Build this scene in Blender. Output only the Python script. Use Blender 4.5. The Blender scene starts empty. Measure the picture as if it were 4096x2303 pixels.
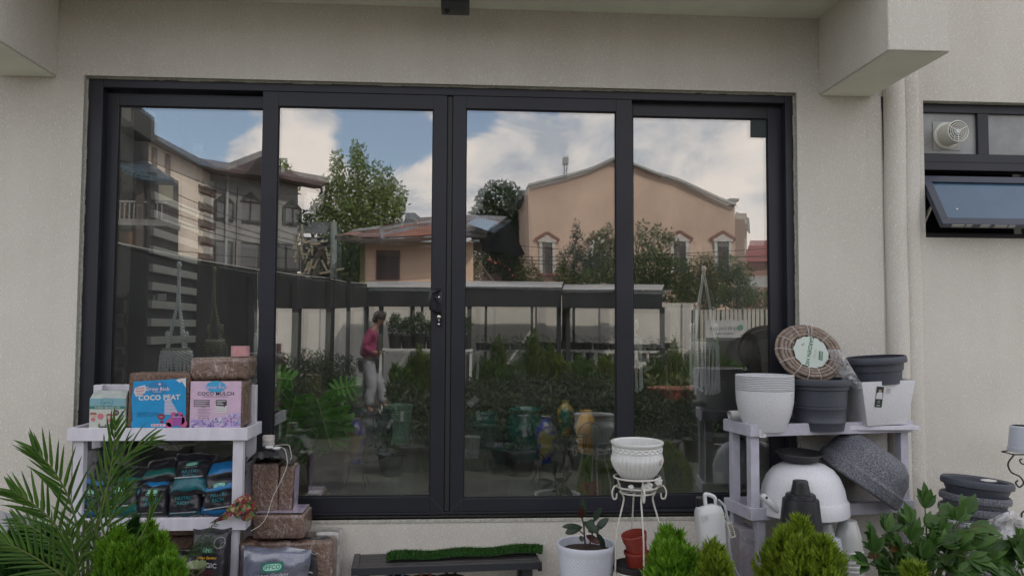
import bpy, bmesh, math, random
from mathutils import Vector, Matrix, noise as mn
random.seed(11)
PI=math.pi
S=bpy.context.scene
COL=S.collection
def rnd(a,b): return random.uniform(a,b)
# ---------------------------------------------------------------- camera
F=3200.0; CAM=Vector((0,-4.0,1.43)); G=0.10
yaw=math.atan(208/F); pit=math.atan(163.5/F); rol=0.0048
RM=Matrix.Rotation(-yaw,3,'Z')@Matrix.Rotation(PI/2+pit,3,'X')@Matrix.Rotation(rol,3,'Z')
cd=bpy.data.cameras.new('camera'); cam=bpy.data.objects.new('camera',cd); COL.objects.link(cam)
cam.matrix_world=Matrix.Translation(CAM)@RM.to_4x4(); cd.sensor_width=36; cd.lens=36*F/4096; cd.clip_start=.05; cd.clip_end=3000
S.camera=cam
def P(u,v,y):
    """point of the photograph (4096 px wide) on the plane y"""
    d=RM@Vector(((u-2048)/F,-(v-1151.5)/F,-1)); t=(y-CAM.y)/d.y
    return CAM+d*t
def V(u,v,d):
    """point seen mirrored in the glass, at optical distance d"""
    p=P(u,v,d-4.0); return Vector((p.x,2*G-p.y,p.z))
# ---------------------------------------------------------------- materials
def _n(nt,t,**k):
    n=nt.nodes.new(t)
    for a,b in k.items():
        if a in n.inputs: n.inputs[a].default_value=b
        else: setattr(n,a,b)
    return n
MATS={}
def mat(name,col,rough=.6,metal=0,noise=None,bump=None,col2=None,spec=.5,coat=0,trans=0,scale3=None,sheen=0,sub=0,ramp=(.35,.65),aniso=None):
    if name in MATS: return MATS[name]
    m=bpy.data.materials.new(name); m.use_nodes=True; nt=m.node_tree; b=nt.nodes['Principled BSDF']
    c=(*col,1); b.inputs['Base Color'].default_value=c; b.inputs['Roughness'].default_value=rough
    b.inputs['Metallic'].default_value=metal; b.inputs['Specular IOR Level'].default_value=spec
    b.inputs['Coat Weight'].default_value=coat; b.inputs['Transmission Weight'].default_value=trans
    tc=_n(nt,'ShaderNodeTexCoord'); src=tc.outputs['Object']
    if scale3:
        mp=_n(nt,'ShaderNodeMapping'); mp.inputs['Scale'].default_value=scale3; nt.links.new(src,mp.inputs['Vector']); src=mp.outputs['Vector']
    if noise:
        sc,am=noise
        t=_n(nt,'ShaderNodeTexNoise'); t.inputs['Scale'].default_value=sc; t.inputs['Detail'].default_value=5; t.inputs['Roughness'].default_value=.6
        nt.links.new(src,t.inputs['Vector'])
        r=_n(nt,'ShaderNodeValToRGB'); r.color_ramp.elements[0].position=ramp[0]; r.color_ramp.elements[1].position=ramp[1]
        if col2: r.color_ramp.elements[0].color=(*col2,1); r.color_ramp.elements[1].color=c
        else:
            r.color_ramp.elements[0].color=(*[x*(1-am) for x in col],1); r.color_ramp.elements[1].color=(*[min(1,x*(1+am)) for x in col],1)
        nt.links.new(t.outputs['Fac'],r.inputs['Fac']); nt.links.new(r.outputs['Color'],b.inputs['Base Color'])
    if bump:
        sc,st=bump
        t=_n(nt,'ShaderNodeTexNoise'); t.inputs['Scale'].default_value=sc; t.inputs['Detail'].default_value=4
        nt.links.new(src,t.inputs['Vector'])
        bp=_n(nt,'ShaderNodeBump'); bp.inputs['Strength'].default_value=st; bp.inputs['Distance'].default_value=.01
        nt.links.new(t.outputs['Fac'],bp.inputs['Height']); nt.links.new(bp.outputs['Normal'],b.inputs['Normal'])
    MATS[name]=m; return m
def leafmat(name,c1,c2,rough=.5,tr=.35):
    if name in MATS: return MATS[name]
    m=bpy.data.materials.new(name); m.use_nodes=True; nt=m.node_tree; b=nt.nodes['Principled BSDF']; out=nt.nodes['Material Output']
    geo=_n(nt,'ShaderNodeNewGeometry'); tc=_n(nt,'ShaderNodeTexCoord'); t=_n(nt,'ShaderNodeTexNoise'); t.inputs['Scale'].default_value=9
    nt.links.new(tc.outputs['Object'],t.inputs['Vector'])
    a=_n(nt,'ShaderNodeMath',operation='ADD'); nt.links.new(geo.outputs['Random Per Island'],a.inputs[0]); nt.links.new(t.outputs['Fac'],a.inputs[1])
    h=_n(nt,'ShaderNodeMath',operation='MULTIPLY'); h.inputs[1].default_value=.5; nt.links.new(a.outputs[0],h.inputs[0])
    r=_n(nt,'ShaderNodeValToRGB'); r.color_ramp.elements[0].position=.2; r.color_ramp.elements[1].position=.8
    r.color_ramp.elements[0].color=(*c1,1); r.color_ramp.elements[1].color=(*c2,1)
    nt.links.new(h.outputs[0],r.inputs['Fac']); nt.links.new(r.outputs['Color'],b.inputs['Base Color'])
    b.inputs['Roughness'].default_value=rough; b.inputs['Specular IOR Level'].default_value=.35
    tl=_n(nt,'ShaderNodeBsdfTranslucent'); nt.links.new(r.outputs['Color'],tl.inputs['Color'])
    mx=_n(nt,'ShaderNodeMixShader'); mx.inputs[0].default_value=tr
    nt.links.new(b.outputs[0],mx.inputs[1]); nt.links.new(tl.outputs[0],mx.inputs[2]); nt.links.new(mx.outputs[0],out.inputs['Surface'])
    MATS[name]=m; return m
def glassmat(name,R,T,tint=(1,1,1),rough=0.0,wave=0):
    m=bpy.data.materials.new(name); m.use_nodes=True; nt=m.node_tree; nt.nodes.clear()
    out=_n(nt,'ShaderNodeOutputMaterial'); g=_n(nt,'ShaderNodeBsdfGlossy'); g.inputs['Roughness'].default_value=rough; g.inputs['Color'].default_value=(*tint,1)
    t=_n(nt,'ShaderNodeBsdfTransparent'); t.inputs['Color'].default_value=(*T,1)
    fr=_n(nt,'ShaderNodeFresnel'); fr.inputs['IOR'].default_value=1.5
    ma=_n(nt,'ShaderNodeMath',operation='MULTIPLY_ADD'); ma.inputs[1].default_value=1-R; ma.inputs[2].default_value=R-.03
    nt.links.new(fr.outputs[0],ma.inputs[0]); mx=_n(nt,'ShaderNodeMixShader'); nt.links.new(ma.outputs[0],mx.inputs[0])
    if wave:
        tc=_n(nt,'ShaderNodeTexCoord'); n=_n(nt,'ShaderNodeTexNoise'); n.inputs['Scale'].default_value=2.2; n.inputs['Detail'].default_value=1
        nt.links.new(tc.outputs['Object'],n.inputs['Vector']); bp=_n(nt,'ShaderNodeBump'); bp.inputs['Strength'].default_value=1; bp.inputs['Distance'].default_value=wave
        nt.links.new(n.outputs['Fac'],bp.inputs['Height']); nt.links.new(bp.outputs['Normal'],g.inputs['Normal'])
    nt.links.new(t.outputs[0],mx.inputs[1]); nt.links.new(g.outputs[0],mx.inputs[2])
    tc=_n(nt,'ShaderNodeTexCoord'); mp=_n(nt,'ShaderNodeMapping'); mp.inputs['Scale'].default_value=(3,1,.7); nt.links.new(tc.outputs['Object'],mp.inputs['Vector']); n=_n(nt,'ShaderNodeTexNoise'); n.inputs['Scale'].default_value=3.5; n.inputs['Detail'].default_value=9; nt.links.new(mp.outputs[0],n.inputs['Vector'])
    r=_n(nt,'ShaderNodeMapRange'); r.inputs['From Min'].default_value=.4; r.inputs['From Max'].default_value=.8; r.inputs['To Min'].default_value=.003; r.inputs['To Max'].default_value=.03 if R>.2 else .008; nt.links.new(n.outputs['Fac'],r.inputs['Value'])
    df=_n(nt,'ShaderNodeBsdfDiffuse'); df.inputs['Color'].default_value=(.5,.48,.44,1); m3=_n(nt,'ShaderNodeMixShader'); nt.links.new(r.outputs['Result'],m3.inputs[0]); nt.links.new(mx.outputs[0],m3.inputs[1]); nt.links.new(df.outputs[0],m3.inputs[2]); nt.links.new(m3.outputs[0],out.inputs['Surface'])
    return m
# ---------------------------------------------------------------- mesh builder
def frame(axis):
    a=Vector(axis).normalized(); h=Vector((0,0,1)) if abs(a.z)<.95 else Vector((1,0,0))
    x=h.cross(a).normalized(); y=a.cross(x); return x,y,a
class MB:
    def __init__(s): s.v=[]; s.f=[]; s.mi=[]; s.M=Matrix(); s.m=0
    def add(s,vs,fs,M=None):
        k=len(s.v); T=s.M@M if M is not None else s.M
        s.v+= [T@Vector(p) for p in vs]; s.f+=[tuple(i+k for i in f) for f in fs]; s.mi+=[s.m]*len(fs)
        return s
    def box(s,a,b,M=None):
        x0,y0,z0=[min(p,q) for p,q in zip(a,b)]; x1,y1,z1=[max(p,q) for p,q in zip(a,b)]
        vs=[(x0,y0,z0),(x1,y0,z0),(x1,y1,z0),(x0,y1,z0),(x0,y0,z1),(x1,y0,z1),(x1,y1,z1),(x0,y1,z1)]
        return s.add(vs,[(0,3,2,1),(4,5,6,7),(0,1,5,4),(1,2,6,5),(2,3,7,6),(3,0,4,7)],M)
    def cbox(s,c,d,M=None):
        return s.box([c[i]-d[i]/2 for i in range(3)],[c[i]+d[i]/2 for i in range(3)],M)
    def bar(s,p,q,w,h):
        p=Vector(p);q=Vector(q);x,y,a=frame(q-p); L=(q-p).length
        M=Matrix((x,y,a)).transposed().to_4x4(); M.translation=p
        return s.box((-w/2,-h/2,0),(w/2,h/2,L),M)
    def tube(s,pts,r,seg=8,closed=False,caps=True):
        pts=[Vector(p) for p in pts]; n=len(pts); R=r if isinstance(r,(list,tuple)) else [r]*n
        vs=[];fs=[]; up=None
        for i,p in enumerate(pts):
            t=(pts[(i+1)%n]-pts[i-1]) if closed else (pts[min(i+1,n-1)]-pts[max(i-1,0)])
            if t.length<1e-9: t=Vector((0,0,1))
            t.normalize()
            if up is None: x,y,_=frame(t)
            else:
                x=(up-t*up.dot(t)); x=x.normalized() if x.length>1e-6 else frame(t)[0]; y=t.cross(x)
            up=x
            for j in range(seg):
                a=2*PI*j/seg; vs.append(p+x*(R[i]*math.cos(a))+y*(R[i]*math.sin(a)))
        for i in range(n if closed else n-1):
            for j in range(seg):
                a=i*seg+j;b=i*seg+(j+1)%seg;i2=(i+1)%n;c=i2*seg+(j+1)%seg;d=i2*seg+j
                fs.append((a,b,c,d))
        if caps and not closed: fs.append(tuple(range(seg-1,-1,-1))); fs.append(tuple(range((n-1)*seg,n*seg)))
        return s.add(vs,fs)
    def lathe(s,prof,c=(0,0,0),seg=32,M=None,rf=None,mats=None,sx=1,sy=1):
        vs=[];fs=[];ms=[]
        for i,(r,z) in enumerate(prof):
            for j in range(seg):
                a=2*PI*j/seg; rr=rf(a,z,r) if rf else r
                vs.append((c[0]+rr*math.cos(a)*sx,c[1]+rr*math.sin(a)*sy,c[2]+z))
        for i in range(len(prof)-1):
            for j in range(seg):
                fs.append((i*seg+j,i*seg+(j+1)%seg,(i+1)*seg+(j+1)%seg,(i+1)*seg+j)); ms.append(mats[i] if mats else s.m)
        k=len(s.mi); s.add(vs,fs,M); s.mi[k:]=ms; return s
    def poly(s,pts,M=None): return s.add(pts,[tuple(range(len(pts)))],M)
    def prism(s,pts,y0,y1,M=None):
        """polygon in x,z extruded along y"""
        n=len(pts); vs=[(x,y0,z) for x,z in pts]+[(x,y1,z) for x,z in pts]
        fs=[tuple(range(n)),tuple(range(2*n-1,n-1,-1))]+[(i,i+n,(i+1)%n+n,(i+1)%n) for i in range(n)]
        return s.add(vs,fs,M)
    def grid(s,fn,nu,nv,M=None):
        vs=[fn(i/nu,j/nv) for j in range(nv+1) for i in range(nu+1)]
        fs=[(j*(nu+1)+i,j*(nu+1)+i+1,(j+1)*(nu+1)+i+1,(j+1)*(nu+1)+i) for j in range(nv) for i in range(nu)]
        return s.add(vs,fs,M)
    def sphere(s,c,r,seg=16,rings=10,sc=(1,1,1),M=None):
        pr=[(math.sin(PI*i/rings)*r,-math.cos(PI*i/rings)*r*sc[2]) for i in range(rings+1)]
        return s.lathe(pr,c,seg,M,sx=sc[0],sy=sc[1])
    def disc(s,c,r,seg=24,M=None,sx=1,sy=1):
        return s.poly([(c[0]+r*sx*math.cos(2*PI*i/seg),c[1],c[2]+r*sy*math.sin(2*PI*i/seg)) for i in range(seg)],M)
    def ring(s,c,r,w,seg=24,M=None,sx=1):
        vs=[];fs=[]
        for i in range(seg):
            a=2*PI*i/seg
            for q in (r-w/2,r+w/2): vs.append((c[0]+q*sx*math.cos(a),c[1],c[2]+q*math.sin(a)))
        for i in range(seg): j=(i+1)%seg; fs.append((2*i,2*j,2*j+1,2*i+1))
        return s.add(vs,fs,M)
    def build(s,name,mats,parent=None,smooth=True,bevel=0,seg=2,props=None,clean=True):
        me=bpy.data.meshes.new(name)
        off=wloc(parent) if parent is not None else Vector()
        me.from_pydata([tuple(p-off) for p in s.v],[],s.f)
        if not isinstance(mats,(list,tuple)): mats=[mats]
        for m in mats: me.materials.append(m)
        me.polygons.foreach_set('material_index',s.mi)
        if bevel or clean:
            bm=bmesh.new(); bm.from_mesh(me)
            if len(s.v)<60000: bmesh.ops.remove_doubles(bm,verts=bm.verts,dist=1e-5)
            if bevel:
                es=[e for e in bm.edges if len(e.link_faces)==2 and e.calc_face_angle(0)>.5]
                bmesh.ops.bevel(bm,geom=es,offset=bevel,segments=seg,affect='EDGES',profile=.6,clamp_overlap=True)
            bm.normal_update(); bm.to_mesh(me); bm.free()
        if smooth:
            me.polygons.foreach_set('use_smooth',[True]*len(me.polygons))
            try: me.set_sharp_from_angle(angle=math.radians(38))
            except Exception: pass
        me.update(); o=bpy.data.objects.new(name,me); COL.objects.link(o)
        if parent is not None: o.parent=parent
        if props:
            for k,v in props.items(): o[k]=v
        return o
def wloc(o):
    p=Vector()
    while o is not None: p+=o.location; o=o.parent
    return p
def thing(name,label,cat,loc=(0,0,0),group=None,kind=None):
    o=bpy.data.objects.new(name,None); COL.objects.link(o); o.location=loc; o['label']=label; o['category']=cat; o.empty_display_size=.05
    if group: o['group']=group
    if kind: o['kind']=kind
    return o
def tag(o,label,cat,group=None,kind=None):
    o['label']=label; o['category']=cat
    if group: o['group']=group
    if kind: o['kind']=kind
    return o
def struct(o,label=None,cat=None):
    o['kind']='structure'
    if label: o['label']=label; o['category']=cat
    return o
def dup(root,loc,rz=0,sc=1,label=None,name=None):
    def cp(o,par):
        c=o.copy(); COL.objects.link(c); c.parent=par
        for ch in KIDS.get(o.name,[]): cp(ch,c)
        return c
    r=cp(root,None); r.location=loc; r.rotation_euler=(0,0,rz); r.scale=(sc,sc,sc) if not isinstance(sc,(tuple,list)) else sc
    if label: r['label']=label
    return r
KIDS={}
def kids_of(root):
    KIDS.clear()
    for o in bpy.data.objects:
        if o.parent is not None: KIDS.setdefault(o.parent.name,[]).append(o)
# ---------------------------------------------------------------- lettering
_T={}
def glyphs(t,bold=0,shear=0):
    k=(t,bold,shear)
    if k not in _T:
        c=bpy.data.curves.new('lettering','FONT'); c.body=t; c.size=1; c.align_x='CENTER'; c.align_y='CENTER'; c.offset=bold; c.shear=shear; c.resolution_u=2; c.space_character=1.05
        o=bpy.data.objects.new('lettering',c); me=o.to_mesh()
        _T[k]=([tuple(v.co) for v in me.vertices],[tuple(p.vertices) for p in me.polygons])
        o.to_mesh_clear(); bpy.data.objects.remove(o); bpy.data.curves.remove(c)
    return _T[k]
def text(mb,t,x,z,size,M,bold=0,y=0,ang=0,shear=0,sx=1):
    """text on the local x-z plane facing -y"""
    vs,fs=glyphs(t,bold,shear); ca,sa=math.cos(ang),math.sin(ang)
    mb.add([(x+(a*sx*ca-b*sa)*size,y,z+(a*sx*sa+b*ca)*size) for a,b,_ in vs],fs,M)
def rect(mb,x0,z0,x1,z1,M=None,y=0): mb.add([(x0,y,z0),(x1,y,z0),(x1,y,z1),(x0,y,z1)],[(0,1,2,3)],M)
# ---------------------------------------------------------------- foliage
def leaf(mb,p,d,n,L,W,bend=.2,segs=3,shape=None,fold=.15):
    d=Vector(d).normalized(); n=Vector(n); sd=d.cross(n)
    if sd.length<1e-4: sd=frame(d)[0]
    sd.normalize(); n=sd.cross(d).normalized(); vs=[];fs=[]
    for i in range(segs+1):
        t=i/segs; w=(shape(t) if shape else math.sin(PI*min(1,t*.92+.06))**.8)*W/2
        q=Vector(p)+d*(L*t)-n*(bend*L*t*t)
        if i==segs: vs.append(q)
        else: vs+= [q-sd*w+n*w*fold*2,q,q+sd*w+n*w*fold*2]
    for i in range(segs):
        a=3*i
        if i==segs-1: k=3*segs; fs+=[(a,a+1,k),(a+1,a+2,k)]
        else: fs+=[(a,a+1,a+4,a+3),(a+1,a+2,a+5,a+4)]
    mb.add(vs,fs)
def rv(): 
    while 1:
        v=Vector((rnd(-1,1),rnd(-1,1),rnd(-1,1)))
        if .05<v.length<1: return v.normalized()
def cards(mb,pts,L,W,up=.3):
    """many small pointed leaves, two triangles each"""
    for p in pts:
        d=(rv()+Vector((0,0,up))).normalized(); s=frame(d)[0]*rnd(.7,1.3)*W/2; s.rotate(Matrix.Rotation(rnd(0,6.28),3,d)); l=L*rnd(.6,1.3)
        p=Vector(p); mb.add([p,p+d*l*.5+s,p+d*l,p+d*l*.5-s],[(0,1,2,3)])
def crown_pts(blobs,n,hollow=.55):
    out=[]; tot=sum(b[1]**2 for b in blobs)
    for c,r,*k in blobs:
        sc=k[0] if k else (1,1,1)
        for i in range(int(n*r*r/tot)):
            v=rv()*r*(rnd(hollow**3,1)**(1/3)); out.append(Vector(c)+Vector((v.x*sc[0],v.y*sc[1],v.z*sc[2])))
    return out
def thuja(name,label,base,h,r,m,n=700,lean=(0,0),pot=None,cat='shrub',group=None,top=1.6,sp=.05,lobes=9,parent=None):
    """bushy conifer of flat fan sprays gathered in upright plumes"""
    t=thing(name,label,cat,base,group) if parent is None else parent
    mb=MB(); B=Vector(base)
    pl=[]
    for i in range(lobes):
        a=i*2.4; rr=r*.62*math.sqrt(i/lobes); hh=h*(1-.42*(rr/r)**top)*rnd(.76,1.06); pl.append((Vector((rr*math.cos(a)+lean[0]*h,rr*math.sin(a)+lean[1]*h,0)),hh,r*rnd(.28,.46)))
    for i in range(int(n*1.45)):
        c,hh,w=random.choice(pl); tz=rnd(.08,1)**.8; z=hh*tz
        prof=math.sin(PI*min(1,tz*.86+.14))**.7; a=rnd(0,6.283); q=w*prof*(rnd(.55,1.05)+.22*math.sin(z*47+a*3))
        p=B+c+Vector((q*math.cos(a),q*math.sin(a),z))
        d=Vector((math.cos(a)*.7,math.sin(a)*.7,rnd(.6,1.5))).normalized()
        s=frame(d)[0]; s.rotate(Matrix.Rotation(rnd(0,6.28),3,d)); L=sp*.86*rnd(.65,1.3)
        for k in (-3,-2,-1,0,1,2,3):
            dd=(d+s*k*.33+Vector((0,0,rnd(-.1,.25)))).normalized(); o=p+d*(L*.16*(3-abs(k))); l=L*(.95-.17*abs(k))*rnd(.8,1.15); ww=dd.cross(s.cross(d)).normalized()*L*.055
            mb.add([o-ww,o+dd*l*.45-ww*1.3,o+dd*l,o+dd*l*.45+ww*1.3,o+ww],[(0,1,2,3,4)])
    mb.build('foliage',m,t,smooth=False,clean=False)
    cb=MB(); cb.tube([B+Vector((0,0,-.02)),B+Vector((lean[0]*h*.5,0,h*.4)),B+Vector((lean[0]*h,0,h*.8))],[.012,.009,.004],6); cb.build('stem',BARK,t)
    return t
BARK=mat('bark',(.11,.075,.05),.9,noise=(30,.4),bump=(40,.5))
# ================================================================ light and sky
S.view_settings.view_transform='Standard'; S.view_settings.look='None'; S.view_settings.exposure=0
cy=S.cycles; cy.use_denoising=True; cy.max_bounces=8; cy.transparent_max_bounces=24; cy.glossy_bounces=5; cy.diffuse_bounces=4; cy.caustics_reflective=False; cy.caustics_refractive=False
cy.sample_clamp_indirect=6
SUN_EL=math.radians(43); sdir=Vector((.62*math.cos(SUN_EL),.785*math.cos(SUN_EL),math.sin(SUN_EL))).normalized()
w=bpy.data.worlds.new('World'); S.world=w; w.use_nodes=True; nt=w.node_tree; nt.nodes.clear()
out=_n(nt,'ShaderNodeOutputWorld'); bg=_n(nt,'ShaderNodeBackground'); bg.inputs['Strength'].default_value=.14
sky=_n(nt,'ShaderNodeTexSky'); sky.sky_type='NISHITA'; sky.sun_disc=False; sky.sun_elevation=SUN_EL; sky.sun_rotation=math.atan2(sdir.x,sdir.y); sky.air_density=1; sky.dust_density=.6
tc=_n(nt,'ShaderNodeTexCoord'); mp=_n(nt,'ShaderNodeMapping'); mp.inputs['Scale'].default_value=(1,1,1.7); mp.inputs['Location'].default_value=(.3,.1,.2)
nt.links.new(tc.outputs['Generated'],mp.inputs['Vector'])
def wnoise(sc,det,ro,dist=0):
    t=_n(nt,'ShaderNodeTexNoise'); t.inputs['Scale'].default_value=sc; t.inputs['Detail'].default_value=det; t.inputs['Roughness'].default_value=ro; t.inputs['Distortion'].default_value=dist
    nt.links.new(mp.outputs[0],t.inputs['Vector']); return t.outputs['Fac']
def wm(op,a,b=None,c=None):
    m=_n(nt,'ShaderNodeMath',operation=op)
    for i,x in enumerate((a,b,c)):
        if x is None: continue
        if isinstance(x,(int,float)): m.inputs[i].default_value=x
        else: nt.links.new(x,m.inputs[i])
    return m.outputs[0]
def blob(u,v,ru,rv_,amt,rot=0):
    """soft spot of clear or cloudy sky around a direction"""
    c=(V(u,v,4000)-CAM).normalized()
    e=(V(u+300,v,4000)-CAM).normalized()-c; e.normalize(); up=(V(u,v-300,4000)-CAM).normalized()-c; up.normalize()
    if rot: e,up=e*math.cos(rot)+up*math.sin(rot),up*math.cos(rot)-e*math.sin(rot)
    terms=[]
    for ax,r in ((e,ru),(up,rv_)):
        d=_n(nt,'ShaderNodeVectorMath',operation='DOT_PRODUCT'); nt.links.new(tc.outputs['Generated'],d.inputs[0]); d.inputs[1].default_value=ax
        x=wm('SUBTRACT',d.outputs['Value'],ax.dot(c)); x=wm('DIVIDE',x,r/F); terms.append(wm('POWER',wm('ABSOLUTE',x),2))
    d=_n(nt,'ShaderNodeVectorMath',operation='DOT_PRODUCT'); nt.links.new(tc.outputs['Generated'],d.inputs[0]); d.inputs[1].default_value=c
    front=wm('GREATER_THAN',d.outputs['Value'],0)
    q=wm('EXPONENT',wm('MULTIPLY',wm('ADD',*terms),-1)); return wm('MULTIPLY',wm('MULTIPLY',q,front),amt)
base=wm('MULTIPLY_ADD',wnoise(6.0,12,.62,.5),1.9,-.40)
for b_ in [(640,560,300,190,-.75,-.35),(820,470,260,90,-.45),(1560,545,210,75,-.62),(1480,440,150,40,-.35),(1870,470,110,95,-.40),(1230,560,130,170,.35),(1000,620,120,150,.3),(1500,800,500,150,.35),(2400,560,500,220,.30),(2950,560,250,250,.25),(570,740,60,60,.2),(560,640,70,90,.35)]:
    base=wm('ADD',base,blob(*b_))
cr=_n(nt,'ShaderNodeValToRGB'); cr.color_ramp.elements[0].position=.41; cr.color_ramp.elements[1].position=.64; cr.color_ramp.interpolation='EASE'
nt.links.new(base,cr.inputs['Fac'])
sh=wm('MULTIPLY_ADD',wnoise(8.5,12,.62,.3),1.35,-.17)
for b_ in [(1170,560,110,160,.10),(1320,700,300,100,.07),(2850,760,110,100,.16),(3000,560,90,90,.16),(2230,540,300,120,-.10),(2700,480,200,200,-.10),(1100,850,200,90,-.06),(2300,860,300,60,.03)]:
    sh=wm('ADD',sh,blob(*b_))
cc=_n(nt,'ShaderNodeValToRGB'); cc.color_ramp.elements[0].position=.33; cc.color_ramp.elements[1].position=.66
K=15.6
cc.color_ramp.elements[0].color=(.50*1,.53,.59,1); cc.color_ramp.elements[1].color=(1,.90,.83,1); e_=cc.color_ramp.elements.new(.5); e_.color=(.80,.76,.745,1)
nt.links.new(sh,cc.inputs['Fac'])
sc_=_n(nt,'ShaderNodeVectorMath',operation='SCALE'); sc_.inputs['Scale'].default_value=K; nt.links.new(cc.outputs['Color'],sc_.inputs[0])
ss_=_n(nt,'ShaderNodeVectorMath',operation='SCALE'); ss_.inputs['Scale'].default_value=1.9; nt.links.new(sky.outputs['Color'],ss_.inputs[0])
mx=_n(nt,'ShaderNodeMix',data_type='RGBA'); nt.links.new(cr.outputs['Color'],mx.inputs['Factor']); hz=_n(nt,'ShaderNodeMix',data_type='RGBA'); hz.inputs['Factor'].default_value=.38; hz.inputs['B'].default_value=(5.6,6.1,6.9,1); nt.links.new(ss_.outputs[0],hz.inputs['A']); nt.links.new(hz.outputs['Result'],mx.inputs['A']); nt.links.new(sc_.outputs[0],mx.inputs['B'])
nt.links.new(mx.outputs['Result'],bg.inputs['Color']); nt.links.new(bg.outputs[0],out.inputs['Surface'])
sl=bpy.data.lights.new('sun','SUN'); sl.energy=3.9; sl.angle=math.radians(.6); sl.color=(1,.93,.82); so=bpy.data.objects.new('sun',sl); COL.objects.link(so)
so.rotation_euler=sdir.to_track_quat('Z','Y').to_euler()
# ================================================================ our building
def stucco():
    m=bpy.data.materials.new('flecked_plaster'); m.use_nodes=True; nt=m.node_tree; b=nt.nodes['Principled BSDF']; b.inputs['Roughness'].default_value=.85; b.inputs['Specular IOR Level'].default_value=.25
    tc=_n(nt,'ShaderNodeTexCoord')
    def wv(sc,rot,dist,th):
        mp=_n(nt,'ShaderNodeMapping'); mp.inputs['Rotation'].default_value=rot; mp.inputs['Scale'].default_value=(1,1,.35); nt.links.new(tc.outputs['Object'],mp.inputs['Vector'])
        t=_n(nt,'ShaderNodeTexNoise'); t.inputs['Scale'].default_value=sc; t.inputs['Detail'].default_value=2; t.inputs['Distortion'].default_value=dist; nt.links.new(mp.outputs[0],t.inputs['Vector'])
        r=_n(nt,'ShaderNodeMapRange'); r.inputs['From Min'].default_value=th; r.inputs['From Max'].default_value=th+.09; nt.links.new(t.outputs['Fac'],r.inputs['Value']); return r.outputs['Result']
    a=wv(290,(0,.7,.3),.6,.575); c=wv(260,(.2,-.9,.1),.6,.585)
    mxx=_n(nt,'ShaderNodeMath',operation='MAXIMUM'); nt.links.new(a,mxx.inputs[0]); nt.links.new(c,mxx.inputs[1])
    big=_n(nt,'ShaderNodeTexNoise'); big.inputs['Scale'].default_value=1.6; big.inputs['Detail'].default_value=8; nt.links.new(tc.outputs['Object'],big.inputs['Vector'])
    r=_n(nt,'ShaderNodeValToRGB'); r.color_ramp.elements[0].position=.35; r.color_ramp.elements[1].position=.7; r.color_ramp.elements[0].color=(.60,.563,.50,1); r.color_ramp.elements[1].color=(.665,.63,.565,1)
    nt.links.new(big.outputs['Fac'],r.inputs['Fac'])
    sm_=_n(nt,'ShaderNodeMapping'); sm_.inputs['Scale'].default_value=(7,7,.45); nt.links.new(tc.outputs['Object'],sm_.inputs['Vector']); sn=_n(nt,'ShaderNodeTexNoise'); sn.inputs['Scale'].default_value=1; sn.inputs['Detail'].default_value=7; nt.links.new(sm_.outputs[0],sn.inputs['Vector'])
    sr=_n(nt,'ShaderNodeValToRGB'); sr.color_ramp.elements[0].position=.30; sr.color_ramp.elements[1].position=.62; sr.color_ramp.elements[0].color=(.94,.935,.925,1); sr.color_ramp.elements[1].color=(1,1,1,1); nt.links.new(sn.outputs['Fac'],sr.inputs['Fac'])
    ml=_n(nt,'ShaderNodeMix',data_type='RGBA',blend_type='MULTIPLY'); ml.inputs['Factor'].default_value=1; nt.links.new(r.outputs['Color'],ml.inputs['A']); nt.links.new(sr.outputs['Color'],ml.inputs['B'])
    m2=_n(nt,'ShaderNodeMix',data_type='RGBA'); nt.links.new(mxx.outputs[0],m2.inputs['Factor']); nt.links.new(ml.outputs['Result'],m2.inputs['A']); m2.inputs['B'].default_value=(.80,.785,.74,1)
    nt.links.new(m2.outputs['Result'],b.inputs['Base Color'])
    bp=_n(nt,'ShaderNodeBump'); bp.inputs['Strength'].default_value=.5; bp.inputs['Distance'].default_value=.003; nt.links.new(mxx.outputs[0],bp.inputs['Height']); nt.links.new(bp.outputs['Normal'],b.inputs['Normal'])
    return m
STU=stucco()
SOF=mat('soffit_paint',(.70,.70,.60),.8,noise=(3,.08))
REV=mat('raw_reveal_plaster',(.44,.43,.37),.9,noise=(60,.2),bump=(90,.5))
ALU=mat('charcoal_aluminium',(.017,.018,.026),.42,noise=(2.2,.22),spec=.45)
ALD=mat('dark_channel',(.008,.008,.010),.6)
xL=P(312,1100,0).x; xR=P(3198,1280,0).x; zT=P(2000,342,0).z; zB=P(1900,2063,0).z
wxL=P(3697,650,0).x; wxR=wxL+.95; wzT=P(3900,407,0).z; wzB=P(3900,952,0).z
H=4.0; XA,XB=-4.2,4.6
bld=thing('building','pale flecked plaster shop building with wide dark framed glass doors','building',(0,.1,0))
mb=MB(); T=.18
mb.box((XA,0,0),(XB,T,zB-.012)); mb.box((XA,0,zB-.012),(xL,T,zT)); mb.box((xR,0,zB-.012),(wxL,T,zT)); mb.box((XA,0,zT),(XB,T,H))
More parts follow.
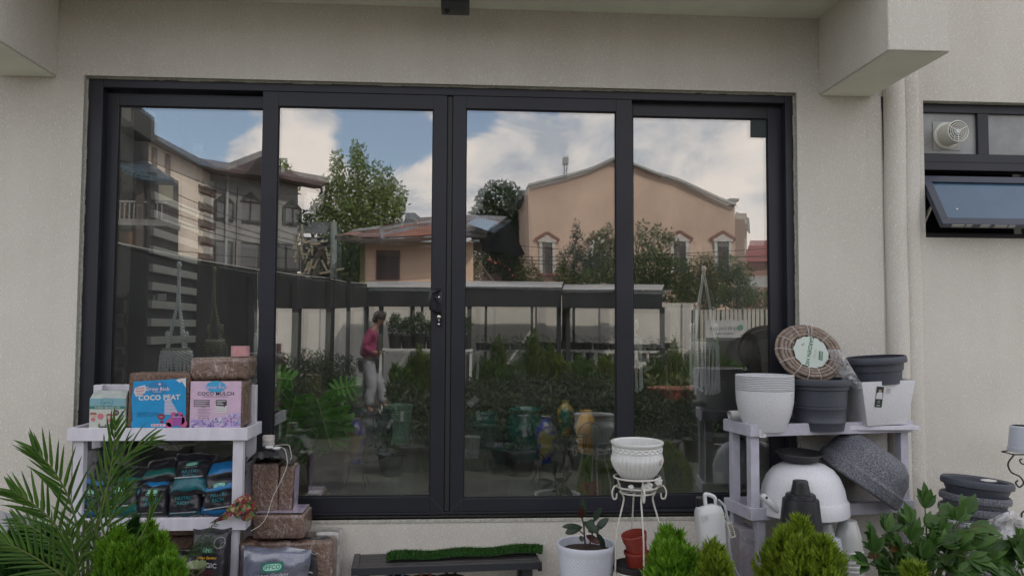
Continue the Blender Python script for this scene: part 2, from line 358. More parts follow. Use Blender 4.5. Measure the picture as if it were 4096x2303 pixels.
# window opening: rebuilt around it
mb=MB()
xs=[XA,xL,xR,wxL,wxR,XB]; zs=sorted([-.05,zB-.012,zT,H,wzB,wzT])
def hole(x,z): return (xL<x<xR and zB-.012<z<zT) or (wxL<x<wxR and wzB<z<wzT)
for i in range(5):
    for j in range(5):
        cx,cz=(xs[i]+xs[i+1])/2,(zs[j]+zs[j+1])/2
        if not hole(cx,cz): rect(mb,xs[i],zs[j],xs[i+1],zs[j+1])
wall=mb.build('wall',STU,bld,smooth=False)
mb=MB()   # reveals round the openings and the wall's inner faces
for (a,b,c,d) in ((xL,xR,zB-.012,zT),(wxL,wxR,wzB,wzT)):
    mb.add([(a,0,c),(a,T,c),(a,T,d),(a,0,d)],[(0,1,2,3)]); mb.add([(b,0,c),(b,0,d),(b,T,d),(b,T,c)],[(0,1,2,3)])
    mb.add([(a,0,d),(a,T,d),(b,T,d),(b,0,d)],[(0,1,2,3)]); mb.add([(a,0,c),(b,0,c),(b,T,c),(a,T,c)],[(0,1,2,3)])
mb.build('opening_reveal',REV,bld,smooth=False)
# ragged plaster edge where wall meets frame
mb=MB()
x=xL
while x<xR:
    l=rnd(.02,.10); h=rnd(.0,.004); mb.cbox((x+l/2,.034,zT-.002-h/2),(l,.008,.004+h)); x+=l
z=zB
while z<zT:
    l=rnd(.01,.07); h=rnd(.0,.004)
    for xx,s in ((xL,1),(xR,-1)): mb.cbox((xx+s*(.002+h/2),.034,z+l/2),(.004+h,.008,l))
    z+=l
mb.build('sealant_edge',REV,bld,smooth=False)
L=.68; mb=MB(); sof=P(1842,33,0).z
mb.add([(XA,-L,sof),(P(3400,380,0).x,-L,sof),(P(3400,380,0).x,0,sof),(XA,0,sof)],[(0,1,2,3)])
mb.build('soffit',SOF,bld,smooth=False)
bx0=P(3276,378,0).x; bx1=P(3483,390,0).x; bz=P(3380,384,0).z; lx1=P(228,313,0).x
for (a,b) in ((bx0,bx1),(lx1-.27,lx1)):
    mb=MB(); mb.box((a,-L,bz),(b,-.001,sof+.6)); bm_=mb.build('beam',STU,bld,smooth=False,bevel=.004,seg=1)
    mb=MB(); mb.add([(a+.003,-L+.003,bz-.0025),(b-.003,-L+.003,bz-.0025),(b-.003,-.002,bz-.0025),(a+.003,-.002,bz-.0025)],[(0,3,2,1)]); mb.build('underside',SOF,bm_,smooth=False)
mb=MB(); mb.box((XA,-L+.001,sof+.01),(P(3400,380,0).x,-.001,sof+.16)); mb.box((XA,-.0,H),(XB,.181,H+.15)); mb.box((XA,3.6,H),(XB,6,H+.15)); mb.box((XA,.181,H),(-2.3,3.6,H+.15)); mb.box((2.5,.181,H),(XB,3.6,H+.15)); mb.box((XA,T,-.05),(XA+.2,6,H)); mb.box((XB-.2,T,-.05),(XB,6,H)); mb.box((XA,5.9,-.05),(XB,6,H))
mb.build('roof_slab',SOF,bld,smooth=False)
mb=MB(); mb.box((xL+.002,-.004,zB-.03),(xR-.002,.05,zB-.012)); mb.build('sill',REV,bld,smooth=False,bevel=.003)
# plastered pipe casings
def casing(name,u0,u1,depth,v0,lab):
    x0=P(u0,900,0).x; x1=P(u1,900,0).x; r=(x1-x0)/2; cx=(x0+x1)/2; mb=MB(); n=14
    pts=[(cx-r*math.cos(PI*i/n),-depth*math.sin(PI*i/n)**.75) for i in range(n+1)]
    z0,z1=-.02,H
    def fn(s,t):
        i=s*n; p=pts[int(round(i))]; wob=.002*math.sin(t*23+u0); return (p[0]+wob,p[1],z0+(z1-z0)*t)
    mb.grid(fn,n,40); return mb.build(name,STU,bld)
casing('pipe_casing',3537,3619,.062,0,True)
casing('pipe_casing',3618,3682,.022,0,False)
mb=MB(); mb.add([(P(3470,900,0).x,0,-.02),(P(3524,900,0).x,-.014,-.02),(P(3534,900,0).x,-.003,-.02),(P(3470,900,0).x,0,bz),(P(3524,900,0).x,-.014,bz),(P(3534,900,0).x,-.003,bz)],[(0,1,4,3),(1,2,5,4)])
mb.build('wall_bulge',STU,bld)
mb=MB(); cx=P(3536,500,0).x
mb.add([(cx-.008,-.004,P(0,800,0).z),(cx+.004,-.006,P(0,800,0).z),(cx+.010,-.008,bz),(cx-.030,-.008,bz-.002),(cx-.012,-.006,bz-.09)],[(0,1,2,3,4)])
mb.build('crack',ALD,bld,smooth=False)
# ================================================================ glass doors
dr=thing('sliding_glass_door','four panel sliding glass door in a charcoal frame reflecting houses and clouds','door',(0,.05,zB))
FY=.036
def X(u,v,y): return P(u,v,y).x
def Z(v,y,u=2000): return P(u,v,y).z
zt=zT-.003; zb=zB
zH=Z(372,FY,1400)   # underside of head
mb=MB(); mb.box((xL+.003,FY,zb),(X(392,1000,FY)+0,T-.02,zt)); mb.box((X(3148,1000,FY),FY,zb),(xR-.003,T-.02,zt))
mb.box((X(392,1000,FY),FY+.001,zH),(X(3148,1000,FY),T-.02,zt)); mb.box((X(392,1000,FY),FY+.001,zb),(X(3148,1000,FY),T-.02,zb+.012))
mb.build('outer_frame',ALU,dr,smooth=False,bevel=.002,seg=1)
def panel(u0,g0,g1,u1,vt,gt,gb,y,nm,ym=None,vm=1234,bow=.0022,seed=0):
    x0,a,b,x1=[X(q,vm,y) for q in (u0,g0,g1,u1)]; zt_,zg,zc=Z(vt,y,(u0+u1)/2),Z(gt,y,(g0+g1)/2),Z(gb,y,(g0+g1)/2)
    z0=zb+.0125; D=.038
    p=MB(); p.box((x0,y,z0),(a,y+D,zt_)); p.box((b,y,z0),(x1,y+D,zt_)); p.box((a,y+.0005,zg),(b,y+D,zt_)); p.box((a,y+.0005,z0),(b,y+D,zc))
    pn=p.build('door_panel',ALU,dr,smooth=False,bevel=.0025,seg=2)
    g=MB(); e=.006    # rubber gasket
    for (q0,q1,r0,r1) in ((a,a+e,zc,zg),(b-e,b,zc,zg),(a+e,b-e,zg-e,zg),(a+e,b-e,zc,zc+e)): g.box((q0,y+.010,r0),(q1,y+.026,r1))
    g.build('gasket',ALD,pn,smooth=False)
    m=MB()            # mitre joints
    for (cx_,cz_,dx,dz) in ((a,zc,x0-a,z0-zc),(b,zc,x1-b,z0-zc)):
        m.bar((cx_,y-.0006,cz_),(cx_+dx,y-.0006,cz_+dz),.0012,.0012)
    m.build('mitre_joint',mat('joint_line',(.10,.10,.12),.5),pn,smooth=False)
    random.seed(seed)
    k1,k2,ph=rnd(.6,1.0),rnd(.6,1.0),rnd(0,3)
    for (yy,bw,mt,name) in ((y+.014,.0007,GL1,'glass'),(y+.030,bow,GL2,'inner_glass')):
        q=MB(); q.grid(lambda s,t:(a+.001+(b-a-.002)*s,yy-bw*(math.sin(PI*s)**1*math.sin(PI*t)*k1+ (.25*k2*math.sin(2.2*PI*t+ph)*math.sin(1.3*PI*s+ph))),zc+.001+(zg-zc-.002)*t),20,40)
        if name!='glass':
            for vv_ in q.v: vv_.y+=(vv_.z-zc)*.0030*(1 if seed!=6 else .6)-(vv_.x-a)*.0015
        q.build(name,mt,pn)
    return pn
GL1=glassmat('door_glass',.27,(.95,.97,.96),(1,.985,.97))
GL2=glassmat('door_glass_inner',.11,(.97,.98,.975),(.95,1,1))
panel(393,452,1040,1060,378,428,1990,FY+.052,'a',seed=3)
panel(1034,1097,1727,1782,373,431,1987,FY+.006,'b',seed=4)
panel(1806,1858,2466,2530,386,441,1990,FY+.006,'c',seed=6)
panel(2500,2533,3080,3147,392,470,1976,FY+.052,'d',seed=9)
mb=MB(); mb.box((X(1784,1234,FY),FY+.014,zb+.0125),(X(1804,1234,FY),FY+.05,zH-.001)); mb.box((X(1768,1234,FY),FY+.046,zb+.0125),(X(1820,1234,FY),FY+.06,zH-.001)); mb.build('centre_mullion',mat('mullion_dark',(.022,.023,.025),.5),dr,smooth=False,bevel=.002)
# handle
hx=X(1762,1205,FY); hz=Z(1205,FY); y0=FY+.006
mb=MB(); xx=X(1724,1205,FY)
mb.tube([(hx,y0,hz+.055),(hx-.02,y0-.03,hz+.052),(xx,y0-.05,hz+.04),(xx-.006,y0-.055,hz),(xx,y0-.05,hz-.04),(hx-.02,y0-.03,hz-.052),(hx,y0,hz-.055)],[.008,.009,.009,.009,.009,.009,.008],10)
BLK=mat('black_plastic',(.012,.012,.013),.35)
hd=mb.build('handle',BLK,dr)
mb=MB(); mb.box((X(1749,1205,y0),y0-.008,Z(1305,y0)),(X(1768,1205,y0),y0,Z(1158,y0))); mb.bar((hx+.001,y0-.014,hz-.018),(hx-.026,y0-.016,hz+.022),.012,.008)
mb.build('lock_plate',BLK,hd,bevel=.003)
mb=MB(); CHR=mat('chrome',(.7,.7,.68),.2,1)
lx=X(1754,1270,y0)
for vv,r in ((1270,.0095),(1298,.005),(1191,.005)): mb.lathe([(0,0),(r,0),(r,.006),(r*.6,.007),(0,.007)],seg=16,M=Matrix.Translation((lx+(.002 if vv>1200 else .001),y0-.008,Z(vv,y0)))@Matrix.Rotation(PI/2,4,'X'))
mb.box((lx-.002,y0-.014,Z(1286,y0)),(lx+.006,y0-.009,Z(1270,y0)))
mb.build('keyhole',CHR,hd)
# dark sticker square at top right of panel four
mb=MB(); yy=FY+.064; mb.add([tuple(P(u,v,yy)) for u,v in ((3002,550),(3070,552),(3070,478),(3002,478))],[(0,1,2,3)])
mb.build('corner_tape',mat('dark_tape',(.035,.05,.052),.6),dr,smooth=False)
# ================================================================ washroom window with extractor fan
wn=thing('washroom_window','dark framed window with frosted top panes and a propped open lower sash','window',((wxL+wxR)/2,.05,wzB))
y=.05; fr=MB()
fx0,fx1=wxL+.002,wxR-.002; zt1=Z(452,y,3850); zt2=Z(618,y,3850); zt3=Z(684,y,3850)
fr.box((fx0,y,zt1),(fx1,y+.06,wzT-.002)); fr.box((fx0,y-.012,zt3),(fx1,y+.06,zt2)); fr.box((fx0,y,wzB+.002),(fx1,y+.06,wzB+.03))
fr.box((X(3912,540,y),y+.001,zt2),(X(3956,540,y),y+.055,zt1)); fr.box((fx0,y,wzB+.03),(fx0+.012,y+.06,zt3)); fr.box((fx1-.03,y,wzB+.03),(fx1,y+.06,zt3)); fr.box((fx1-.03,y,zt2),(fx1,y+.06,zt1))
fr.build('frame',ALU,wn,smooth=False,bevel=.002,seg=1)
fr=MB(); fr.box((fx0,y-.0135,(zt2+zt3)/2-.002),(fx1,y-.0125,(zt2+zt3)/2+.002)); fr.build('frame_groove',ALD,wn,smooth=False)
FRO=mat('frosted_film',(.26,.265,.26),.35,noise=(4,.25),spec=.7)
for a,b,lab in ((fx0,X(3912,540,y),0),(X(3956,540,y),fx1-.03,1)):
    q=MB(); q.box((a,y+.02,zt2),(b,y+.026,zt1)); q.build('frosted_pane',FRO,wn,smooth=False)
# sash
hz_=Z(704,y-.02,3850); A=Vector((fx0+.004,y-.015,hz_)); ang=math.radians(32); hs=.33
Ms=Matrix.Translation(A)@Matrix.Rotation(-ang,4,'X')
w_=fx1-fx0-.01
sm=MB(); bw=.042
for a,b in (((0,0,-bw),(w_,.03,0)),((0,0,-hs),(w_,.03,-hs+bw)),((0,0,-hs+bw),(bw,.03,-bw)),((w_-bw,0,-hs+bw),(w_,.03,-bw))): sm.box(a,b,Ms)
sh_=sm.build('sash',mat('sash_aluminium',(.035,.042,.065),.4,noise=(3,.15)),wn,smooth=False,bevel=.002,seg=1)
q=MB(); q.box((bw-.001,.012,-hs+bw-.001),(w_-bw+.001,.018,-bw+.001),Ms); q.build('sash_glass',mat('blue_tinted_glass',(.045,.105,.175),.25,spec=.6,noise=(3,.12)),sh_,smooth=False)
q=MB(); q.disc((0,0,0),.005,10,M=Ms@Matrix.Translation((.12,.010,-hs+.11))); q.build('paint_fleck',mat('fleck_white',(.7,.7,.7),.6),sh_,smooth=False)
q=MB()
for k in range(5): q.box((.05+k*.075,.002,-hs-.004),(.05+k*.075+rnd(.03,.07),.02,-hs-.0005),Ms)
q.build('sash_seal',mat('seal_grey',(.30,.29,.27),.8),sh_,smooth=False)
q=MB(); p1=Ms@Vector((.01,.03,-hs*.55)); q.bar((fx0+.008,y+.01,wzB+.10),p1,.01,.004); q.bar((fx0+.008,y+.01,wzB+.04),p1,.01,.004); q.build('stay_arm',mat('stay_metal',(.25,.25,.24),.4,.8),wn,smooth=False)
# fan
fc=P(3785,545,y+.02); fn_=thing('extractor_fan','round cream extractor fan with ringed grille mounted in the frosted pane','fan',(fc.x,fc.y,fc.z))
CRE=mat('cream_plastic',(.70,.70,.62),.45)
RX=Matrix.Rotation(PI/2,4,'X')
q=MB(); s_=.076; q.box((fc.x-s_,fc.y-.004,fc.z-s_),(fc.x+s_,fc.y-.0005,fc.z+s_)); q.build('mounting_plate',mat('clear_plate',(.36,.37,.35),.4),fn_,smooth=False)
q=MB(); q.lathe([(.073,.0),(.073,.006),(.068,.012),(.059,.014),(.057,.105),(.054,.107),(.051,.10),(.051,.03),(0,.03)],seg=40,M=Matrix.Translation((fc.x-.004,fc.y-.004,fc.z))@RX); bd=q.build('housing',CRE,fn_)
q=MB(); cM=Matrix.Translation((fc.x-.004,fc.y-.110,fc.z))
for r in (.054,.042,.031,.020): 
    q.tube([cM@Vector((r*math.cos(a*PI/16),0,r*math.sin(a*PI/16))) for a in range(32)],.0021,6,closed=True)
for a in (90,210,330): q.bar(cM@Vector((0,0,0)),cM@Vector((.054*math.cos(math.radians(a+180)),0,.054*math.sin(math.radians(a+180)))),.003,.003)
q.lathe([(0,.004),(.011,.004),(.013,0),(.013,-.006)],seg=20,M=cM@RX); q.build('grille',mat('fan_white',(.8,.8,.76),.4),fn_)
q=MB(); text(q,'N',0,0,.012,cM,bold=.02,y=-.0055); q.build('maker_mark',mat('fan_blue',(.05,.35,.55),.5),fn_,smooth=False)
q=MB()
for k in range(5):
    a=k*2*PI/5; q.add([(0,0,0),(.042*math.cos(a),.006,.042*math.sin(a)),(.042*math.cos(a+.8),-.006,.042*math.sin(a+.8))],[(0,1,2)],cM@Matrix.Translation((0,.035,0)))
q.build('blades',mat('fan_rust',(.16,.10,.09),.6),fn_,smooth=False)
# washroom behind the sash: dark room
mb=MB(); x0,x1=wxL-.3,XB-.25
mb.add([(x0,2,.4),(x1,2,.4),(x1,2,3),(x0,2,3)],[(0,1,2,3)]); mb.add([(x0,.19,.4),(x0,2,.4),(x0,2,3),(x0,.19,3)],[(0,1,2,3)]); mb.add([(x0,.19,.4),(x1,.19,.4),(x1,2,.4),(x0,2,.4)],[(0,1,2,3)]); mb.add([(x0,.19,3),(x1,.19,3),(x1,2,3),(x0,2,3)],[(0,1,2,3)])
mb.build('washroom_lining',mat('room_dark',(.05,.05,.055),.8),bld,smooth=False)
# security camera on soffit
cu=P(1822,10,-.02); sc0=thing('security_camera','small dark box camera fixed under the soffit above the doors','camera',(cu.x,-.08,sof))
q=MB(); q.box((X(1766,10,-.16),-.26,sof-.10),(X(1878,10,-.16),-.15,sof)); q.build('housing',mat('camera_black',(.02,.028,.026),.4),sc0,bevel=.006)
q=MB(); q.sphere((X(1788,20,-.2),-.21,sof-.102),.014,12,8); q.build('lens_dome',BLK,sc0)
# ================================================================ ground
GRD=mat('ground_earth',(.15,.135,.11),.95,noise=(1.3,.3),bump=(30,.5))
mb=MB(); mb.add([(-1500,-1500,0),(1500,-1500,0),(1500,1500,0),(-1500,1500,0)],[(0,1,2,3)]); struct(mb.build('ground',GRD,smooth=False))
# ================================================================ white wooden racks
WOOD=mat('white_painted_wood',(.62,.60,.66),.55,noise=(14,.10),bump=(60,.12),scale3=(1,1,.4))
WOODG=mat('grey_lilac_wood',(.47,.46,.53),.6,noise=(14,.10),bump=(60,.12))
def rack(name,label,A,B,zt,zl,m,posts,back=True,dep=.26,group=None,bh=.056,backz=None):
    """A,B front corners on plan; boards round two trays, four posts"""
    A=Vector((A.x,A.y,0)); B=Vector((B.x,B.y,0)); t=thing(name,label,'rack',(A.x,A.y,0),group=group)
    ex=(B-A).normalized(); ey=Vector((-ex.y,ex.x,0)); L=(B-A).length; M=Matrix((ex,ey,Vector((0,0,1)))).transposed().to_4x4(); M.translation=A
    for zz,pr in ((zt,0),(zl,.0)):
        x0,x1,y0=-pr,L+pr,-pr
        for nm,a,b in (('front_board',(x0,y0,zz-bh),(x1,y0+.016,zz)),('side_board',(x0,y0+.0165,zz-bh),(x0+.016,dep,zz)),('side_board',(x1-.016,y0+.0165,zz-bh),(x1,dep,zz)),('back_board',(x0+.0165,dep-.016,zz-bh),(x1-.0165,dep-.001,zz)),('deck',(x0+.0165,y0+.0165,zz-bh+.006),(x1-.0165,dep-.0165,zz-bh+.018))):
            q=MB(); q.box(a,b,M); q.build(nm,m,t,smooth=False,bevel=.0015,seg=1)
    for (px,py,w_,z0,z1) in posts(L,dep,zt,zl,bh):
        q=MB(); q.box((px,py,z0),(px+w_,py+w_*.9,z1),M); q.build('post',m,t,smooth=False,bevel=.0015,seg=1)
    if backz:
        q=MB(); q.box((.03,dep-.013,backz-.08),(L-.04,dep-.0012,backz),M); q.build('back_rail',m,t,smooth=False,bevel=.0015,seg=1)
    return t,M,L
yF=-.34
A=P(267,1730,yF); B=P(990,1728,yF); ZT=.985; ZL=.592; BH=.056
LR=rack('display_rack','white painted two tier rack left of the doors holding coir blocks above black bags',A,B,ZT,ZL,WOOD,
  lambda L,d,zt,zl,b:[(.02,.02,.045,zl-b+.019,zt-b+.005),(L-.068,.02,.045,zl-b+.019,zt-b+.005),(.02,.02,.045,0,zl-b+.005),(L-.083,.02,.045,0,zl-b+.005),(L-.05,d-.058,.04,0,backz_),(.012,d-.058,.04,0,backz_)] ,group='white wooden racks beside the doors',backz=None) if False else None
backz_=1.16
LR,LM,LL=rack('display_rack','white painted two tier rack left of the doors holding coir blocks above black bags',A,B,ZT,ZL,WOOD,
  lambda L,d,zt,zl,b:[(.02,.02,.045,zl-b+.019,zt-b+.005),(L-.068,.02,.045,zl-b+.019,zt-b+.005),(.02,.02,.045,0,zl-b+.005),(L-.083,.02,.045,0,zl-b+.005),(L-.058,d-.056,.04,0,backz_),(.018,d-.056,.04,0,backz_)],group='wooden racks beside the doors',backz=backz_)
A2=P(3002,1718,-.33); B2=P(3652,1700,-.18)
RR,RMx,RL=rack('display_rack','lilac grey rack right of the doors holding plastic planters and a hose coil',A2,B2,.99,.605,WOODG,
  lambda L,d,zt,zl,b:[(.012,.02,.044,zl-b+.019,zt-b+.005),(L-.055,.02,.044,zl-b+.019,zt-b+.005),(.04,.02,.044,0,zl-b+.005),(L-.03,.02,.044,0,zl-b+.005),(.02,d-.056,.04,0,zt-b+.005),(L-.07,d-.056,.04,0,zt-b+.005)],group='wooden racks beside the doors')
# price label on the right rack
def label_card(name,parent,M,w,h,col,lines,ink=(.12,.12,.12),border=None):
    q=MB(); q.m=0; rect(q,-w/2,-h/2,w/2,h/2,M)
    q.m=1
    for (t,x,z,s) in lines:
        if t=='-': rect(q,x-s/2,z-h*.018,x+s/2,z+h*.018,M,y=-.0006)
        else: text(q,t,x,z,s,M,y=-.0006)
    return q.build(name,[mat(name+str(col),col,.6),mat('ink'+str(ink),ink,.6)],parent,smooth=False)
pc=P(3058,1735,-.331-.005); Mx=RMx.copy(); Mx.translation=Vector((pc.x,RMx.translation.y+.012,pc.z)); 
lx_=(RMx.inverted()@pc).x
Mx=RMx@Matrix.Translation((lx_,-.0015,pc.z))
label_card('price_label',RR,Mx,.034,.036,(.66,.66,.66),[('-',-.002,.010,.02),('-',-.004,.005,.016),('-',-.002,0,.02),('-',-.005,-.005,.014),('-',-.003,-.010,.018),('R',.012,.011,.006)])
# ================================================================ coir blocks and boxes on the left rack
COIR=mat('coir_fibre',(.150,.080,.050),.9,noise=(90,.5),bump=(120,.8),col2=(.07,.035,.022))
COIR2=mat('coir_wrapped',(.20,.125,.09),.35,noise=(28,.35),bump=(35,.7),col2=(.11,.06,.045),coat=.6)
FILM=mat('cling_film',(.42,.40,.38),.22,noise=(16,.35),bump=(22,.9),spec=.8,coat=.5)
def wrapmat(name,c1,c2,film):
    m=bpy.data.materials.new(name); m.use_nodes=True; nt=m.node_tree; b=nt.nodes['Principled BSDF']; tc=_n(nt,'ShaderNodeTexCoord')
    def nz(sc,det,dist,s3=None):
        t=_n(nt,'ShaderNodeTexNoise'); t.inputs['Scale'].default_value=sc; t.inputs['Detail'].default_value=det; t.inputs['Distortion'].default_value=dist
        mp=_n(nt,'ShaderNodeMapping'); mp.inputs['Scale'].default_value=s3 or (1,1,1); mp.inputs['Rotation'].default_value=(.2,.4,.3); nt.links.new(tc.outputs['Object'],mp.inputs['Vector']); nt.links.new(mp.outputs[0],t.inputs['Vector']); return t.outputs['Fac']
    r=_n(nt,'ShaderNodeValToRGB'); r.color_ramp.elements[0].position=.36; r.color_ramp.elements[1].position=.66; r.color_ramp.elements[0].color=(*c2,1); r.color_ramp.elements[1].color=(*c1,1); nt.links.new(nz(75,8,.4),r.inputs['Fac'])
    w_=nz(16,3,1.4,(1,1,.45)); s=_n(nt,'ShaderNodeMath',operation='SUBTRACT'); nt.links.new(w_,s.inputs[0]); s.inputs[1].default_value=.5; a=_n(nt,'ShaderNodeMath',operation='ABSOLUTE'); nt.links.new(s.outputs[0],a.inputs[0])
    mr=_n(nt,'ShaderNodeMapRange'); mr.inputs['From Min'].default_value=.0; mr.inputs['From Max'].default_value=.018; mr.inputs['To Min'].default_value=.55*film; mr.inputs['To Max'].default_value=.06*film; nt.links.new(a.outputs[0],mr.inputs['Value'])
    mx=_n(nt,'ShaderNodeMix',data_type='RGBA'); nt.links.new(mr.outputs[0],mx.inputs['Factor']); nt.links.new(r.outputs[0],mx.inputs['A']); mx.inputs['B'].default_value=(.55,.52,.50,1); nt.links.new(mx.outputs['Result'],b.inputs['Base Color'])
    b.inputs['Roughness'].default_value=.75-.35*film; b.inputs['Coat Weight'].default_value=.7*film; b.inputs['Coat Roughness'].default_value=.15
    bp=_n(nt,'ShaderNodeBump'); bp.inputs['Strength'].default_value=.9; bp.inputs['Distance'].default_value=.008; ad=_n(nt,'ShaderNodeMath',operation='ADD'); nt.links.new(nz(75,8,.4),ad.inputs[0]); nt.links.new(w_,ad.inputs[1]); nt.links.new(ad.outputs[0],bp.inputs['Height']); nt.links.new(bp.outputs[0],b.inputs['Normal']); return m
def at(u,v,y): return P(u,v,y)
COIR2=wrapmat('coir_in_film',(.215,.125,.085),(.10,.052,.036),.9)
COIR=wrapmat('coir_bare',(.17,.095,.06),(.075,.038,.024),.25)
def block(name,label,u0,u1,v0,v1,y,dep,m,cat='block',rz=0,group=None,bev=.012,amp=.004,roll=0):
    c=P((u0+u1)/2,v1,y); w_=P(u1,v1,y).x-P(u0,v1,y).x; h=P((u0+u1)/2,v0,y).z-P((u0+u1)/2,v1,y).z
    t=thing(name,label,cat,c,group=group); M=Matrix.Translation(c)@Matrix.Rotation(rz,4,'Z')@Matrix.Rotation(roll,4,'Y')
    bm=bmesh.new(); bmesh.ops.create_cube(bm,size=1)
    for v in bm.verts: v.co=Vector((v.co.x*w_,(v.co.y+.5)*dep,(v.co.z+.5)*h))
    bmesh.ops.bevel(bm,geom=bm.edges[:],offset=bev,segments=3,affect='EDGES',profile=.5)
    bmesh.ops.subdivide_edges(bm,edges=[e for e in bm.edges if e.calc_length()>.04],cuts=7,use_grid_fill=True)
    R3=(Matrix.Rotation(rz,4,'Z')@Matrix.Rotation(roll,4,'Y'))
    for v in bm.verts:
        q=v.co+c; v.co+=Vector((mn.noise(q*16),mn.noise(q*17+Vector((3,1,2))),mn.noise(q*15+Vector((9,4,7)))*.6))*amp
        v.co=R3@v.co
    me=bpy.data.meshes.new('compressed_block'); bm.to_mesh(me); bm.free(); me.materials.append(m); me.polygons.foreach_set('use_smooth',[True]*len(me.polygons))
    o=bpy.data.objects.new('compressed_block',me); COL.objects.link(o); o.parent=t
    return t,M,w_,h
def matlab(col): return mat('print%.2f_%.2f_%.2f'%col,col,.45,noise=(25,.06),spec=.4)
WHT=(.62,.60,.60); BLUE=(.02,.27,.56); PINK=(.60,.43,.56); CYAN=(.05,.36,.60)
yb=-.325
# --- coco peat
t,M,w_,h=block('coir_block','brown coir block with a bright blue COCO PEAT sleeve on the left rack',508,755,1492,1712,yb,.15,COIR)
cols=[BLUE,WHT,(.04,.20,.42),(.33,.09,.33),(.25,.03,.05),(.50,.10,.25),(.60,.52,.62),(.02,.09,.2),(.45,.04,.08),(.02,.33,.62)]
def flat(q,i,pts,y,M): q.m=i; q.add([(x,y,z) for x,z in pts],[tuple(range(len(pts)))],M)
q=MB(); m0=M@Matrix.Translation((0,-.007,0)); X0,X1=-w_*.42,w_*.46; Hh=h*.90
def U(a): return X0+(X1-X0)*a
def Vv(b): return .004+(Hh)*b
flat(q,0,[(U(.0),Vv(.0)+.0),(U(1.0),Vv(0)),(U(.985),Vv(1.0)),(U(.86),Vv(.985)),(U(.5),Vv(.955)),(U(.02),Vv(.93)),(U(-.01),Vv(.55)),(U(.02),Vv(.14)),(U(.0),Vv(.12))],0,m0)
flat(q,1,[(U(.80),Vv(.955)),(U(.86),Vv(.985)),(U(.983),Vv(1.0)),(U(.985),Vv(.80)),(U(.95),Vv(.86)),(U(.91),Vv(.93)),(U(.87),Vv(.90))],-.0006,m0)
flat(q,1,[(U(.05),Vv(.80)),(U(.23),Vv(.86)),(U(.26),Vv(.76)),(U(.22),Vv(.68)),(U(.07),Vv(.62)),(U(.03),Vv(.72))],-.0006,m0)
q.m=8
for i,s in enumerate(('DOUBLE','WASHED','LOW E.C')): text(q,s,U(.145),Vv(.79-.055*i),.009,m0,bold=.02,y=-.0012,ang=.15)
q.m=2; q.disc((U(.46),-.0006,Vv(.80)),w_*.165,28,m0,sy=.62)
q.m=6; text(q,'Grow Rich',U(.46),Vv(.775),.0225,m0,bold=.03,y=-.0012); q.disc((U(.50),-.0012,Vv(.875)),.006,8,m0,sy=.8)
q.m=1; rect(q,U(.38),Vv(.715),U(.54),Vv(.725),m0,y=-.0012); text(q,'COCO PEAT',U(.50),Vv(.60),.031,m0,bold=.035,y=-.0012,ang=.02)
q.m=9
for i in range(7): rect(q,U(.12),Vv(.505-.038*i),U([.47,.32,.46,.22,.24,.48,.27][i]),Vv(.514-.038*i),m0,y=-.0006)
q.m=7
for i in range(5): rect(q,U(.10),Vv(.30-.020*i),U([.50,.51,.50,.51,.40][i]),Vv(.306-.020*i),m0,y=-.0006)
q.m=9
for i in range(6): rect(q,U(.12+.03*i%.08),Vv(.185-.02*i),U([.46,.40,.38,.36,.36,.30][i]),Vv(.192-.02*i),m0,y=-.0006)
q.m=6
for i in range(11): rect(q,U(.60),Vv(.545-.028*i),U(.71+.015*i+.01*(i%2)),Vv(.565-.028*i),m0,y=-.0008)
q.m=9
for i in range(8): q.ring((U(.895+.0*i),-.0006,Vv(.83-.068*i)),.0055,.0018,12,m0)
q.m=4; q.disc((U(.545),-.0009,Vv(.22)),.0155,16,m0,sy=.85); q.disc((U(.56),-.0009,Vv(.115)),.008,12,m0,sy=.8)
q.m=6; text(q,'eco',U(.545),Vv(.22),.011,m0,y=-.0015); rect(q,U(.36),Vv(.02),U(.66),Vv(.075),m0,y=-.0006)
q.m=5
for i in range(4): q.disc((U(.40+.055*i),-.0012,Vv(.048)),.0035,10,m0)
for (x,z,r) in ((.72,.10,.02),(.90,.14,.02),(.95,.08,.018),(.88,.25,.015),(.78,.24,.016),(.93,.2,.013),(.68,.04,.014)): q.disc((U(x),-.0010,Vv(z)),r,9,m0)
flat(q,3,[(U(.75),Vv(.03)),(U(.92),Vv(.04)),(U(.93),Vv(.23)),(U(.77),Vv(.23))],-.0016,m0)
q.m=6; rect(q,U(.75),Vv(.21),U(.935),Vv(.222),m0,y=-.002)
q.m=7; q.disc((U(.83),-.002,Vv(.255)),.008,6,m0)
q.build('printed_sleeve',[matlab(c) for c in cols],t,smooth=False)
# --- coco mulch
t,M,w_,h=block('coir_block','brown wrapped coir block with a pale pink COCO MULCH label on the left rack',752,968,1522,1712,yb,.17,COIR2)
cols=[PINK,WHT,CYAN,(.05,.05,.06),(.20,.14,.34),(.36,.27,.55),(.50,.40,.62),(.10,.25,.5),(.30,.10,.30)]
q=MB(); m0=M@Matrix.Translation((.002,-.006,0)); X0,X1=-w_*.47,w_*.47; Hh=h*.97
flat(q,0,[(U(0),Vv(0)),(U(1),Vv(0)),(U(1),Vv(1)),(U(0),Vv(1))],0,m0)
q.m=2; q.disc((U(.50),-.0006,Vv(.885)),w_*.185,28,m0,sy=.58); q.m=6; text(q,'Grow Rich',U(.50),Vv(.87),.0225,m0,bold=.03,y=-.0012); q.disc((U(.575),-.0012,Vv(.945)),.005,8,m0)
q.m=3; text(q,'COCO MULCH',U(.50),Vv(.73),.023,m0,bold=.012,y=-.0012)
for i in range(15): q.ring((U(.26+.033*i),-.0008,Vv(.665)),.0024,.0008,8,m0)
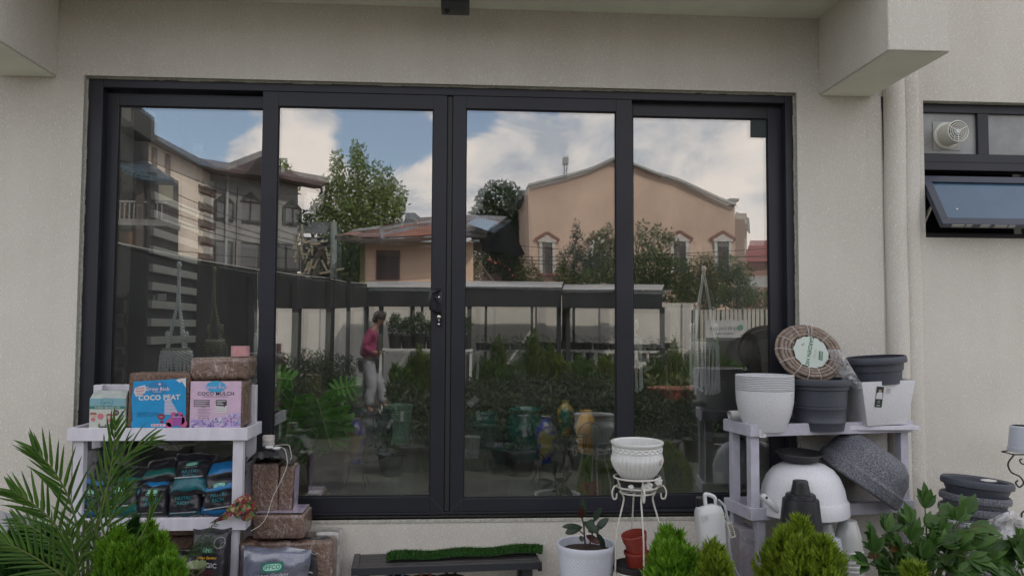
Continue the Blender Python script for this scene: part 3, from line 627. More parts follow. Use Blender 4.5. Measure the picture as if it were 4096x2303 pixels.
for i in range(4): rect(q,U(.07),Vv(.575-.042*i),U(.385),Vv(.60-.042*i),m0,y=-.0008)
q.m=1
for i in range(4): rect(q,U(.09),Vv(.583-.042*i),U(.36-.03*(i%3)),Vv(.589-.042*i),m0,y=-.0014)
q.m=3; text(q,'1 KG',U(.26),Vv(.44),.010,m0,y=-.0008)
for i in range(6): rect(q,U(.14+.02*(i%2)),Vv(.395-.03*i),U(.42-.025*(i%3)),Vv(.401-.03*i),m0,y=-.0008)
text(q,'BEST BEFORE',U(.27),Vv(.205),.008,m0,y=-.0008)
flat(q,1,[(U(.50),Vv(.32)),(U(.72),Vv(.32)),(U(.72),Vv(.47)),(U(.50),Vv(.47))],-.0008,m0)
flat(q,3,[(U(.51),Vv(.47)),(U(.66),Vv(.46)),(U(.68),Vv(.435)),(U(.685),Vv(.46)),(U(.72),Vv(.48)),(U(.72),Vv(.585)),(U(.70),Vv(.60)),(U(.52),Vv(.60)),(U(.50),Vv(.58))],-.0012,m0)
q.m=1
for i in range(3): rect(q,U(.52),Vv(.565-.033*i),U([.70,.63,.66][i]),Vv(.578-.033*i),m0,y=-.0018)
q.m=3
for i in range(3): rect(q,U(.51),Vv(.43-.04*i),U(.69),Vv(.434-.04*i),m0,y=-.0014)
flat(q,6,[(U(0),Vv(0)),(U(1),Vv(0)),(U(1),Vv(.34)),(U(.75),Vv(.29)),(U(.5),Vv(.21)),(U(.25),Vv(.17)),(U(.08),Vv(.19)),(U(0),Vv(.22))],-.0008,m0)
random.seed(5)
for i in range(150):
    x=rnd(.02,.98); top=.16+.15*max(0,x-.2)+(.03 if x>.7 else 0); z=rnd(.015,top)
    q.m=random.choice([4,4,5,6,5,1]) if x<.6 else random.choice([5,6,5,8,7,1,6])
    a0=rnd(0,3); q.add([(U(x)+.0065*math.cos(a0+k*1.25)*rnd(.5,1),-.0012-i*.000004,Vv(z)+.005*math.sin(a0+k*1.25)) for k in range(5)],[(0,1,2,3,4)],m0)
q.build('printed_label',[matlab(c) for c in cols],t,smooth=False)
# --- wrapped block lying on top
block('coir_block','cling wrapped reddish coir block lying flat on the pink labelled block',757,990,1430,1519,yb+.005,.17,COIR2,bev=.02,amp=.009)
tp=P(961,1424,yb+.06); tt=thing('tape_roll','roll of pink tape on the topmost wrapped coir block','tape',tp)
q=MB(); q.lathe([(.018,0),(.041,0),(.041,.046),(.018,.046),(.018,0)],c=tp,seg=36); q.build('roll',mat('pink_tape',(.50,.25,.26),.35,noise=(40,.1)),tt)
# --- agri kit carton
c=P(428,1712,yb); kw=P(500,1712,yb).x-P(356,1712,yb).x; kh=P(428,1592,yb).z-c.z
kt=thing('kit_carton','pale green student science kit carton with gable top at left end of rack','carton',c)
KC=[(.50,.53,.47),(.20,.38,.42),(.04,.20,.19),(.35,.10,.11),(.55,.16,.20),(.07,.04,.06),(.62,.60,.58),(.05,.20,.40),(.55,.40,.32),(.10,.16,.07)]
q=MB(); q.box((-kw/2,0,0),(kw/2,.10,kh),Matrix.Translation(c)); q.m=1
q.add([(-kw/2,0,kh),(kw/2,0,kh),(kw/2-.005,.035,kh+.030),(-kw/2+.005,.035,kh+.030),(-kw/2,.1,kh),(kw/2,.1,kh),(kw/2-.005,.065,kh+.030),(-kw/2+.005,.065,kh+.030)],[(0,1,2,3),(4,7,6,5),(3,2,6,7),(0,3,7,4),(1,5,6,2)],Matrix.Translation(c))
q.build('box_body',[matlab(KC[0]),mat('carton_top',(.38,.42,.40),.5,noise=(30,.15))],kt,smooth=False)
q=MB(); m0=Matrix.Translation(c+Vector((0,-.001,0))); X0,X1=-kw/2,kw/2; Hh=kh
def Vv(b): return kh*b
flat(q,1,[(U(.0),Vv(.76)),(U(1),Vv(.76)),(U(1),Vv(1)),(U(0),Vv(1))],0,m0); flat(q,2,[(U(.0),Vv(.645)),(U(1),Vv(.645)),(U(1),Vv(.745)),(U(0),Vv(.745))],-.0003,m0)
q.m=6; text(q,"Students' Agri Science Kit",U(.5),Vv(.695),.0098,m0,bold=.02,y=-.0008)
q.m=7; q.ring((U(.48),-.0006,Vv(.87)),.018,.0015,20,m0,sx=1.4); q.m=2; text(q,'agrikit',U(.48),Vv(.86),.014,m0,y=-.0006)
q.m=3; 
for (x,z) in ((.11,.48),(.57,.44)):
    q.m=8; q.disc((U(x),-.0006,Vv(z-.05)),.0095,12,m0); q.m=3; q.add([(U(x)-.016,-.0009,Vv(z-.02)),(U(x)+.016,-.0009,Vv(z-.02)),(U(x)+.010,-.0009,Vv(z+.05)),(U(x)-.010,-.0009,Vv(z+.05))],[(0,1,2,3)],m0)
    q.m=4; q.disc((U(x+.0),-.0007,Vv(z-.18)),.010,8,m0,sy=.8)
q.m=4; q.disc((U(.31),-.0006,Vv(.40)),.0135,16,m0); q.m=5; q.disc((U(.74),-.0006,Vv(.52)),.013,16,m0)
q.m=6
for k in range(3): rect(q,U(.69),Vv(.545-.03*k),U(.79),Vv(.553-.03*k),m0,y=-.001)
q.m=7
for k in range(3): q.disc((U(.915),-.0006,Vv(.54-.11*k)),.004,8,m0)
q.m=9
for k in range(9): x=rnd(.18,.75); leaf(q,m0@Vector((U(x),-.001,Vv(.04))),(rnd(-.5,.5),0,1),(0,-1,0),.018,.006,0,2)
q.m=5; rect(q,U(.28),Vv(.03),U(.50),Vv(.07),m0,y=-.0012); rect(q,U(.60),Vv(.03),U(.76),Vv(.1),m0,y=-.0012)
q.build('printed_face',[matlab(x) for x in KC],kt,smooth=False)
# ================================================================ black bags
BAG=mat('black_bag_film',(.022,.022,.027),.28,noise=(12,.4),bump=(18,.8),spec=.6)
TEAL=mat('teal_print',(.008,.10,.125),.35,noise=(20,.25),bump=(18,.6)); AZ=mat('azure_print',(.012,.15,.36),.35,noise=(20,.2),bump=(18,.6)); GRNB=mat('green_print',(.012,.11,.10),.35,noise=(20,.25))
SILV=mat('silver_print',(.35,.34,.36),.4); TTXT=mat('teal_ink',(.02,.24,.28),.5); IFG=mat('badge_green',(.35,.62,.50),.5); IFD=mat('badge_dark',(.01,.16,.11),.5); YEL=mat('gold_ink',(.75,.42,.03),.45); WINK=mat('pale_ink',(.55,.55,.58),.5); BRNI=mat('brown_ink',(.10,.035,.03),.5)
def bag(name,label,c,w_,h,th,M,band,kind,group='black bags of soil products'):
    """filled pillow bag; front is local -y, base centre at origin"""
    t=thing(name,label,'bag',c,group=group); M=Matrix.Translation(c)@M; sd=rnd(0,50)
    def thick(s,b): return th/2*max(0,(1-abs(2*s-1)**3.0))**.5*max(0,(1-abs(2*b-1)**5))**.55
    def front(s,b,y=0):
        x=(s-.5)*w_*(1-.05*math.sin(PI*b)+ .02*math.sin(b*9+sd)); z=b*h
        wr=mn.noise(Vector((s*5+sd,b*7,1)))*.35+mn.noise(Vector((s*13+sd,b*4,5)))*.15
        return Vector((x,-thick(s,b)*(1+wr*.35)+y,z+.004*math.sin(s*11+sd)))
    q=MB(); nu,nv=16,22
    q.grid(lambda s,b:front(s,b),nu,nv,M); k=len(q.mi)
    bb,bt=band[1],band[2]
    for j in range(nv):
        for i in range(nu):
            b=(j+.5)/nv
            if bb<b<bt: q.mi[j*nu+i]=1
    def back(s,b):
        p=front(s,b); p.y=-p.y*.9+.0; return p
    q.grid(lambda s,b:back(1-s,b),nu,nv,M)
    q.build('sack',[BAG,band[0]],t)
    g=MB()
    def put(txt,s,b,size,mi,bold=0,shear=0,sx=1):
        g.m=mi; p=front(s,b,-.003); e=(front(min(1,s+.1),b)-front(max(0,s-.1),b)).normalized(); n=(front(s,min(1,b+.1))-front(s,max(0,b-.1))).normalized()
        fy=n.cross(e)*-1; Mt=Matrix((e,-fy if False else e.cross(n)*-1,n)).transposed().to_4x4(); Mt.translation=p
        if txt=='BADGE':
            g.m=5; rect(g,-size*1.25,-size*.55,size*1.25,size*.55,M@Mt,y=-.0002); g.m=4; q2=[( size*1.05*math.copysign(1,math.cos(a))*abs(math.cos(a))**.5, size*.38*math.copysign(1,math.sin(a))*abs(math.sin(a))**.8) for a in [2*PI*k/20 for k in range(20)]]
            g.add([(x,-.0006,z) for x,z in q2],[tuple(range(20))],M@Mt); g.m=5; text(g,'IFFCO',0,0,size*.66,M@Mt,bold=.02,y=-.001)
        elif txt=='BAR': rect(g,-size,-size*.045,size,size*.045,M@Mt)
        elif txt=='RING': g.ring((0,0,0),size,size*.09,20,M@Mt)
        else: text(g,txt,0,0,size,M@Mt,bold=bold,shear=shear,sx=sx)
    if kind=='nutri':
        put('BADGE',.5,.80,w_*.14,0); put('Urban Gardens',.5,.70,w_*.05,7,0,.3)
        put('NUTRI',.5,.56,w_*.14,3,.0); put('RICH',.5,.43,w_*.14,3,.0); put('BAR',.5,bt+.035,w_*.36,2)
    elif kind=='magic':
        for (a,b,r) in ((.78,.855,.023),(.86,.81,.012),(.80,.785,.006)): put('RING',a,b,r,2)
        put('BADGE',.48,.74,w_*.12,0); put('Urban Gardens',.48,.645,w_*.10,6,.012,.35,.72); put('MAGIC',.48,.545,w_*.165,7,.02); put('SOIL',.48,.455,w_*.16,8,.01); put('BAR',.48,.40,w_*.36,6); put('ALL-PURPOSE POTTING MIX',.48,.37,w_*.038,7,.01)
    elif kind=='horti':
        put('BADGE',.5,.74,w_*.12,0); put('Urban Gardens',.5,.62,w_*.07,7,0,.3); put('HORTI COIR',.5,.50,w_*.10,8,.02); put('COCOPEAT',.5,.43,w_*.08,7,.01)
    if g.v: g.build('lettering',[BAG,BAG,SILV,TTXT,IFG,IFD,YEL,WINK,mat('red_brown_ink',(.16,.04,.05),.5) if kind!='horti' else mat('pink_ink',(.42,.22,.22),.5)],t,smooth=False)
    return t
def bagpx(label,uc,vb,wpx,hpx,y,th,band,kind,tilt=0,roll=0,rz=0,name='soil_bag',group='black bags of soil products'):
    c=P(uc,vb,y); s=(y+4)/F; M=Matrix.Rotation(rz,4,'Z')@Matrix.Rotation(roll,4,'Y')@Matrix.Rotation(-tilt,4,'X')
    return bag(name,label,c,wpx*s,hpx*s,th,M,band,kind,group)
B_T=(TEAL,.0,.20);B_A=(AZ,.0,.24)
# lower tier, front row standing, upper ones leaning or lying
bagpx('upright black bag with azure base in front at right end of lower tier',876,2062,140,150,-.27,.09,(AZ,.0,.20),'nutri',tilt=.12,roll=.05)
bagpx('upright black bag with teal base second from the right post in lower tier',745,2062,135,132,-.26,.09,(TEAL,.0,.12),'nutri',tilt=.1,roll=-.05)
bagpx('plain upright black bag between two teal ones in the lower tier',612,2062,128,120,-.25,.09,(BAG,.0,.12),'nutri',tilt=.12,roll=.03)
bagpx('upright black bag with wide green base behind the palm in lower tier',490,2062,135,130,-.26,.09,(GRNB,.0,.30),'nutri',tilt=.15,roll=-.04)
bagpx('upright black bag with azure base half hidden behind the palm stems',360,2062,120,118,-.26,.09,(AZ,.0,.2),'nutri',tilt=.15,roll=.06)
bagpx('black bag with big teal band lying tilted on the row in lower tier',752,1978,142,150,-.30,.08,(TEAL,.03,.36),'nutri',tilt=.75,roll=-.05)
bagpx('azure banded bag lying nearly flat beside the right post lower of two',888,1975,150,120,-.30,.07,(AZ,.06,.50),'none',tilt=1.0,roll=-.12)
bagpx('azure banded bag lying nearly flat beside the right post topmost',896,1915,140,120,-.27,.07,(AZ,.10,.55),'none',tilt=1.0,roll=-.10)
bagpx('slumped black bag with azure band lying left of the tilted teal one',610,1985,150,120,-.26,.08,(AZ,.10,.36),'none',tilt=.95,roll=-.10)
bagpx('slumped black bag with green band at top of the pile in lower tier',640,1925,150,120,-.22,.07,(GRNB,.08,.34),'none',tilt=1.0,roll=-.12)
bagpx('slumped black bag with thin green band behind the palm fronds',520,1955,140,110,-.22,.07,(GRNB,.1,.32),'none',tilt=.95,roll=.02)
bagpx('black bag with azure band slumped at the left end of the lower tier',375,1985,130,140,-.24,.08,(AZ,.05,.38),'none',tilt=.6,roll=.12)
bagpx('plain black bag at back topmost behind the tilted teal one',770,1900,160,90,-.17,.07,(BAG,.1,.32),'none',tilt=.6,roll=.0)
bagpx('plain black bag at the back left of the pile in the lower tier',360,1900,140,110,-.17,.07,(BAG,.1,.32),'none',tilt=.5,roll=.0)
# floor bags
bagpx('tall black MAGIC SOIL bag standing on the ground under the rack',838,2420,150,288,-.36,.11,(BAG,0,.1),'magic',tilt=.06)
bagpx('black MAGIC SOIL bag standing behind the cling wrapped one by the wall',1196,2440,215,280,-.20,.12,(BAG,0,.1),'magic',tilt=.05,roll=.03)
SLV=mat('wrapped_bag_film',(.12,.13,.18),.2,noise=(9,.5),bump=(12,1.0),spec=.9,coat=.8)
BAGs=BAG; BAG=SLV
bagpx('dark bag in shiny clear wrap in front at the foot of the rack',1085,2450,270,245,-.42,.12,(SLV,0,.1),'horti',tilt=.08,roll=.05)
BAG=BAGs
bagpx('plain dark bag lying at the foot of the rack by the thuja',740,2400,130,180,-.33,.10,(BAG,0,.1),'none',tilt=.3)
# ================================================================ coir bricks stacked beside the rack
block('coir_block','tall upright coir block under the black plastic at the rack end',1002,1108,1852,2060,-.20,.13,COIR2,bev=.01,amp=.004)
t,M,w_,h=block('coir_block','narrow upright coir block with printed lilac side leaning beside the tall one',1108,1168,1862,2052,-.19,.12,COIR2,bev=.01,roll=.03)
q=MB(); q.add([(w_/2+.003,.005,.01),(w_/2+.003,.115,.01),(w_/2+.003,.115,h-.01),(w_/2+.003,.005,h-.01)],[(0,1,2,3)],M@Matrix.Rotation(.0,4,'Z')); q.build('printed_side',mat('lilac_label',(.42,.36,.48),.3,noise=(22,.3),coat=.5),t,smooth=False)
t,M,w_,h=block('coir_block','wide wrapped coir block lying flat beneath the upright ones beside the rack',1008,1216,2058,2156,-.26,.20,COIR2,bev=.014,amp=.006)
q=MB(); q.add([(-w_/2+.01,.012,h+.006),(w_/2-.01,.012,h+.006),(w_/2-.01,.19,h+.006),(-w_/2+.01,.19,h+.006)],[(0,1,2,3)],M); q.build('printed_top',mat('lilac_label',(.42,.36,.48),.3,noise=(22,.3),coat=.5),t,smooth=False)
block('coir_block','wrapped coir block at the bottom of the pile with a crinkled film top',1010,1330,2165,2420,-.24,.20,COIR2,bev=.016,amp=.007)
block('coir_block','film covered coir block standing against the wall at right end of pile',1255,1355,2128,2420,-.14,.11,FILM,bev=.012,amp=.006)
block('coir_block','dark red coir block on its side in the shade below the rack',660,880,2098,2140,-.30,.16,COIR,bev=.012)
block('coir_block','dark red coir block lower in the shade below the rack',640,820,2142,2200,-.24,.16,COIR,bev=.012)
block('coir_block','coir block edge showing between the rack post and wrapped bag',950,1012,2170,2400,-.30,.14,COIR,bev=.012)
# black plastic, twine, rings
c=P(1080,1850,-.20); bp=thing('plastic_sheet','crumpled black plastic sheet draped over the tall coir block','plastic sheet',c)
q=MB(); wv=P(1170,1850,-.2).x-P(992,1850,-.2).x
def fn(s,t_):
    x=(s-.5)*wv; y_=(t_-.35)*.20; d=max(abs(2*s-1),abs(2*t_-.7) if t_<.35 else abs(2*t_-1)); z=.075-.055*max(0,d-.45)**1.2*2+.010*mn.noise(Vector((s*6,t_*6,2)))+.007*mn.noise(Vector((s*14,t_*12,4)))
    return (c.x+x,c.y+y_,c.z+z-.02)
q.grid(fn,26,20); q.build('sheet',mat('black_sheet',(.02,.02,.022),.35,noise=(9,.5),bump=(15,.5)),bp)
TW=mat('twine',(.52,.50,.45),.8,noise=(150,.3))
c2=P(1074,1784,-.20); sp=thing('twine_spool','spool of off white twine on the black plastic with its end hanging','twine',c2)
q=MB(); q.lathe([(0,0),(.026,.001),(.028,.008),(.026,.022),(.028,.042),(.026,.05),(0,.05)],c=c2,seg=24); 
q.build('spool',mat('twine_pack',(.50,.47,.44),.8,noise=(60,.3),bump=(200,.8),scale3=(.1,.1,1)),sp)
q=MB(); 
def pl(pts,n=6):
    """smooth polyline through points"""
    o=[]; 
    for i in range(len(pts)-1):
        p0,p1,p2,p3=[Vector(pts[max(0,min(len(pts)-1,k))]) for k in (i-1,i,i+1,i+2)]
        for j in range(n):
            t=j/n; o.append(.5*((2*p1)+(p2-p0)*t+(2*p0-5*p1+4*p2-p3)*t*t+(3*p1-p0-3*p2+p3)*t**3))
    o.append(Vector(pts[-1])); return o
q.tube(pl([P(1100,1784,-.22),P(1135,1792,-.27),P(1148,1830,-.31),P(1146,1868,-.32),P(1120,1930,-.32),P(1092,1985,-.32),P(1068,2060,-.33),P(1040,2100,-.34),P(1003,2122,-.34)]),.0016,5)
q.tube(pl([P(1100,1780,-.20),P(1150,1778,-.24),P(1160,1792,-.28),P(1166,1825,-.28),P(1160,1838,-.28)]),.0018,5); q.build('loose_end',TW,sp)
for i,(u,v,lab) in enumerate(((1077,1790,'left of two white rings on the black plastic by the twine'),(1106,1794,'right of two white rings on the black plastic by the twine'))):
    p=P(u,v,-.26); q=MB(); q.tube([p+Vector((.014*math.cos(a*PI/10),.014*math.sin(a*PI/10),.003)) for a in range(20)],.0045,8,closed=True); tag(q.build('white_ring',mat('ring_white',(.6,.6,.6),.4)),lab,'ring',group='white rings on the black plastic')
# scarf
c=P(955,2045,-.36); sc_=thing('knotted_scarf','knotted red and green patterned cloth tied to the corner of the lower tier','scarf',c)
def cloth_mat():
    m=bpy.data.materials.new('patterned_cloth'); m.use_nodes=True; nt=m.node_tree; b=nt.nodes['Principled BSDF']; b.inputs['Roughness'].default_value=.9
    tc=_n(nt,'ShaderNodeTexCoord'); v=_n(nt,'ShaderNodeTexVoronoi'); v.inputs['Scale'].default_value=75; nt.links.new(tc.outputs['Object'],v.inputs['Vector'])
    r=_n(nt,'ShaderNodeValToRGB'); r.color_ramp.interpolation='CONSTANT'; sep=_n(nt,'ShaderNodeSeparateColor'); nt.links.new(v.outputs['Color'],sep.inputs['Color']); nt.links.new(sep.outputs[0],r.inputs['Fac'])
    for k,(p,c_) in enumerate(((0,(.15,.022,.028)),(.3,(.10,.13,.03)),(.52,(.32,.25,.12)),(.66,(.03,.03,.03)),(.78,(.24,.06,.07)),(.9,(.12,.2,.06)))):
        e=r.color_ramp.elements[k] if k<2 else r.color_ramp.elements.new(p); e.position=p; e.color=(*c_,1)
    nt.links.new(r.outputs['Color'],b.inputs['Base Color']); return m
CL=cloth_mat()
q=MB(); K_=P(925,2030,-.37)
q.tube(pl([K_,P(955,2000,-.36),P(985,1985,-.33),P(1010,2015,-.31),P(1005,2055,-.33),P(970,2060,-.36),P(940,2045,-.37)]),[.018,.026,.03,.031,.028,.024,.02]*5+[.018,.018],10) if False else None
random.seed(3)
for (u,v,r_,dy) in ((930,2035,.020,0),(955,2012,.026,.01),(985,1998,.028,.02),(1005,2025,.027,.03),(975,2035,.030,.01),(950,2050,.020,0),(985,2062,.022,.01),(1010,2055,.020,.02),(915,2045,.015,0)):
    k0=len(q.v); q.sphere(P(u,v,-.365+dy),r_,18,12,sc=(1,.8,.9))
    for vv in q.v[k0:]: vv+=Vector((mn.noise(vv*45),mn.noise(vv*45+Vector((5,2,1))),mn.noise(vv*45+Vector((1,7,3)))))*.011
q.build('knot',CL,sc_)
q=MB()
def fn(s,t_):
    a=P(930,2035,-.372).lerp(P(912,2028,-.372),0); u=930+(-52+ (s-.5)*62)*t_+(s-.5)*22; v=2035+(48+ (s-.5)*-20)*t_ ; p=P(u,v,-.375-.006*math.sin(s*9)*t_); return p
q.grid(fn,10,10); q.build('loose_tail',CL,sc_)
# ================================================================ bench and turf
MET=mat('dark_grey_metal',(.045,.042,.042),.5,noise=(8,.2),bump=(80,.1))
bA=P(1405,2262,-.30); bB=P(2163,2250,-.24); zb_=(bA.z+bB.z)/2
bn=thing('slatted_bench','dark brown slatted metal bench carrying a strip of artificial grass','bench',(bA.x,bA.y,0))
ex=Vector((bB.x-bA.x,bB.y-bA.y,0)); Lb=ex.length; ex.normalize(); ey=Vector((-ex.y,ex.x,0)); BM=Matrix((ex,ey,Vector((0,0,1)))).transposed().to_4x4(); BM.translation=Vector((bA.x,bA.y,zb_))
dpt=.23
for k in range(5):
    q=MB(); y_=.004+k*.045; q.box((.03,y_,-.018),(Lb-.03,y_+.036,-.002),BM); q.build('slat',MET,bn,smooth=False,bevel=.002,seg=1)
q=MB(); q.box((0,-.002,-.036),(Lb,.002,-.003),BM); q.build('front_rail',mat('bench_blue_black',(.02,.022,.028),.5),bn,smooth=False,bevel=.001,seg=1)
for x in (0,Lb-.03): q=MB(); q.box((x,.0025,-.034),(x+.03,dpt,0),BM); q.build('end_rail',MET,bn,smooth=False,bevel=.003)
for x in (.03,Lb-.08):
    for y_ in (.02,dpt-.05): q=MB(); q.box((x,y_,-zb_),(x+.045,y_+.035,-.037),BM); q.build('leg',mat('bench_blue_black',(.02,.022,.028),.5),bn,smooth=False,bevel=.002)
q=MB(); q.box((Lb-.012,.0,-.045),(Lb+.006,.03,-.006),BM); q.build('end_cap',BLK,bn)
GR=leafmat('artificial_grass',(.02,.085,.012),(.07,.22,.03),.6,.2)
tA=BM@Vector((.14,.07,.0)); tf=thing('grass_mat','strip of bright green artificial grass lying on the slatted bench','turf mat',tA)
def turf(s,t_): return BM@Vector((.155+s*(Lb-.135+.03*t_),.06+t_*.155+.012*s,.003+.006*(1 if .02<s<.98 else .2)+ .012*s*s+.004*math.sin(s*17)))
q=MB(); q.grid(lambda s,t_:turf(s,t_),60,6); q.build('backing',mat('turf_backing',(.012,.03,.012),.9),tf)
q=MB(); random.seed(8)
for i in range(9000):
    p=turf(random.random(),random.random()); d=Vector((rnd(-.6,.6),rnd(-.8,.4),1)).normalized(); L_=rnd(.006,.014); s=frame(d)[0]*.0014; q.add([p-s,p+s,p+d*L_],[(0,1,2)])
q.build('blades',GR,tf,smooth=False,clean=False)
# sandals beneath the bench
def shoe(u,v,lab,c1,c2):
    p=P(u,v,-.2); t=thing('sandal',lab,'shoe',p,group='footwear under the bench')
    q=MB(); q.sphere(p,.05,14,8,sc=(1.5,.8,.35)); q.build('sole',mat('sole'+str(c1),c1,.7),t)
    for k in (-.02,.02): q=MB(); q.tube([p+Vector((k,-.035,0)),p+Vector((k+.006,-.01,.035)),p+Vector((k,.03,.01))],.006,6); q.build('strap',mat('strap'+str(c2),c2,.5),t)
shoe(1590,2312,'blue and pink strapped sandal under the left of the bench',(.02,.02,.02),(.15,.22,.42)); shoe(1700,2312,'orange and blue strapped sandal beside the blue one under bench',(.02,.02,.02),(.35,.12,.06)); shoe(1800,2310,'plain black sandal under the middle of the bench',(.015,.015,.015),(.012,.012,.012))
# ================================================================ right of the doors
WPL=mat('white_speckled_plastic',(.60,.60,.62),.45,noise=(150,.10),ramp=(.3,.5)); DPL=mat('slate_speckled_plastic',(.075,.082,.105),.55,noise=(190,.5),col2=(.045,.05,.065),ramp=(.35,.75))
GRAN=mat('granite_speckled_plastic',(.22,.22,.24),.55,noise=(160,.5),col2=(.035,.04,.055),ramp=(.38,.68))
WHP=mat('white_gloss_ceramic',(.66,.66,.64),.28,spec=.5,coat=.3); IVM=mat('ivory_metal',(.56,.54,.48),.4,noise=(30,.08)); SOIL=mat('potting_soil',(.035,.022,.016),.95,noise=(60,.5),bump=(90,1))
TERR=mat('red_plastic',(.24,.035,.022),.4,noise=(10,.1)); BPL=mat('black_pot_plastic',(.012,.012,.014),.42,noise=(20,.3))
zD=.99-.056+.018     # deck of the right rack
def pot(prof,c,seg=40,M=None,rf=None,th=.004):
    q=MB(); inner=[(max(0,r-th),z) for r,z in prof][::-1]; q.lathe(prof+inner[:-1]+[(0,prof[0][1]+th)],c=c,seg=seg,M=M,rf=rf); return q
# stack of white nested planters
c=P(3060,1694,-.24); c.z=zD; r=P(3170,1600,-.24).x-c.x; h=P(3060,1490,-.24).z-c.z
t=thing('planter_stack','stack of nested white speckled round planters at left end of upper tier','planter',c)
pr=[(0,0),(r*.66,0),(r*.68,.006),(r*.88,h*.28),(r*.975,h*.5),(r*.995,h*.70)]
pot(pr,c).build('planter',WPL,t)
for k in range(9):
    z0=h*(.71+.029*k); q=MB(); q.lathe([(r*.94,z0-.002),(r*.985,z0+h*.004),(r*1.004,z0+h*.008),(r*1.004,z0+h*.016),(r*.985,z0+h*.021),(r*.94,z0+h*.024),(r*.94,z0-.002)],c=c,seg=40); q.build('nested_rim',WPL,t)
Mx=Matrix.Translation(P(3120,1575,-.24)+Vector((0,0,0))); Mx.translation.y=c.y-r*.80; Mx=Mx@Matrix.Rotation(.5,4,'Z')
label_card('label',t,Mx,.03,.035,(.60,.60,.60),[('-',-.003,.012,.016),('-',-.003,.006,.014),('-',-.003,0,.016),('-',-.003,-.006,.014),('7 10',.009,0,.009)])
# pvc pipe behind
pa=P(2918,1658,-.20); pb=P(3215,1652,-.13); q=MB(); q.tube([pa,pb],.020,20,caps=False); q.tube([pb,pa],.016,20,caps=False)
q.add([pa+Vector((-.0005,math.cos(a*PI/10)*rr,math.sin(a*PI/10)*rr)) for a in range(20) for rr in (.016,.020)],[(2*i,2*i+1,(2*i+3)%40,(2*i+2)%40) for i in range(20)])
tag(q.build('plastic_pipe',mat('pvc_white',(.55,.54,.54),.4)),'white plastic pipe lying behind the planters on the upper tier','pipe')
# slate planter
c=P(3277,1690,-.20); c.z=zD; r=P(3398,1520,-.20).x-c.x; h=P(3277,1512,-.2).z-c.z
t=thing('round_planter','slate grey round ribbed planter in the middle of the upper tier','planter',c)
pr=[(0,0),(r*.72,0),(r*.76,h*.15),(r*.775,h*.16),(r*.775,h*.19),(r*.765,h*.20),(r*.80,h*.42),(r*.815,h*.43),(r*.815,h*.45),(r*.805,h*.455),(r*.81,h*.49),(r*.825,h*.495),(r*.825,h*.515),(r*.815,h*.52),(r*.84,h*.78),(r*.90,h*.80),(r*.90,h*.87),(r*.99,h*.88),(r,h*.9),(r,h*.98),(r*.99,h)]
pot(pr,c).build('planter',DPL,t)
# square planter white, tilted, with slate planter nested
c=P(3512,1678,-.17); c.z=zD+.024; t=thing('square_planter','white square tapered planter with a framed picture sticker at right end of upper tier','planter',c)
Mq=Matrix.Translation(c)@Matrix.Rotation(.16,4,'Z')@Matrix.Rotation(-.03,4,'Y')
k=(-.17+4)/F; bw,tw,hh=92*k,125*k,178*k
q=MB()
def ringp(w_,z,d): return [(-w_,-d,z),(w_,-d,z),(w_,d,z),(-w_,d,z)]
bz0,tz=bw,tw; vs=ringp(bw,0,bw*.62)+ringp(tw,hh,tw*.62)+ringp(tw-.006,hh,tw*.62-.006)+ringp(bw-.006,.006,bw*.62-.006)
q.add([(x*(1),y+.0,z) for x,y,z in vs],[(0,1,5,4),(1,2,6,5),(2,3,7,6),(3,0,4,7),(4,5,9,8),(5,6,10,9),(6,7,11,10),(7,4,8,11),(8,9,13,12),(9,10,14,13),(10,11,15,14),(11,8,12,15),(12,13,14,15),(3,2,1,0)],Mq)
q.build('planter',WPL,t,bevel=.003)
q=MB(); sl_=math.atan2((tw-bw)*.62,hh); Ms2=Mq@Matrix.Translation((-.052,-(bw*.62+(tw-bw)*.62*.66)-.002,hh*.66))@Matrix.Rotation(sl_,4,'X')@Matrix.Rotation(.1,4,'Y')
rect(q,-.020,-.052,.020,.048,Ms2); q.m=1; q.disc((0,-.0006,.030),.0085,14,Ms2,sy=1.15); q.m=2; q.add([(-.018,-.0006,-.012),(.018,-.0006,-.012),(.015,-.0006,.018),(.004,-.0006,.024),(-.006,-.0006,.022),(-.017,-.0006,.014)],[(0,1,2,3,4,5)],Ms2); q.m=3; q.disc((0,-.0008,.037),.009,10,Ms2,sy=.5)
q.m=2; q.ring((0,-.0006,-.026),.006,.0012,14,Ms2); text(q,'L',0,-.026,.007,Ms2,y=-.0008); rect(q,-.01,-.045,.01,-.042,Ms2,y=-.0006)
q.build('picture_sticker',[mat('sticker_dark',(.012,.03,.022),.4),mat('skin_print',(.42,.28,.22),.5),mat('white_print',(.6,.6,.6),.5),mat('hair_print',(.02,.012,.01),.5)],t,smooth=False)
label_card('label',t,Ms2@Matrix.Translation((.046,0,.03)),.026,.028,(.55,.55,.55),[('-',0,.009,.02),('-',0,.004,.02),('-',0,-.001,.02),('-',0,-.006,.018)])
c=P(3508,1492,-.165); t2=thing('slate_planter','slate grey planter with broad rim set tilted inside the white square one','planter',c)
Mt=Matrix.Translation(c)@Matrix.Rotation(-.075,4,'Y'); r=118*k
pot([(0,-.05),(r*.76,-.05),(r*.80,.0),(r*.82,.012),(r*.86,.014),(r*.88,.048),(r*.98,.050),(r,.056),(r*.985,.078),(r*.96,.082)],(0,0,0),M=Mt).build('planter',DPL,t2)
q=MB(); a=P(3375,1668,-.24); b=P(3640,1688,-.12); q.box((a.x,a.y,zD),(b.x-.02,b.y+.03,zD+.020)); tag(q.build('loose_board',WOOD,smooth=False,bevel=.002),'white board lying under the square planter on the upper tier','board')
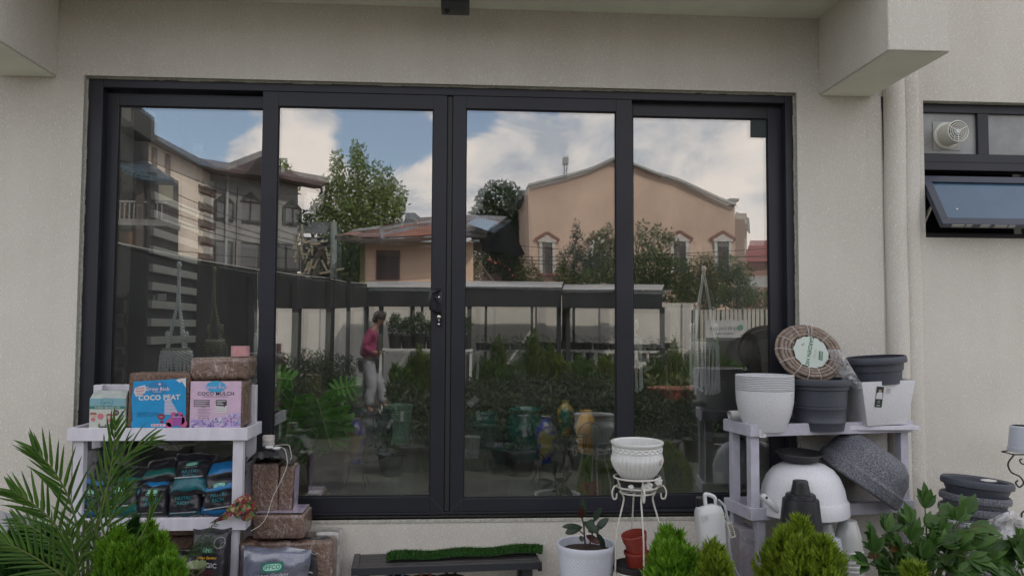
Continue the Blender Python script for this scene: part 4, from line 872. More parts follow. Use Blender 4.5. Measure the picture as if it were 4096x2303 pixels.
# hose coil
HOS=mat('hose_tan',(.25,.19,.15),.5,noise=(50,.3),bump=(70,.6)); c=P(3236,1412,-.16)
t=thing('garden_hose_coil','coil of tan garden hose bound in white net leaning above the planters','hose',c)
Mh=Matrix.Translation(c)@Matrix.Rotation(.22,4,'Y')@Matrix.Rotation(-.30,4,'X')
k=(-.16+4)/F; Ro,Ri=138*k,66*k
q=MB(); hr=(Ro-Ri)/10
pts=[]
n=0
for lay in range(3):
    for i in range(5):
        rr=Ri+hr+(Ro-Ri-2*hr)*i/4 - (0 if lay==1 else 0); 
        if lay!=1 and i in (0,4): continue
        yy=(lay-1)*hr*1.8; q.tube([Mh@Vector((rr*math.cos(a*PI/36)*1.06,yy+.002*math.sin(a*.9+i),rr*.86*math.sin(a*PI/36))) for a in range(72)],hr*1.07,8,closed=True)
q.build('hose',HOS,t)
q=MB()
for a in (20,58,92,100,128,160,188,215,245,268,292,325,350):
    a=math.radians(a); ca,sa=math.cos(a),math.sin(a); pts=[]
    for j in range(9):
        b=PI*j/8; rr=(Ro+Ri)/2-(Ro-Ri)/2*1.03*math.cos(b); pts.append(Mh@Vector((rr*ca*1.06,-hr*3.0*math.sin(b)-.001,rr*.86*sa)))
    q.tube(pts,.0022,5)
q.build('binding',mat('net_white',(.52,.48,.47),.6),t)
q=MB(); LC=mat('hose_card',(.50,.56,.50),.5)
m0=Mh@Matrix.Translation((0,-hr*2.4,0)); pts=[(Ri*1.12*math.cos(a*PI/15)*(1+.05*math.sin(a*2.2)),Ri*1.0*math.sin(a*PI/15)*(1+.04*math.cos(a*3.1))) for a in range(30)]
q.add([(x,0,z) for x,z in pts],[tuple(range(30))],m0); q.m=1; text(q,'GARDEN HOSE',-.010,-.01,.027,m0,bold=.02,y=-.001,ang=-PI/2-.1); q.m=2; text(q,'10 Mtr',.020,-.005,.018,m0,y=-.001,ang=-PI/2-.1); q.m=1
rect(q,.040,-.03,.060,.016,m0,y=-.0008); q.m=0; text(q,'IFFCO',.050,-.007,.014,m0,bold=.02,y=-.0014,ang=-PI/2); q.m=1; q.bar(m0@Vector((-.050,-.001,.03)),m0@Vector((-.046,-.001,.024)),.002,.001); q.bar(m0@Vector((-.046,-.001,.024)),m0@Vector((-.038,-.001,.038)),.002,.001)
q.build('hose_card',[LC,mat('hose_green',(.02,.13,.08),.5),mat('hose_pinkink',(.45,.38,.30),.5)],t,smooth=False)
# clear bag hanging off the coil
q=MB(); 
def fn(s,t_):
    A_=P(3305,1395,-.22).lerp(P(3365,1400,-.24),s); B_=P(3380,1540,-.23).lerp(P(3468,1570,-.26),s); p=A_.lerp(B_,t_); p.y-=.02*math.sin(PI*s)*(1+.4*math.sin(9*t_))+.006*mn.noise(Vector((s*9,t_*8,0))); return p
q.grid(fn,12,16)
def film(name,col,fac,rough=.25):
    m=bpy.data.materials.new(name); m.use_nodes=True; nt=m.node_tree; b=nt.nodes['Principled BSDF']; b.inputs['Base Color'].default_value=(*col,1); b.inputs['Roughness'].default_value=rough; b.inputs['Coat Weight'].default_value=.6
    t=_n(nt,'ShaderNodeBsdfTransparent'); mx=_n(nt,'ShaderNodeMixShader'); tc=_n(nt,'ShaderNodeTexCoord'); n=_n(nt,'ShaderNodeTexNoise'); n.inputs['Scale'].default_value=22; n.inputs['Detail'].default_value=6; n.inputs['Distortion'].default_value=1.5; nt.links.new(tc.outputs['Object'],n.inputs['Vector'])
    r=_n(nt,'ShaderNodeMapRange'); r.inputs['From Min'].default_value=.38; r.inputs['From Max'].default_value=.68; r.inputs['To Min'].default_value=fac*.45; r.inputs['To Max'].default_value=min(1,fac*1.8); nt.links.new(n.outputs['Fac'],r.inputs['Value']); nt.links.new(r.outputs['Result'],mx.inputs[0])
    bp=_n(nt,'ShaderNodeBump'); bp.inputs['Strength'].default_value=.8; bp.inputs['Distance'].default_value=.01; nt.links.new(n.outputs['Fac'],bp.inputs['Height']); nt.links.new(bp.outputs[0],b.inputs['Normal'])
    nt.links.new(t.outputs[0],mx.inputs[1]); nt.links.new(b.outputs[0],mx.inputs[2]); nt.links.new(mx.outputs[0],nt.nodes['Material Output'].inputs['Surface']); return m
WRAP=film('clear_wrap',(.55,.55,.57),.42)
q.build('wrapper',WRAP,t)
# lower tier: white bowl upside down, saucer, granite bowl
zL=.605-.056+.018
c=P(3212,2030,-.26); c.z=zL; k=(-.26+4)/F; r=178*k; h=205*k
t=thing('bowl_planter','large white speckled bowl planter standing upside down on the lower tier','planter',c)
q=MB(); q.lathe([(r*.97,0),(r,.005),(r*.985,h*.26),(r*.955,h*.29),(r*.93,h*.33),(r*.90,h*.5),(r*.80,h*.72),(r*.66,h*.87),(r*.48,h*.96),(r*.30,h),(0,h*1.0)],c=c,seg=56); q.build('bowl',WPL,t)
c2=P(3196,1838,-.26); t=thing('saucer','black plastic saucer resting on the upside down white bowl','saucer',c2)
Mx=Matrix.Translation(c2)@Matrix.Rotation(.02,4,'Y')@Matrix.Rotation(.06,4,'X'); r=94*k
pot([(0,0),(r*.74,0),(r*.80,.006),(r*.86,.022),(r*.98,.030),(r,.034),(r*.985,.037)],(0,0,0),M=Mx,th=.003).build('saucer_dish',mat('saucer_black',(.02,.019,.02),.5),t)
c=P(3462,1888,-.20); t=thing('bowl_planter','granite grey speckled bowl planter tipped on its side on the lower tier','planter',c)
k=(-.2+4)/F; r=182*k; h=170*k; Mx=Matrix.Translation(P(3425,1925,-.19))@Matrix.Rotation(.60,4,'Y')@Matrix.Rotation(.12,4,'X')
q=MB(); q.lathe([(r*.96,-.008),(r,0),(r*.99,h*.25),(r*.955,h*.28),(r*.94,h*.33),(r*.90,h*.60),(r*.78,h*.82),(r*.60,h*.97),(r*.4,h),(0,h)],seg=56,M=Mx); q.build('bowl',GRAN,t)
q=MB(); Ms3=Matrix.Translation(P(3462,1902,-.362))@Matrix.Rotation(.42,4,'Y')@Matrix.Rotation(.05,4,'X')
rect(q,-.018,-.048,.018,.048,Ms3); q.m=1; q.ring((0,-.0006,.028),.006,.0025,14,Ms3); q.add([(-.016,-.0006,-.02),(.002,-.0006,-.03),(.016,-.0006,-.008),(.018,-.0006,.014),(0,-.0006,.012),(-.014,-.0006,.02)],[(0,1,2,3,4,5)],Ms3); q.m=2; q.add([(-.018,-.0006,-.048),(.018,-.0006,-.048),(.016,-.0006,-.03),(0,-.0006,-.034),(-.018,-.0006,-.024)],[(0,1,2,3,4)],Ms3)
q.build('picture_sticker',[mat('sticker_navy',(.02,.05,.07),.4),mat('white_print',(.6,.6,.6),.5),mat('sticker_cyan',(.05,.2,.28),.4)],t,smooth=False)
# sprayer lance
t=thing('spray_lance','white spray lance handle lying across the lower tier edge with grey hose','sprayer lance',P(3075,2015,-.35))
q=MB(); a=P(3046,1978,-.36); b=P(3112,2040,-.37); q.tube([a,a.lerp(b,.1),a.lerp(b,.75),b],[.010,.0155,.016,.014],12); q.build('grip',mat('sprayer_white',(.62,.63,.63),.4),t)
q=MB(); q.tube([b,b+(b-a)*.14],.012,12); q.build('collar',IVM,t); q=MB(); d_=(b-a).normalized(); q.box((-.004,-.004,-.004),(.004,.002,.006),Matrix.Translation(a.lerp(b,.2)+Vector((.002,-.015,.004)))); q.build('switch',BLK,t)
q=MB(); HG=mat('grey_hose',(.30,.32,.33),.4); q.tube(pl([b+(b-a)*.12,P(3128,2060,-.38),P(3130,2100,-.39),P(3118,2160,-.40),P(3110,2320,-.40)]),.0055,8); q.build('hose',HG,t)
# black nested nursery pots
c=P(3205,2180,-.46); k=(-.46+4)/F; t=thing('nursery_pot_stack','tower of black nursery pots nested upside down before the right rack','pot',Vector((c.x,c.y,0)))
def z_(v): return P(3205,v,-.46).z
def cone(r0,r1,z0,z1,nm='nursery_pot'):
    q=MB(); q.lathe([(r0*1.0,z0),(r0*1.02,z0+.003),(r0,z0+.012),(r1*1.02,z1-.012),(r1,z1-.004),(r1*.92,z1),(0,z1)],c=(c.x,c.y,0),seg=36,rf=lambda a,z,r:r*(1+.012*math.sin(a*8)*(1 if z>z0+.02 else 0))); q.build(nm,BPL,t)
cone(100*k,82*k,0,z_(2110)); cone(86*k,70*k,z_(2150)+.001,z_(1990)); cone(76*k,58*k,z_(2095),z_(1972)); cone(40*k,30*k,z_(1985)+.001,z_(1920))
# white nested cups
def cups(uc,vt,vb,rt,rb,y,n,lab,mt):
    c=P(uc,vt,y); k=(y+4)/F; zt_=c.z; t=thing('cup_pot_stack',lab,'pot',Vector((c.x,c.y,0)),group='stacks of white pots under the right rack')
    q=MB(); R0,R1=rt*k,rb*k; hh=(P(uc,vt,y).z-P(uc,vb,y).z)
    q.lathe([(0,zt_-.004),(R0*.7,zt_-.006),(R0*.86,zt_),(R0,zt_-.004),(R0+(R1-R0)*.8,zt_-hh*.55),(R1,zt_-hh)],c=(c.x,c.y,0),seg=32); q.build('pot',mt,t)
    z=zt_-hh
    for i in range(n):
        q=MB(); q.lathe([(R1,z),(R1*1.06,z-.004),(R1*1.06,z-.011),(R1,z-.015),(R1,z-.021)],c=(c.x,c.y,0),seg=32); q.build('nested_rim',mt,t); z-=.021
        if z<.03: break
cups(3291,2086,2190,36,50,-.30,12,'short stack of white pots behind the black nursery pot tower',WHP)
cups(3392,2078,2195,34,56,-.30,14,'tallest stack of glossy white pots upside down under the right rack',WHP)
cups(3332,2148,2235,28,40,-.45,8,'bluish white narrow pot stack in front of the taller stack',mat('bluish_pot',(.50,.53,.62),.4))
# cardboard box
q=MB(); a=P(2957,2118,-.28); b=P(3024,2118,-.28); q.box((a.x,-.28,0),(b.x,-.14,a.z)); bx=thing('cardboard_box','small lilac grey cardboard box with torn flap under the right rack','box',(a.x,-.28,0)); q.build('carton',mat('card_lilac',(.28,.26,.29),.7,noise=(20,.15)),bx,smooth=False,bevel=.002)
q=MB(); q.add([P(2962,2130,-.285),P(2985,2150,-.30),P(3020,2162,-.30),P(3016,2172,-.285),P(2980,2165,-.285)],[(0,1,2,3,4)]); q.build('torn_flap',mat('flap_white',(.5,.5,.5),.7),bx,smooth=False)
# sprayer tank on red pot
c=P(2850,2195,-.42); k=(-.42+4)/F; t=thing('sprayer_tank','white plastic sprayer tank with carry handle on the red round pot','sprayer',c)
SW=mat('sprayer_white',(.62,.63,.63),.4)
Mx=Matrix.Translation(c)@Matrix.Rotation(.14,4,'Z')@Matrix.Rotation(-.10,4,'Y')
q=MB(); w2,hh=56*k,182*k
def sq(a,e=.5): ca,sa=math.cos(a),math.sin(a); return math.copysign(abs(ca)**e,ca),math.copysign(abs(sa)**e,sa)
prof=[(.0,0),(.9,0),(.97,.01),(1,.03),(1,hh*.80),(.97,hh*.86),(.85,hh*.93),(.5,hh*.97),(0,hh*.98)]
vs=[];fs=[]; n=28
for i,(r,z) in enumerate(prof):
    for j in range(n): x,y_=sq(2*PI*j/n); vs.append((x*w2*r,y_*w2*.62*r,z))
for i in range(len(prof)-1):
    for j in range(n): fs.append((i*n+j,i*n+(j+1)%n,(i+1)*n+(j+1)%n,(i+1)*n+j))
q.add(vs,fs,Mx); q.build('tank',SW,t)
q=MB(); z0=hh*.94; q.tube([Mx@Vector(p) for p in pl([(-.012,0,z0),(-.012,0,z0+.045),(-.004,0,z0+.055),(.03,0,z0+.040),(.038,0,z0+.02),(.038,0,z0-.012)],4)],.009,8); q.build('handle',SW,t)
q=MB(); q.lathe([(.018,z0-.01),(.020,z0),(.020,z0+.038),(.016,z0+.042),(0,z0+.042)],c=(-.028,.02,0),seg=20,M=Mx); q.build('filler_cap',BPL,t)
q=MB(); q.lathe([(.010,z0-.02),(.010,z0+.012),(.006,z0+.026)],c=(.048,-.01,0),seg=14,M=Mx); q.build('outlet',mat('grey_fitting',(.12,.13,.14),.5),t)
q=MB(); q.tube(pl([Mx@Vector((.048,-.01,z0+.024)),P(2893,2016,-.46),P(2902,2035,-.47),P(2915,2100,-.48),P(2917,2180,-.49),P(2930,2250,-.49),P(2960,2310,-.48)]),.0055,8); q.build('hose',HG,t)
q=MB(); Mt=Matrix.Translation(P(2925,2118,-.49))@Matrix.Rotation(-.28,4,'Y'); rect(q,-.012,-.035,.012,.035,Mt); q.m=1; text(q,'OFFER',0,.0,.019,Mt,bold=.02,y=-.001,ang=-PI/2); q.m=2; q.tube([P(2890,2060,-.48),P(2900,2085,-.49),P(2918,2095,-.49)],.002,6)
q.build('hang_tag',[mat('tag_cream',(.48,.45,.38),.7),BLK,IVM],t,smooth=False)
q=MB(); q.ring((0,0,0),.010,.003,16,Matrix.Translation(P(2893,2060,-.49))); q.build('key_ring',IVM,t,smooth=False)
# sprayer label
label_card('label',t,Mx@Matrix.Translation((-.035,-w2*.62-.001,hh*.75)),.028,.028,(.55,.57,.56),[('-',0,.006,.016),('-',0,0,.02),('-',0,-.006,.016)])
c=P(2845,2300,-.40); t=thing('round_pot','glossy dark red rounded pot holding up the white sprayer tank','pot',(c.x,c.y,0))
zt_=P(2845,2168,-.4).z; R_=64*k
q=MB(); q.lathe([(0,0),(R_*.7,0),(R_*.95,zt_*.25),(R_*1.08,zt_*.6),(R_*.98,zt_*.86),(R_*.8,zt_),(0,zt_-.001)],c=(c.x,c.y,0),seg=36); q.build('pot',mat('wine_red',(.16,.012,.012),.3),t)
# ================================================================ flower stand with white urn
yS=-.50; k=(yS+4)/F; cx=P(2548,1900,yS).x
st=thing('flower_stand','cream wrought metal plant stand with scrolls and blossom holding the white urn','plant stand',(cx,yS,0))
zr=P(2548,1906,yS).z; zr2=P(2548,1944,yS).z; zr3=P(2548,1966,yS).z; R1,R2,R3=92*k,80*k,68*k
def circ(r,z,n=40): return [(cx+r*math.cos(2*PI*i/n),yS+r*math.sin(2*PI*i/n),z) for i in range(n)]
for r_,z_a in ((R1,zr),(R2,zr2),(R3,zr3)):
    q=MB(); q.tube(circ(r_,z_a),.0042,8,closed=True); q.build('ring',IVM,st)
for a in (0,60,120): 
    q=MB(); ca,sa=math.cos(math.radians(a)),math.sin(math.radians(a)); q.tube([(cx-R3*ca,yS-R3*sa,zr3),(cx+R3*ca,yS+R3*sa,zr3)],.0025,6); q.build('cross_bar',IVM,st)
for a in (200,340,272,90):
    a_=math.radians(a); ca,sa=math.cos(a_),math.sin(a_)
    def W(r,v): return (cx+r*k*ca,yS+r*k*sa,P(2548,v,yS).z)
    q=MB(); q.tube(pl([W(92,1906),W(82,1930),W(70,1966),W(62,1985),W(66,2010),W(80,2060),W(96,2130),W(100,2200),W(104,2460)],6),.0038,8); q.build('leg',IVM,st)
    q=MB(); q.tube(pl([W(78,1946),W(95,1936),W(106,1938),W(115,1958),W(110,1984),W(97,1984),W(94,1964)],6),.0038,8); q.build('scroll',IVM,st)
FLW=mat('blossom_white',(.60,.60,.57),.45)
def blossom(u,v,r):
    p=P(u,v,yS-R2*.9); q=MB()
    for i in range(6): a=i*PI/3+.3; q.sphere((p.x+r*.62*math.cos(a),p.y,p.z+r*.62*math.sin(a)),r*.40,8,6,sc=(1,.35,1))
    q.sphere(p,r*.36,8,6,sc=(1,.7,1)); q.build('blossom',FLW,st)
blossom(2588,1944,.026); blossom(2634,1925,.018)
q=MB(); p=P(2524,1943,yS-R2*.95); leaf(q,p+Vector((-.012,0,0)),(1,0,-.2),(0,-1,0),.026,.02,0); q.build('metal_leaf',FLW,st)
zr4=P(2548,2280,yS).z
for r_,z_a in ((R1,zr4),(R3,zr4-.06)):
    q=MB(); q.tube(circ(r_,z_a),.0042,8,closed=True); q.build('ring',IVM,st)
c=P(2548,1918,yS); t=thing('stand_saucer','dark plastic saucer sunk in the top ring of the cream stand','saucer',c); q=pot([(0,-.018),(R3*.95,-.018),(R2*.97,.0),(R2,.012)],(cx,yS,c.z),th=.002); q.build('saucer_dish',mat('saucer_black',(.02,.019,.02),.5),t)
k=(yS+4)/F; c=P(2548,1908,yS); Ru=106*k; hu=P(2548,1762,yS).z-c.z
ur=thing('white_urn','white fluted urn with braided collar and round sticker on the cream stand','urn',(cx,yS,c.z))
Mu=Matrix.Translation((cx,yS,c.z))@Matrix.Rotation(.03,4,'X')
def flute(a,z,r):
    z_n=z/hu; amp=.060*max(0,math.sin(PI*min(1,max(0,(z_n-.02)/.66))))**.6; return r*(1-amp*abs(math.cos(a*17))**3) if amp>0 else r
pr=[(0,0),(Ru*.62,0),(Ru*.66,.004)]+[(Ru*(.66+.34*math.sin(PI/2*min(1,b*1.25)) -.10*max(0,b-.72)**1*2.2),hu*(.03+.66*b)) for b in [i/14 for i in range(1,15)]]+[(Ru*.905,hu*.70),(Ru*.93,hu*.715),(Ru*.925,hu*.73),(Ru*.915,hu*.86),(Ru*.935,hu*.875),(Ru*.985,hu*.93),(Ru*1.0,hu*.965),(Ru*.985,hu*.995),(Ru*.93,hu*1.0),(Ru*.86,hu*.97),(Ru*.84,hu*.8),(Ru*.88,hu*.5),(Ru*.6,hu*.06),(0,hu*.05)]
q=MB(); q.lathe(pr,seg=136,M=Mu,rf=lambda a,z,r: flute(a,z,r) if r>Ru*.63 and z<hu*.69 else r); q.build('body',WHP,ur)
q=MB()
for s in (0,PI): q.tube([Mu@Vector(((Ru*.925)*math.cos(a),(Ru*.925)*math.sin(a),hu*.795+.008*math.sin(a*12+s))) for a in [2*PI*i/192 for i in range(192)]],.0032,6,closed=True)
q.build('braid',WHP,ur)
q=MB(); Mx=Mu@Matrix.Rotation(.86,4,'Z')@Matrix.Translation((0,-Ru*.985-.001,hu*.50))@Matrix.Rotation(-.05,4,'X'); q.disc((0,-.001,0),.0115,20,Mx); q.m=1; q.ring((0,-.0016,0),.0105,.0014,20,Mx); q.m=2; text(q,'9',0,0,.012,Mx,y=-.002)
q.build('round_sticker',[mat('sticker_white',(.6,.58,.55),.5),mat('sticker_red',(.45,.08,.05),.5),BLK],ur,smooth=False)
# red pots in the lower ring
c=P(2530,2270,yS+.01); t=thing('saucer','black saucer on the lower ring of the cream stand','saucer',(cx,yS,zr4+.005)); pot([(0,-.03),(R3*.95,-.03),(R1*.93,.0),(R1*.95,.018)],(cx-.01,yS,zr4+.012),th=.003).build('saucer_dish',mat('saucer_black',(.02,.019,.02),.5),t)
t=thing('red_pot','small terracotta red plastic pot tilted inside another on the lower ring','pot',P(2530,2200,yS),group='red pots on the cream stand')
Mx=Matrix.Translation(P(2556,2238,yS))@Matrix.Rotation(-.22,4,'Y')@Matrix.Rotation(.10,4,'X')
pot([(0,0),(36*k,0),(44*k,.085),(47*k,.086),(52*k,.118),(51*k,.12)],(0,0,0),M=Mx,th=.003).build('pot_shell',TERR,t)
t=thing('red_pot','terracotta red pot rim showing under the tilted red pot','pot',P(2530,2240,yS),group='red pots on the cream stand')
pot([(0,0),(40*k,0),(50*k,.05),(54*k,.052),(54*k,.062)],(cx-.0,yS,P(2530,2262,yS).z),th=.003).build('pot_shell',TERR,t)
# ================================================================ textured white pot with rubber plant
yP=-.46; k=(yP+4)/F; c=P(2345,2168,yP); R_=117*k; zr=c.z
pt=thing('textured_planter','white dimpled planter with a young rubber plant at the bottom centre','planter',(c.x,yP,0))
def dim(a,z,r): return r*(1+.022*math.sin(a*44)*math.cos((z+ .0)*2*PI/.016)) if z<zr-.045 else r
pr=[(0,.0),(R_*.62,0)]+[(R_*(.62+.34*(i/90)),(zr-.04)*i/90) for i in range(1,91)]+[(R_*.97,zr-.035),(R_*1.0,zr-.02),(R_,zr-.004),(R_*.985,zr),(R_*.93,zr-.003),(R_*.90,zr-.05),(0,zr-.05)]
q=MB(); q.lathe(pr,c=(c.x,yP,0),seg=176,rf=dim); q.build('pot',mat('pale_blue_white',(.58,.60,.66),.4),pt)
q=MB(); q.lathe([(0,zr-.024),(R_*.5,zr-.026),(R_*.86,zr-.034)],c=(c.x,yP,0),seg=30,rf=lambda a,z,r:r*(1+.02*math.sin(a*7))); q.build('soil',SOIL,pt)
rp=thing('rubber_plant','young dark leaved rubber plant growing in the white dimpled planter','plant',(c.x,yP,zr-.03))
RUB=leafmat('rubber_leaf',(.012,.022,.014),(.035,.06,.035),.3,.08); RUBR=leafmat('rubber_leaf_red',(.05,.012,.01),(.08,.02,.015),.35,.08); STM=mat('plant_stem',(.05,.028,.018),.6)
def PP(u,v,dy=0): return P(u,v,yP+dy)
q=MB(); q.tube(pl([PP(2344,2195),PP(2338,2150),PP(2335,2100),PP(2328,2070)]),.004,6); q.tube(pl([PP(2352,2195),PP(2366,2150),PP(2372,2110),PP(2376,2080)]),.0038,6); q.tube(pl([PP(2340,2140),PP(2318,2120),PP(2310,2112)]),.003,6); q.build('stem',STM,rp)
shp=lambda t:(math.sin(PI*min(1,t*.94+.03))**.75)
for (u0,v0,u1,v1,w_,mt) in ((2328,2072,2332,1995,32,RUB),(2326,2070,2324,2032,22,RUBR),(2330,2108,2252,2100,28,RUB),(2326,2110,2258,2128,36,RUB),(2336,2085,2395,2128,38,RUB),(2376,2082,2402,2030,26,RUB),(2384,2118,2430,2070,34,RUB),(2376,2096,2352,2080,30,RUB),(2386,2130,2425,2196,28,RUB),(2345,2140,2400,2170,30,RUBR),(2352,2120,2398,2112,34,RUB),(2330,2165,2322,2140,20,RUB)):
    a=PP(u0,v0,rnd(-.01,.01)); b=PP(u1,v1,rnd(-.05,.02)); q=MB(); leaf(q,a,b-a,(rnd(-.2,.2),-.75,.65),(b-a).length,w_*k,.12,7,shp,.1); q.build('leaf',mt,rp)
# ================================================================ far right: pot stack, peony, wire stand
yK=-.40; k=(yK+4)/F
cx=P(3905,2000,yK).x; t=thing('planter_stack','leaning stack of slate grey nested planters in torn clear wrap','planter',(cx,yK,0))
tops=[1925,1985,2032,2075,2118]; 
for i,v in enumerate(tops):
    c=P(3908-8*i,v+18*0,yK); R_=(136-3*i)*k; Mx=Matrix.Translation(c)@Matrix.Rotation(.085-.01*i,4,'Y')@Matrix.Rotation(-.02,4,'X')
    q=MB(); q.lathe([(R_*.80,-.06),(R_*.90,-.022),(R_*.985,-.018),(R_,-.006),(R_*.985,.008),(R_*.94,.013),(R_*.82,.006),(R_*.78,-.05)],seg=48,M=Mx)
    q.build('nested_planter',DPL if i==0 else GRAN,t)
c=P(3900,2200,yK); q=MB(); q.lathe([(0,0),(R_*.7,0),(R_*.80,c.z*.3),(R_*.86,c.z),(R_*.84,c.z+.09)],c=(cx-.02,yK,0),seg=40); q.build('lowest_planter',GRAN,t)
q=MB()
def fn(s,t_):
    a=-PI*.98+PI*.96*s; rr=(136+6*mn.noise(Vector((s*9,t_*7,3)))+5)*k*(1+.05*math.sin(t_*19)); z=P(3900,2040,yK).z+(P(3900,2260,yK).z-P(3900,2040,yK).z)*(t_+.12*math.sin(s*7)*(1-t_)); return (cx-.01+rr*math.cos(a),yK+rr*math.sin(a)*.96-.004,z)
q.grid(fn,50,26); q.build('torn_wrap',WRAP,t)
q=MB(); q.lathe([(.0,0),(.03,.001),(.034,.006),(.0,.012)],c=P(3955,1925,yK-.02),seg=14); q.build('inner_pot_rim',WHP,t)
# black wire stand with white pot at right edge
yW=-.22; k=(yW+4)/F; cx=P(4085,1815,yW).x; IRN=mat('black_iron',(.015,.012,.011),.45)
t=thing('wire_plant_stand','black scrolled wire stand at the right edge holding a white pot','plant stand',(cx,yW,0))
zt_=P(4085,1812,yW).z
q=MB(); q.tube([(cx-95*k,yW-.02,zt_+.012),(cx-62*k,yW-.05,zt_+.002),(cx+62*k,yW-.05,zt_+.002),(cx+95*k,yW-.02,zt_+.01),(cx,yW+.09,zt_)],.004,6,closed=True); q.build('top_ring',IRN,t)
def WW(du,v,dy=0): return (cx+du*k,yW+dy,P(4085,v,yW).z)
for s in (-1,1):
    q=MB(); q.tube(pl([WW(s*62,1812,-.05),WW(s*88,1845,-.05),WW(s*70,1880,-.04),WW(s*28,1900,-.03),WW(s*12,1925,-.03),WW(s*30,1942,-.03),WW(s*46,1925,-.03),WW(s*36,1915,-.03)],6),.004,7); q.build('side_scroll',IRN,t)
    q=MB(); q.tube(pl([WW(s*4,1822,-.05),WW(s*10,1846,-.05),WW(s*30,1846,-.05),WW(s*38,1832,-.05),WW(s*28,1828,-.05)],5),.0035,7); q.build('small_scroll',IRN,t)
q=MB(); q.tube([WW(-6,1820,-.05),WW(0,1910,-.04),WW(8,2050,-.03),WW(10,2500,-.02)],.005,7); q.build('stem',IRN,t)
for s in (-1,1): q=MB(); q.tube(pl([WW(8,2030,-.03),WW(8+s*30,2045,-.03),WW(8+s*44,2090,-.05),WW(8+s*60,2500,-.07)],5),.004,6); q.build('leg',IRN,t)
t=thing('white_pot','white plain pot standing upside down on the black wire stand at right edge','pot',(cx,yW,zt_)); R_=54*k; hh=P(4085,1710,yW).z-P(4085,1816,yW).z
pot([(0,hh),(R_*.72,hh),(R_*.82,hh-.006),(R_*.95,hh*.3),(R_*.96,hh*.2),(R_*1.03,hh*.19),(R_*1.03,.005),(R_,.003)][::-1],(cx+6*k,yW-.0,zt_+.006)).build('pot_shell',mat('bluish_pot2',(.45,.48,.54),.4),t)
for (uc,lab) in ((4078,'white ribbed pot on the ground at the right edge behind the peony'),):
    c=P(uc,2065,-.30); kk=(3.7)/F; t=thing('ribbed_pot',lab,'pot',(c.x,c.y,0)); R_=58*kk
    q=MB(); q.lathe([(R_*.7,0),(R_*.8,c.z*.4),(R_*.98,c.z*.95),(R_*1.06,c.z*.96),(R_*1.06,c.z),(R_*.9,c.z),(0,c.z-.05)],c=(c.x,c.y,0),seg=60,rf=lambda a,z,r:r*(1+.03*math.cos(a*15))); q.build('pot_shell',WHP,t)
# low white wall of paper / plastic at the left edge
# ================================================================ foreground plants
TH1=leafmat('thuja_green',(.05,.15,.010),(.23,.43,.03),.6,.35); TH2=leafmat('thuja_yellow',(.07,.14,.010),(.32,.42,.035),.6,.35); TH3=leafmat('thuja_dark',(.010,.04,.008),(.03,.10,.015),.6,.3)
def px(u,v,y): p=P(u,v,y); return p
def fthuja(uc,vt,vb,wpx,y,m,lab,n,lean=(0,0),sp=.035,lobes=9,top=1.6):
    c=P(uc,vt,y); zb_=max(.10,P(uc,vb,y).z); thuja('thuja_shrub',lab,(c.x,y,zb_),(c.z-zb_),wpx/2*(y+4)/F,m,n,lean,group='thuja shrubs along the front',sp=sp,lobes=lobes,top=top)
    q=MB(); q.lathe([(0,0),(.075,0),(.095,zb_+.02),(.10,zb_+.03)],c=(c.x,y,0),seg=24); tag(q.build('nursery_pot',BPL),'black nursery pot of the '+lab.split(' with')[0],'pot',group='pots of the front shrubs')
fthuja(475,2100,2420,190,-.85,TH1,'bright green thuja with rounded plumes left of two before the rack',2600,sp=.030,lobes=7)
fthuja(612,2105,2420,205,-.80,TH1,'bright green thuja with a broad top right of two before the rack',3000,sp=.030,lobes=9)
fthuja(540,2060,2420,120,-.70,TH3,'slim darker thuja with spires behind the two bright ones',900,sp=.035,lobes=5)
fthuja(130,2120,2420,300,-.62,TH3,'dark green thuja with dense sprays at the far left behind the palm',2400,sp=.035)
fthuja(650,2215,2420,180,-.95,TH1,'low bright green thuja with fine sprays at the front of the rack',1500,sp=.028)
fthuja(2690,2110,2420,265,-.85,TH1,'fresh green thuja with upright plumes below the cream stand',2600,sp=.034,lobes=8)
fthuja(2860,2170,2420,150,-.95,TH2,'yellow green thuja with wispy sprays before the sprayer',1100,sp=.034,lobes=6)
fthuja(3200,2085,2420,400,-.90,TH2,'rounded yellow green thuja with dense sprays before the right rack',4200,sp=.032,lobes=12)
fthuja(3660,2240,2420,120,-1.0,TH2,'small golden thuja with few sprays under the peony',420,sp=.034,lobes=4)
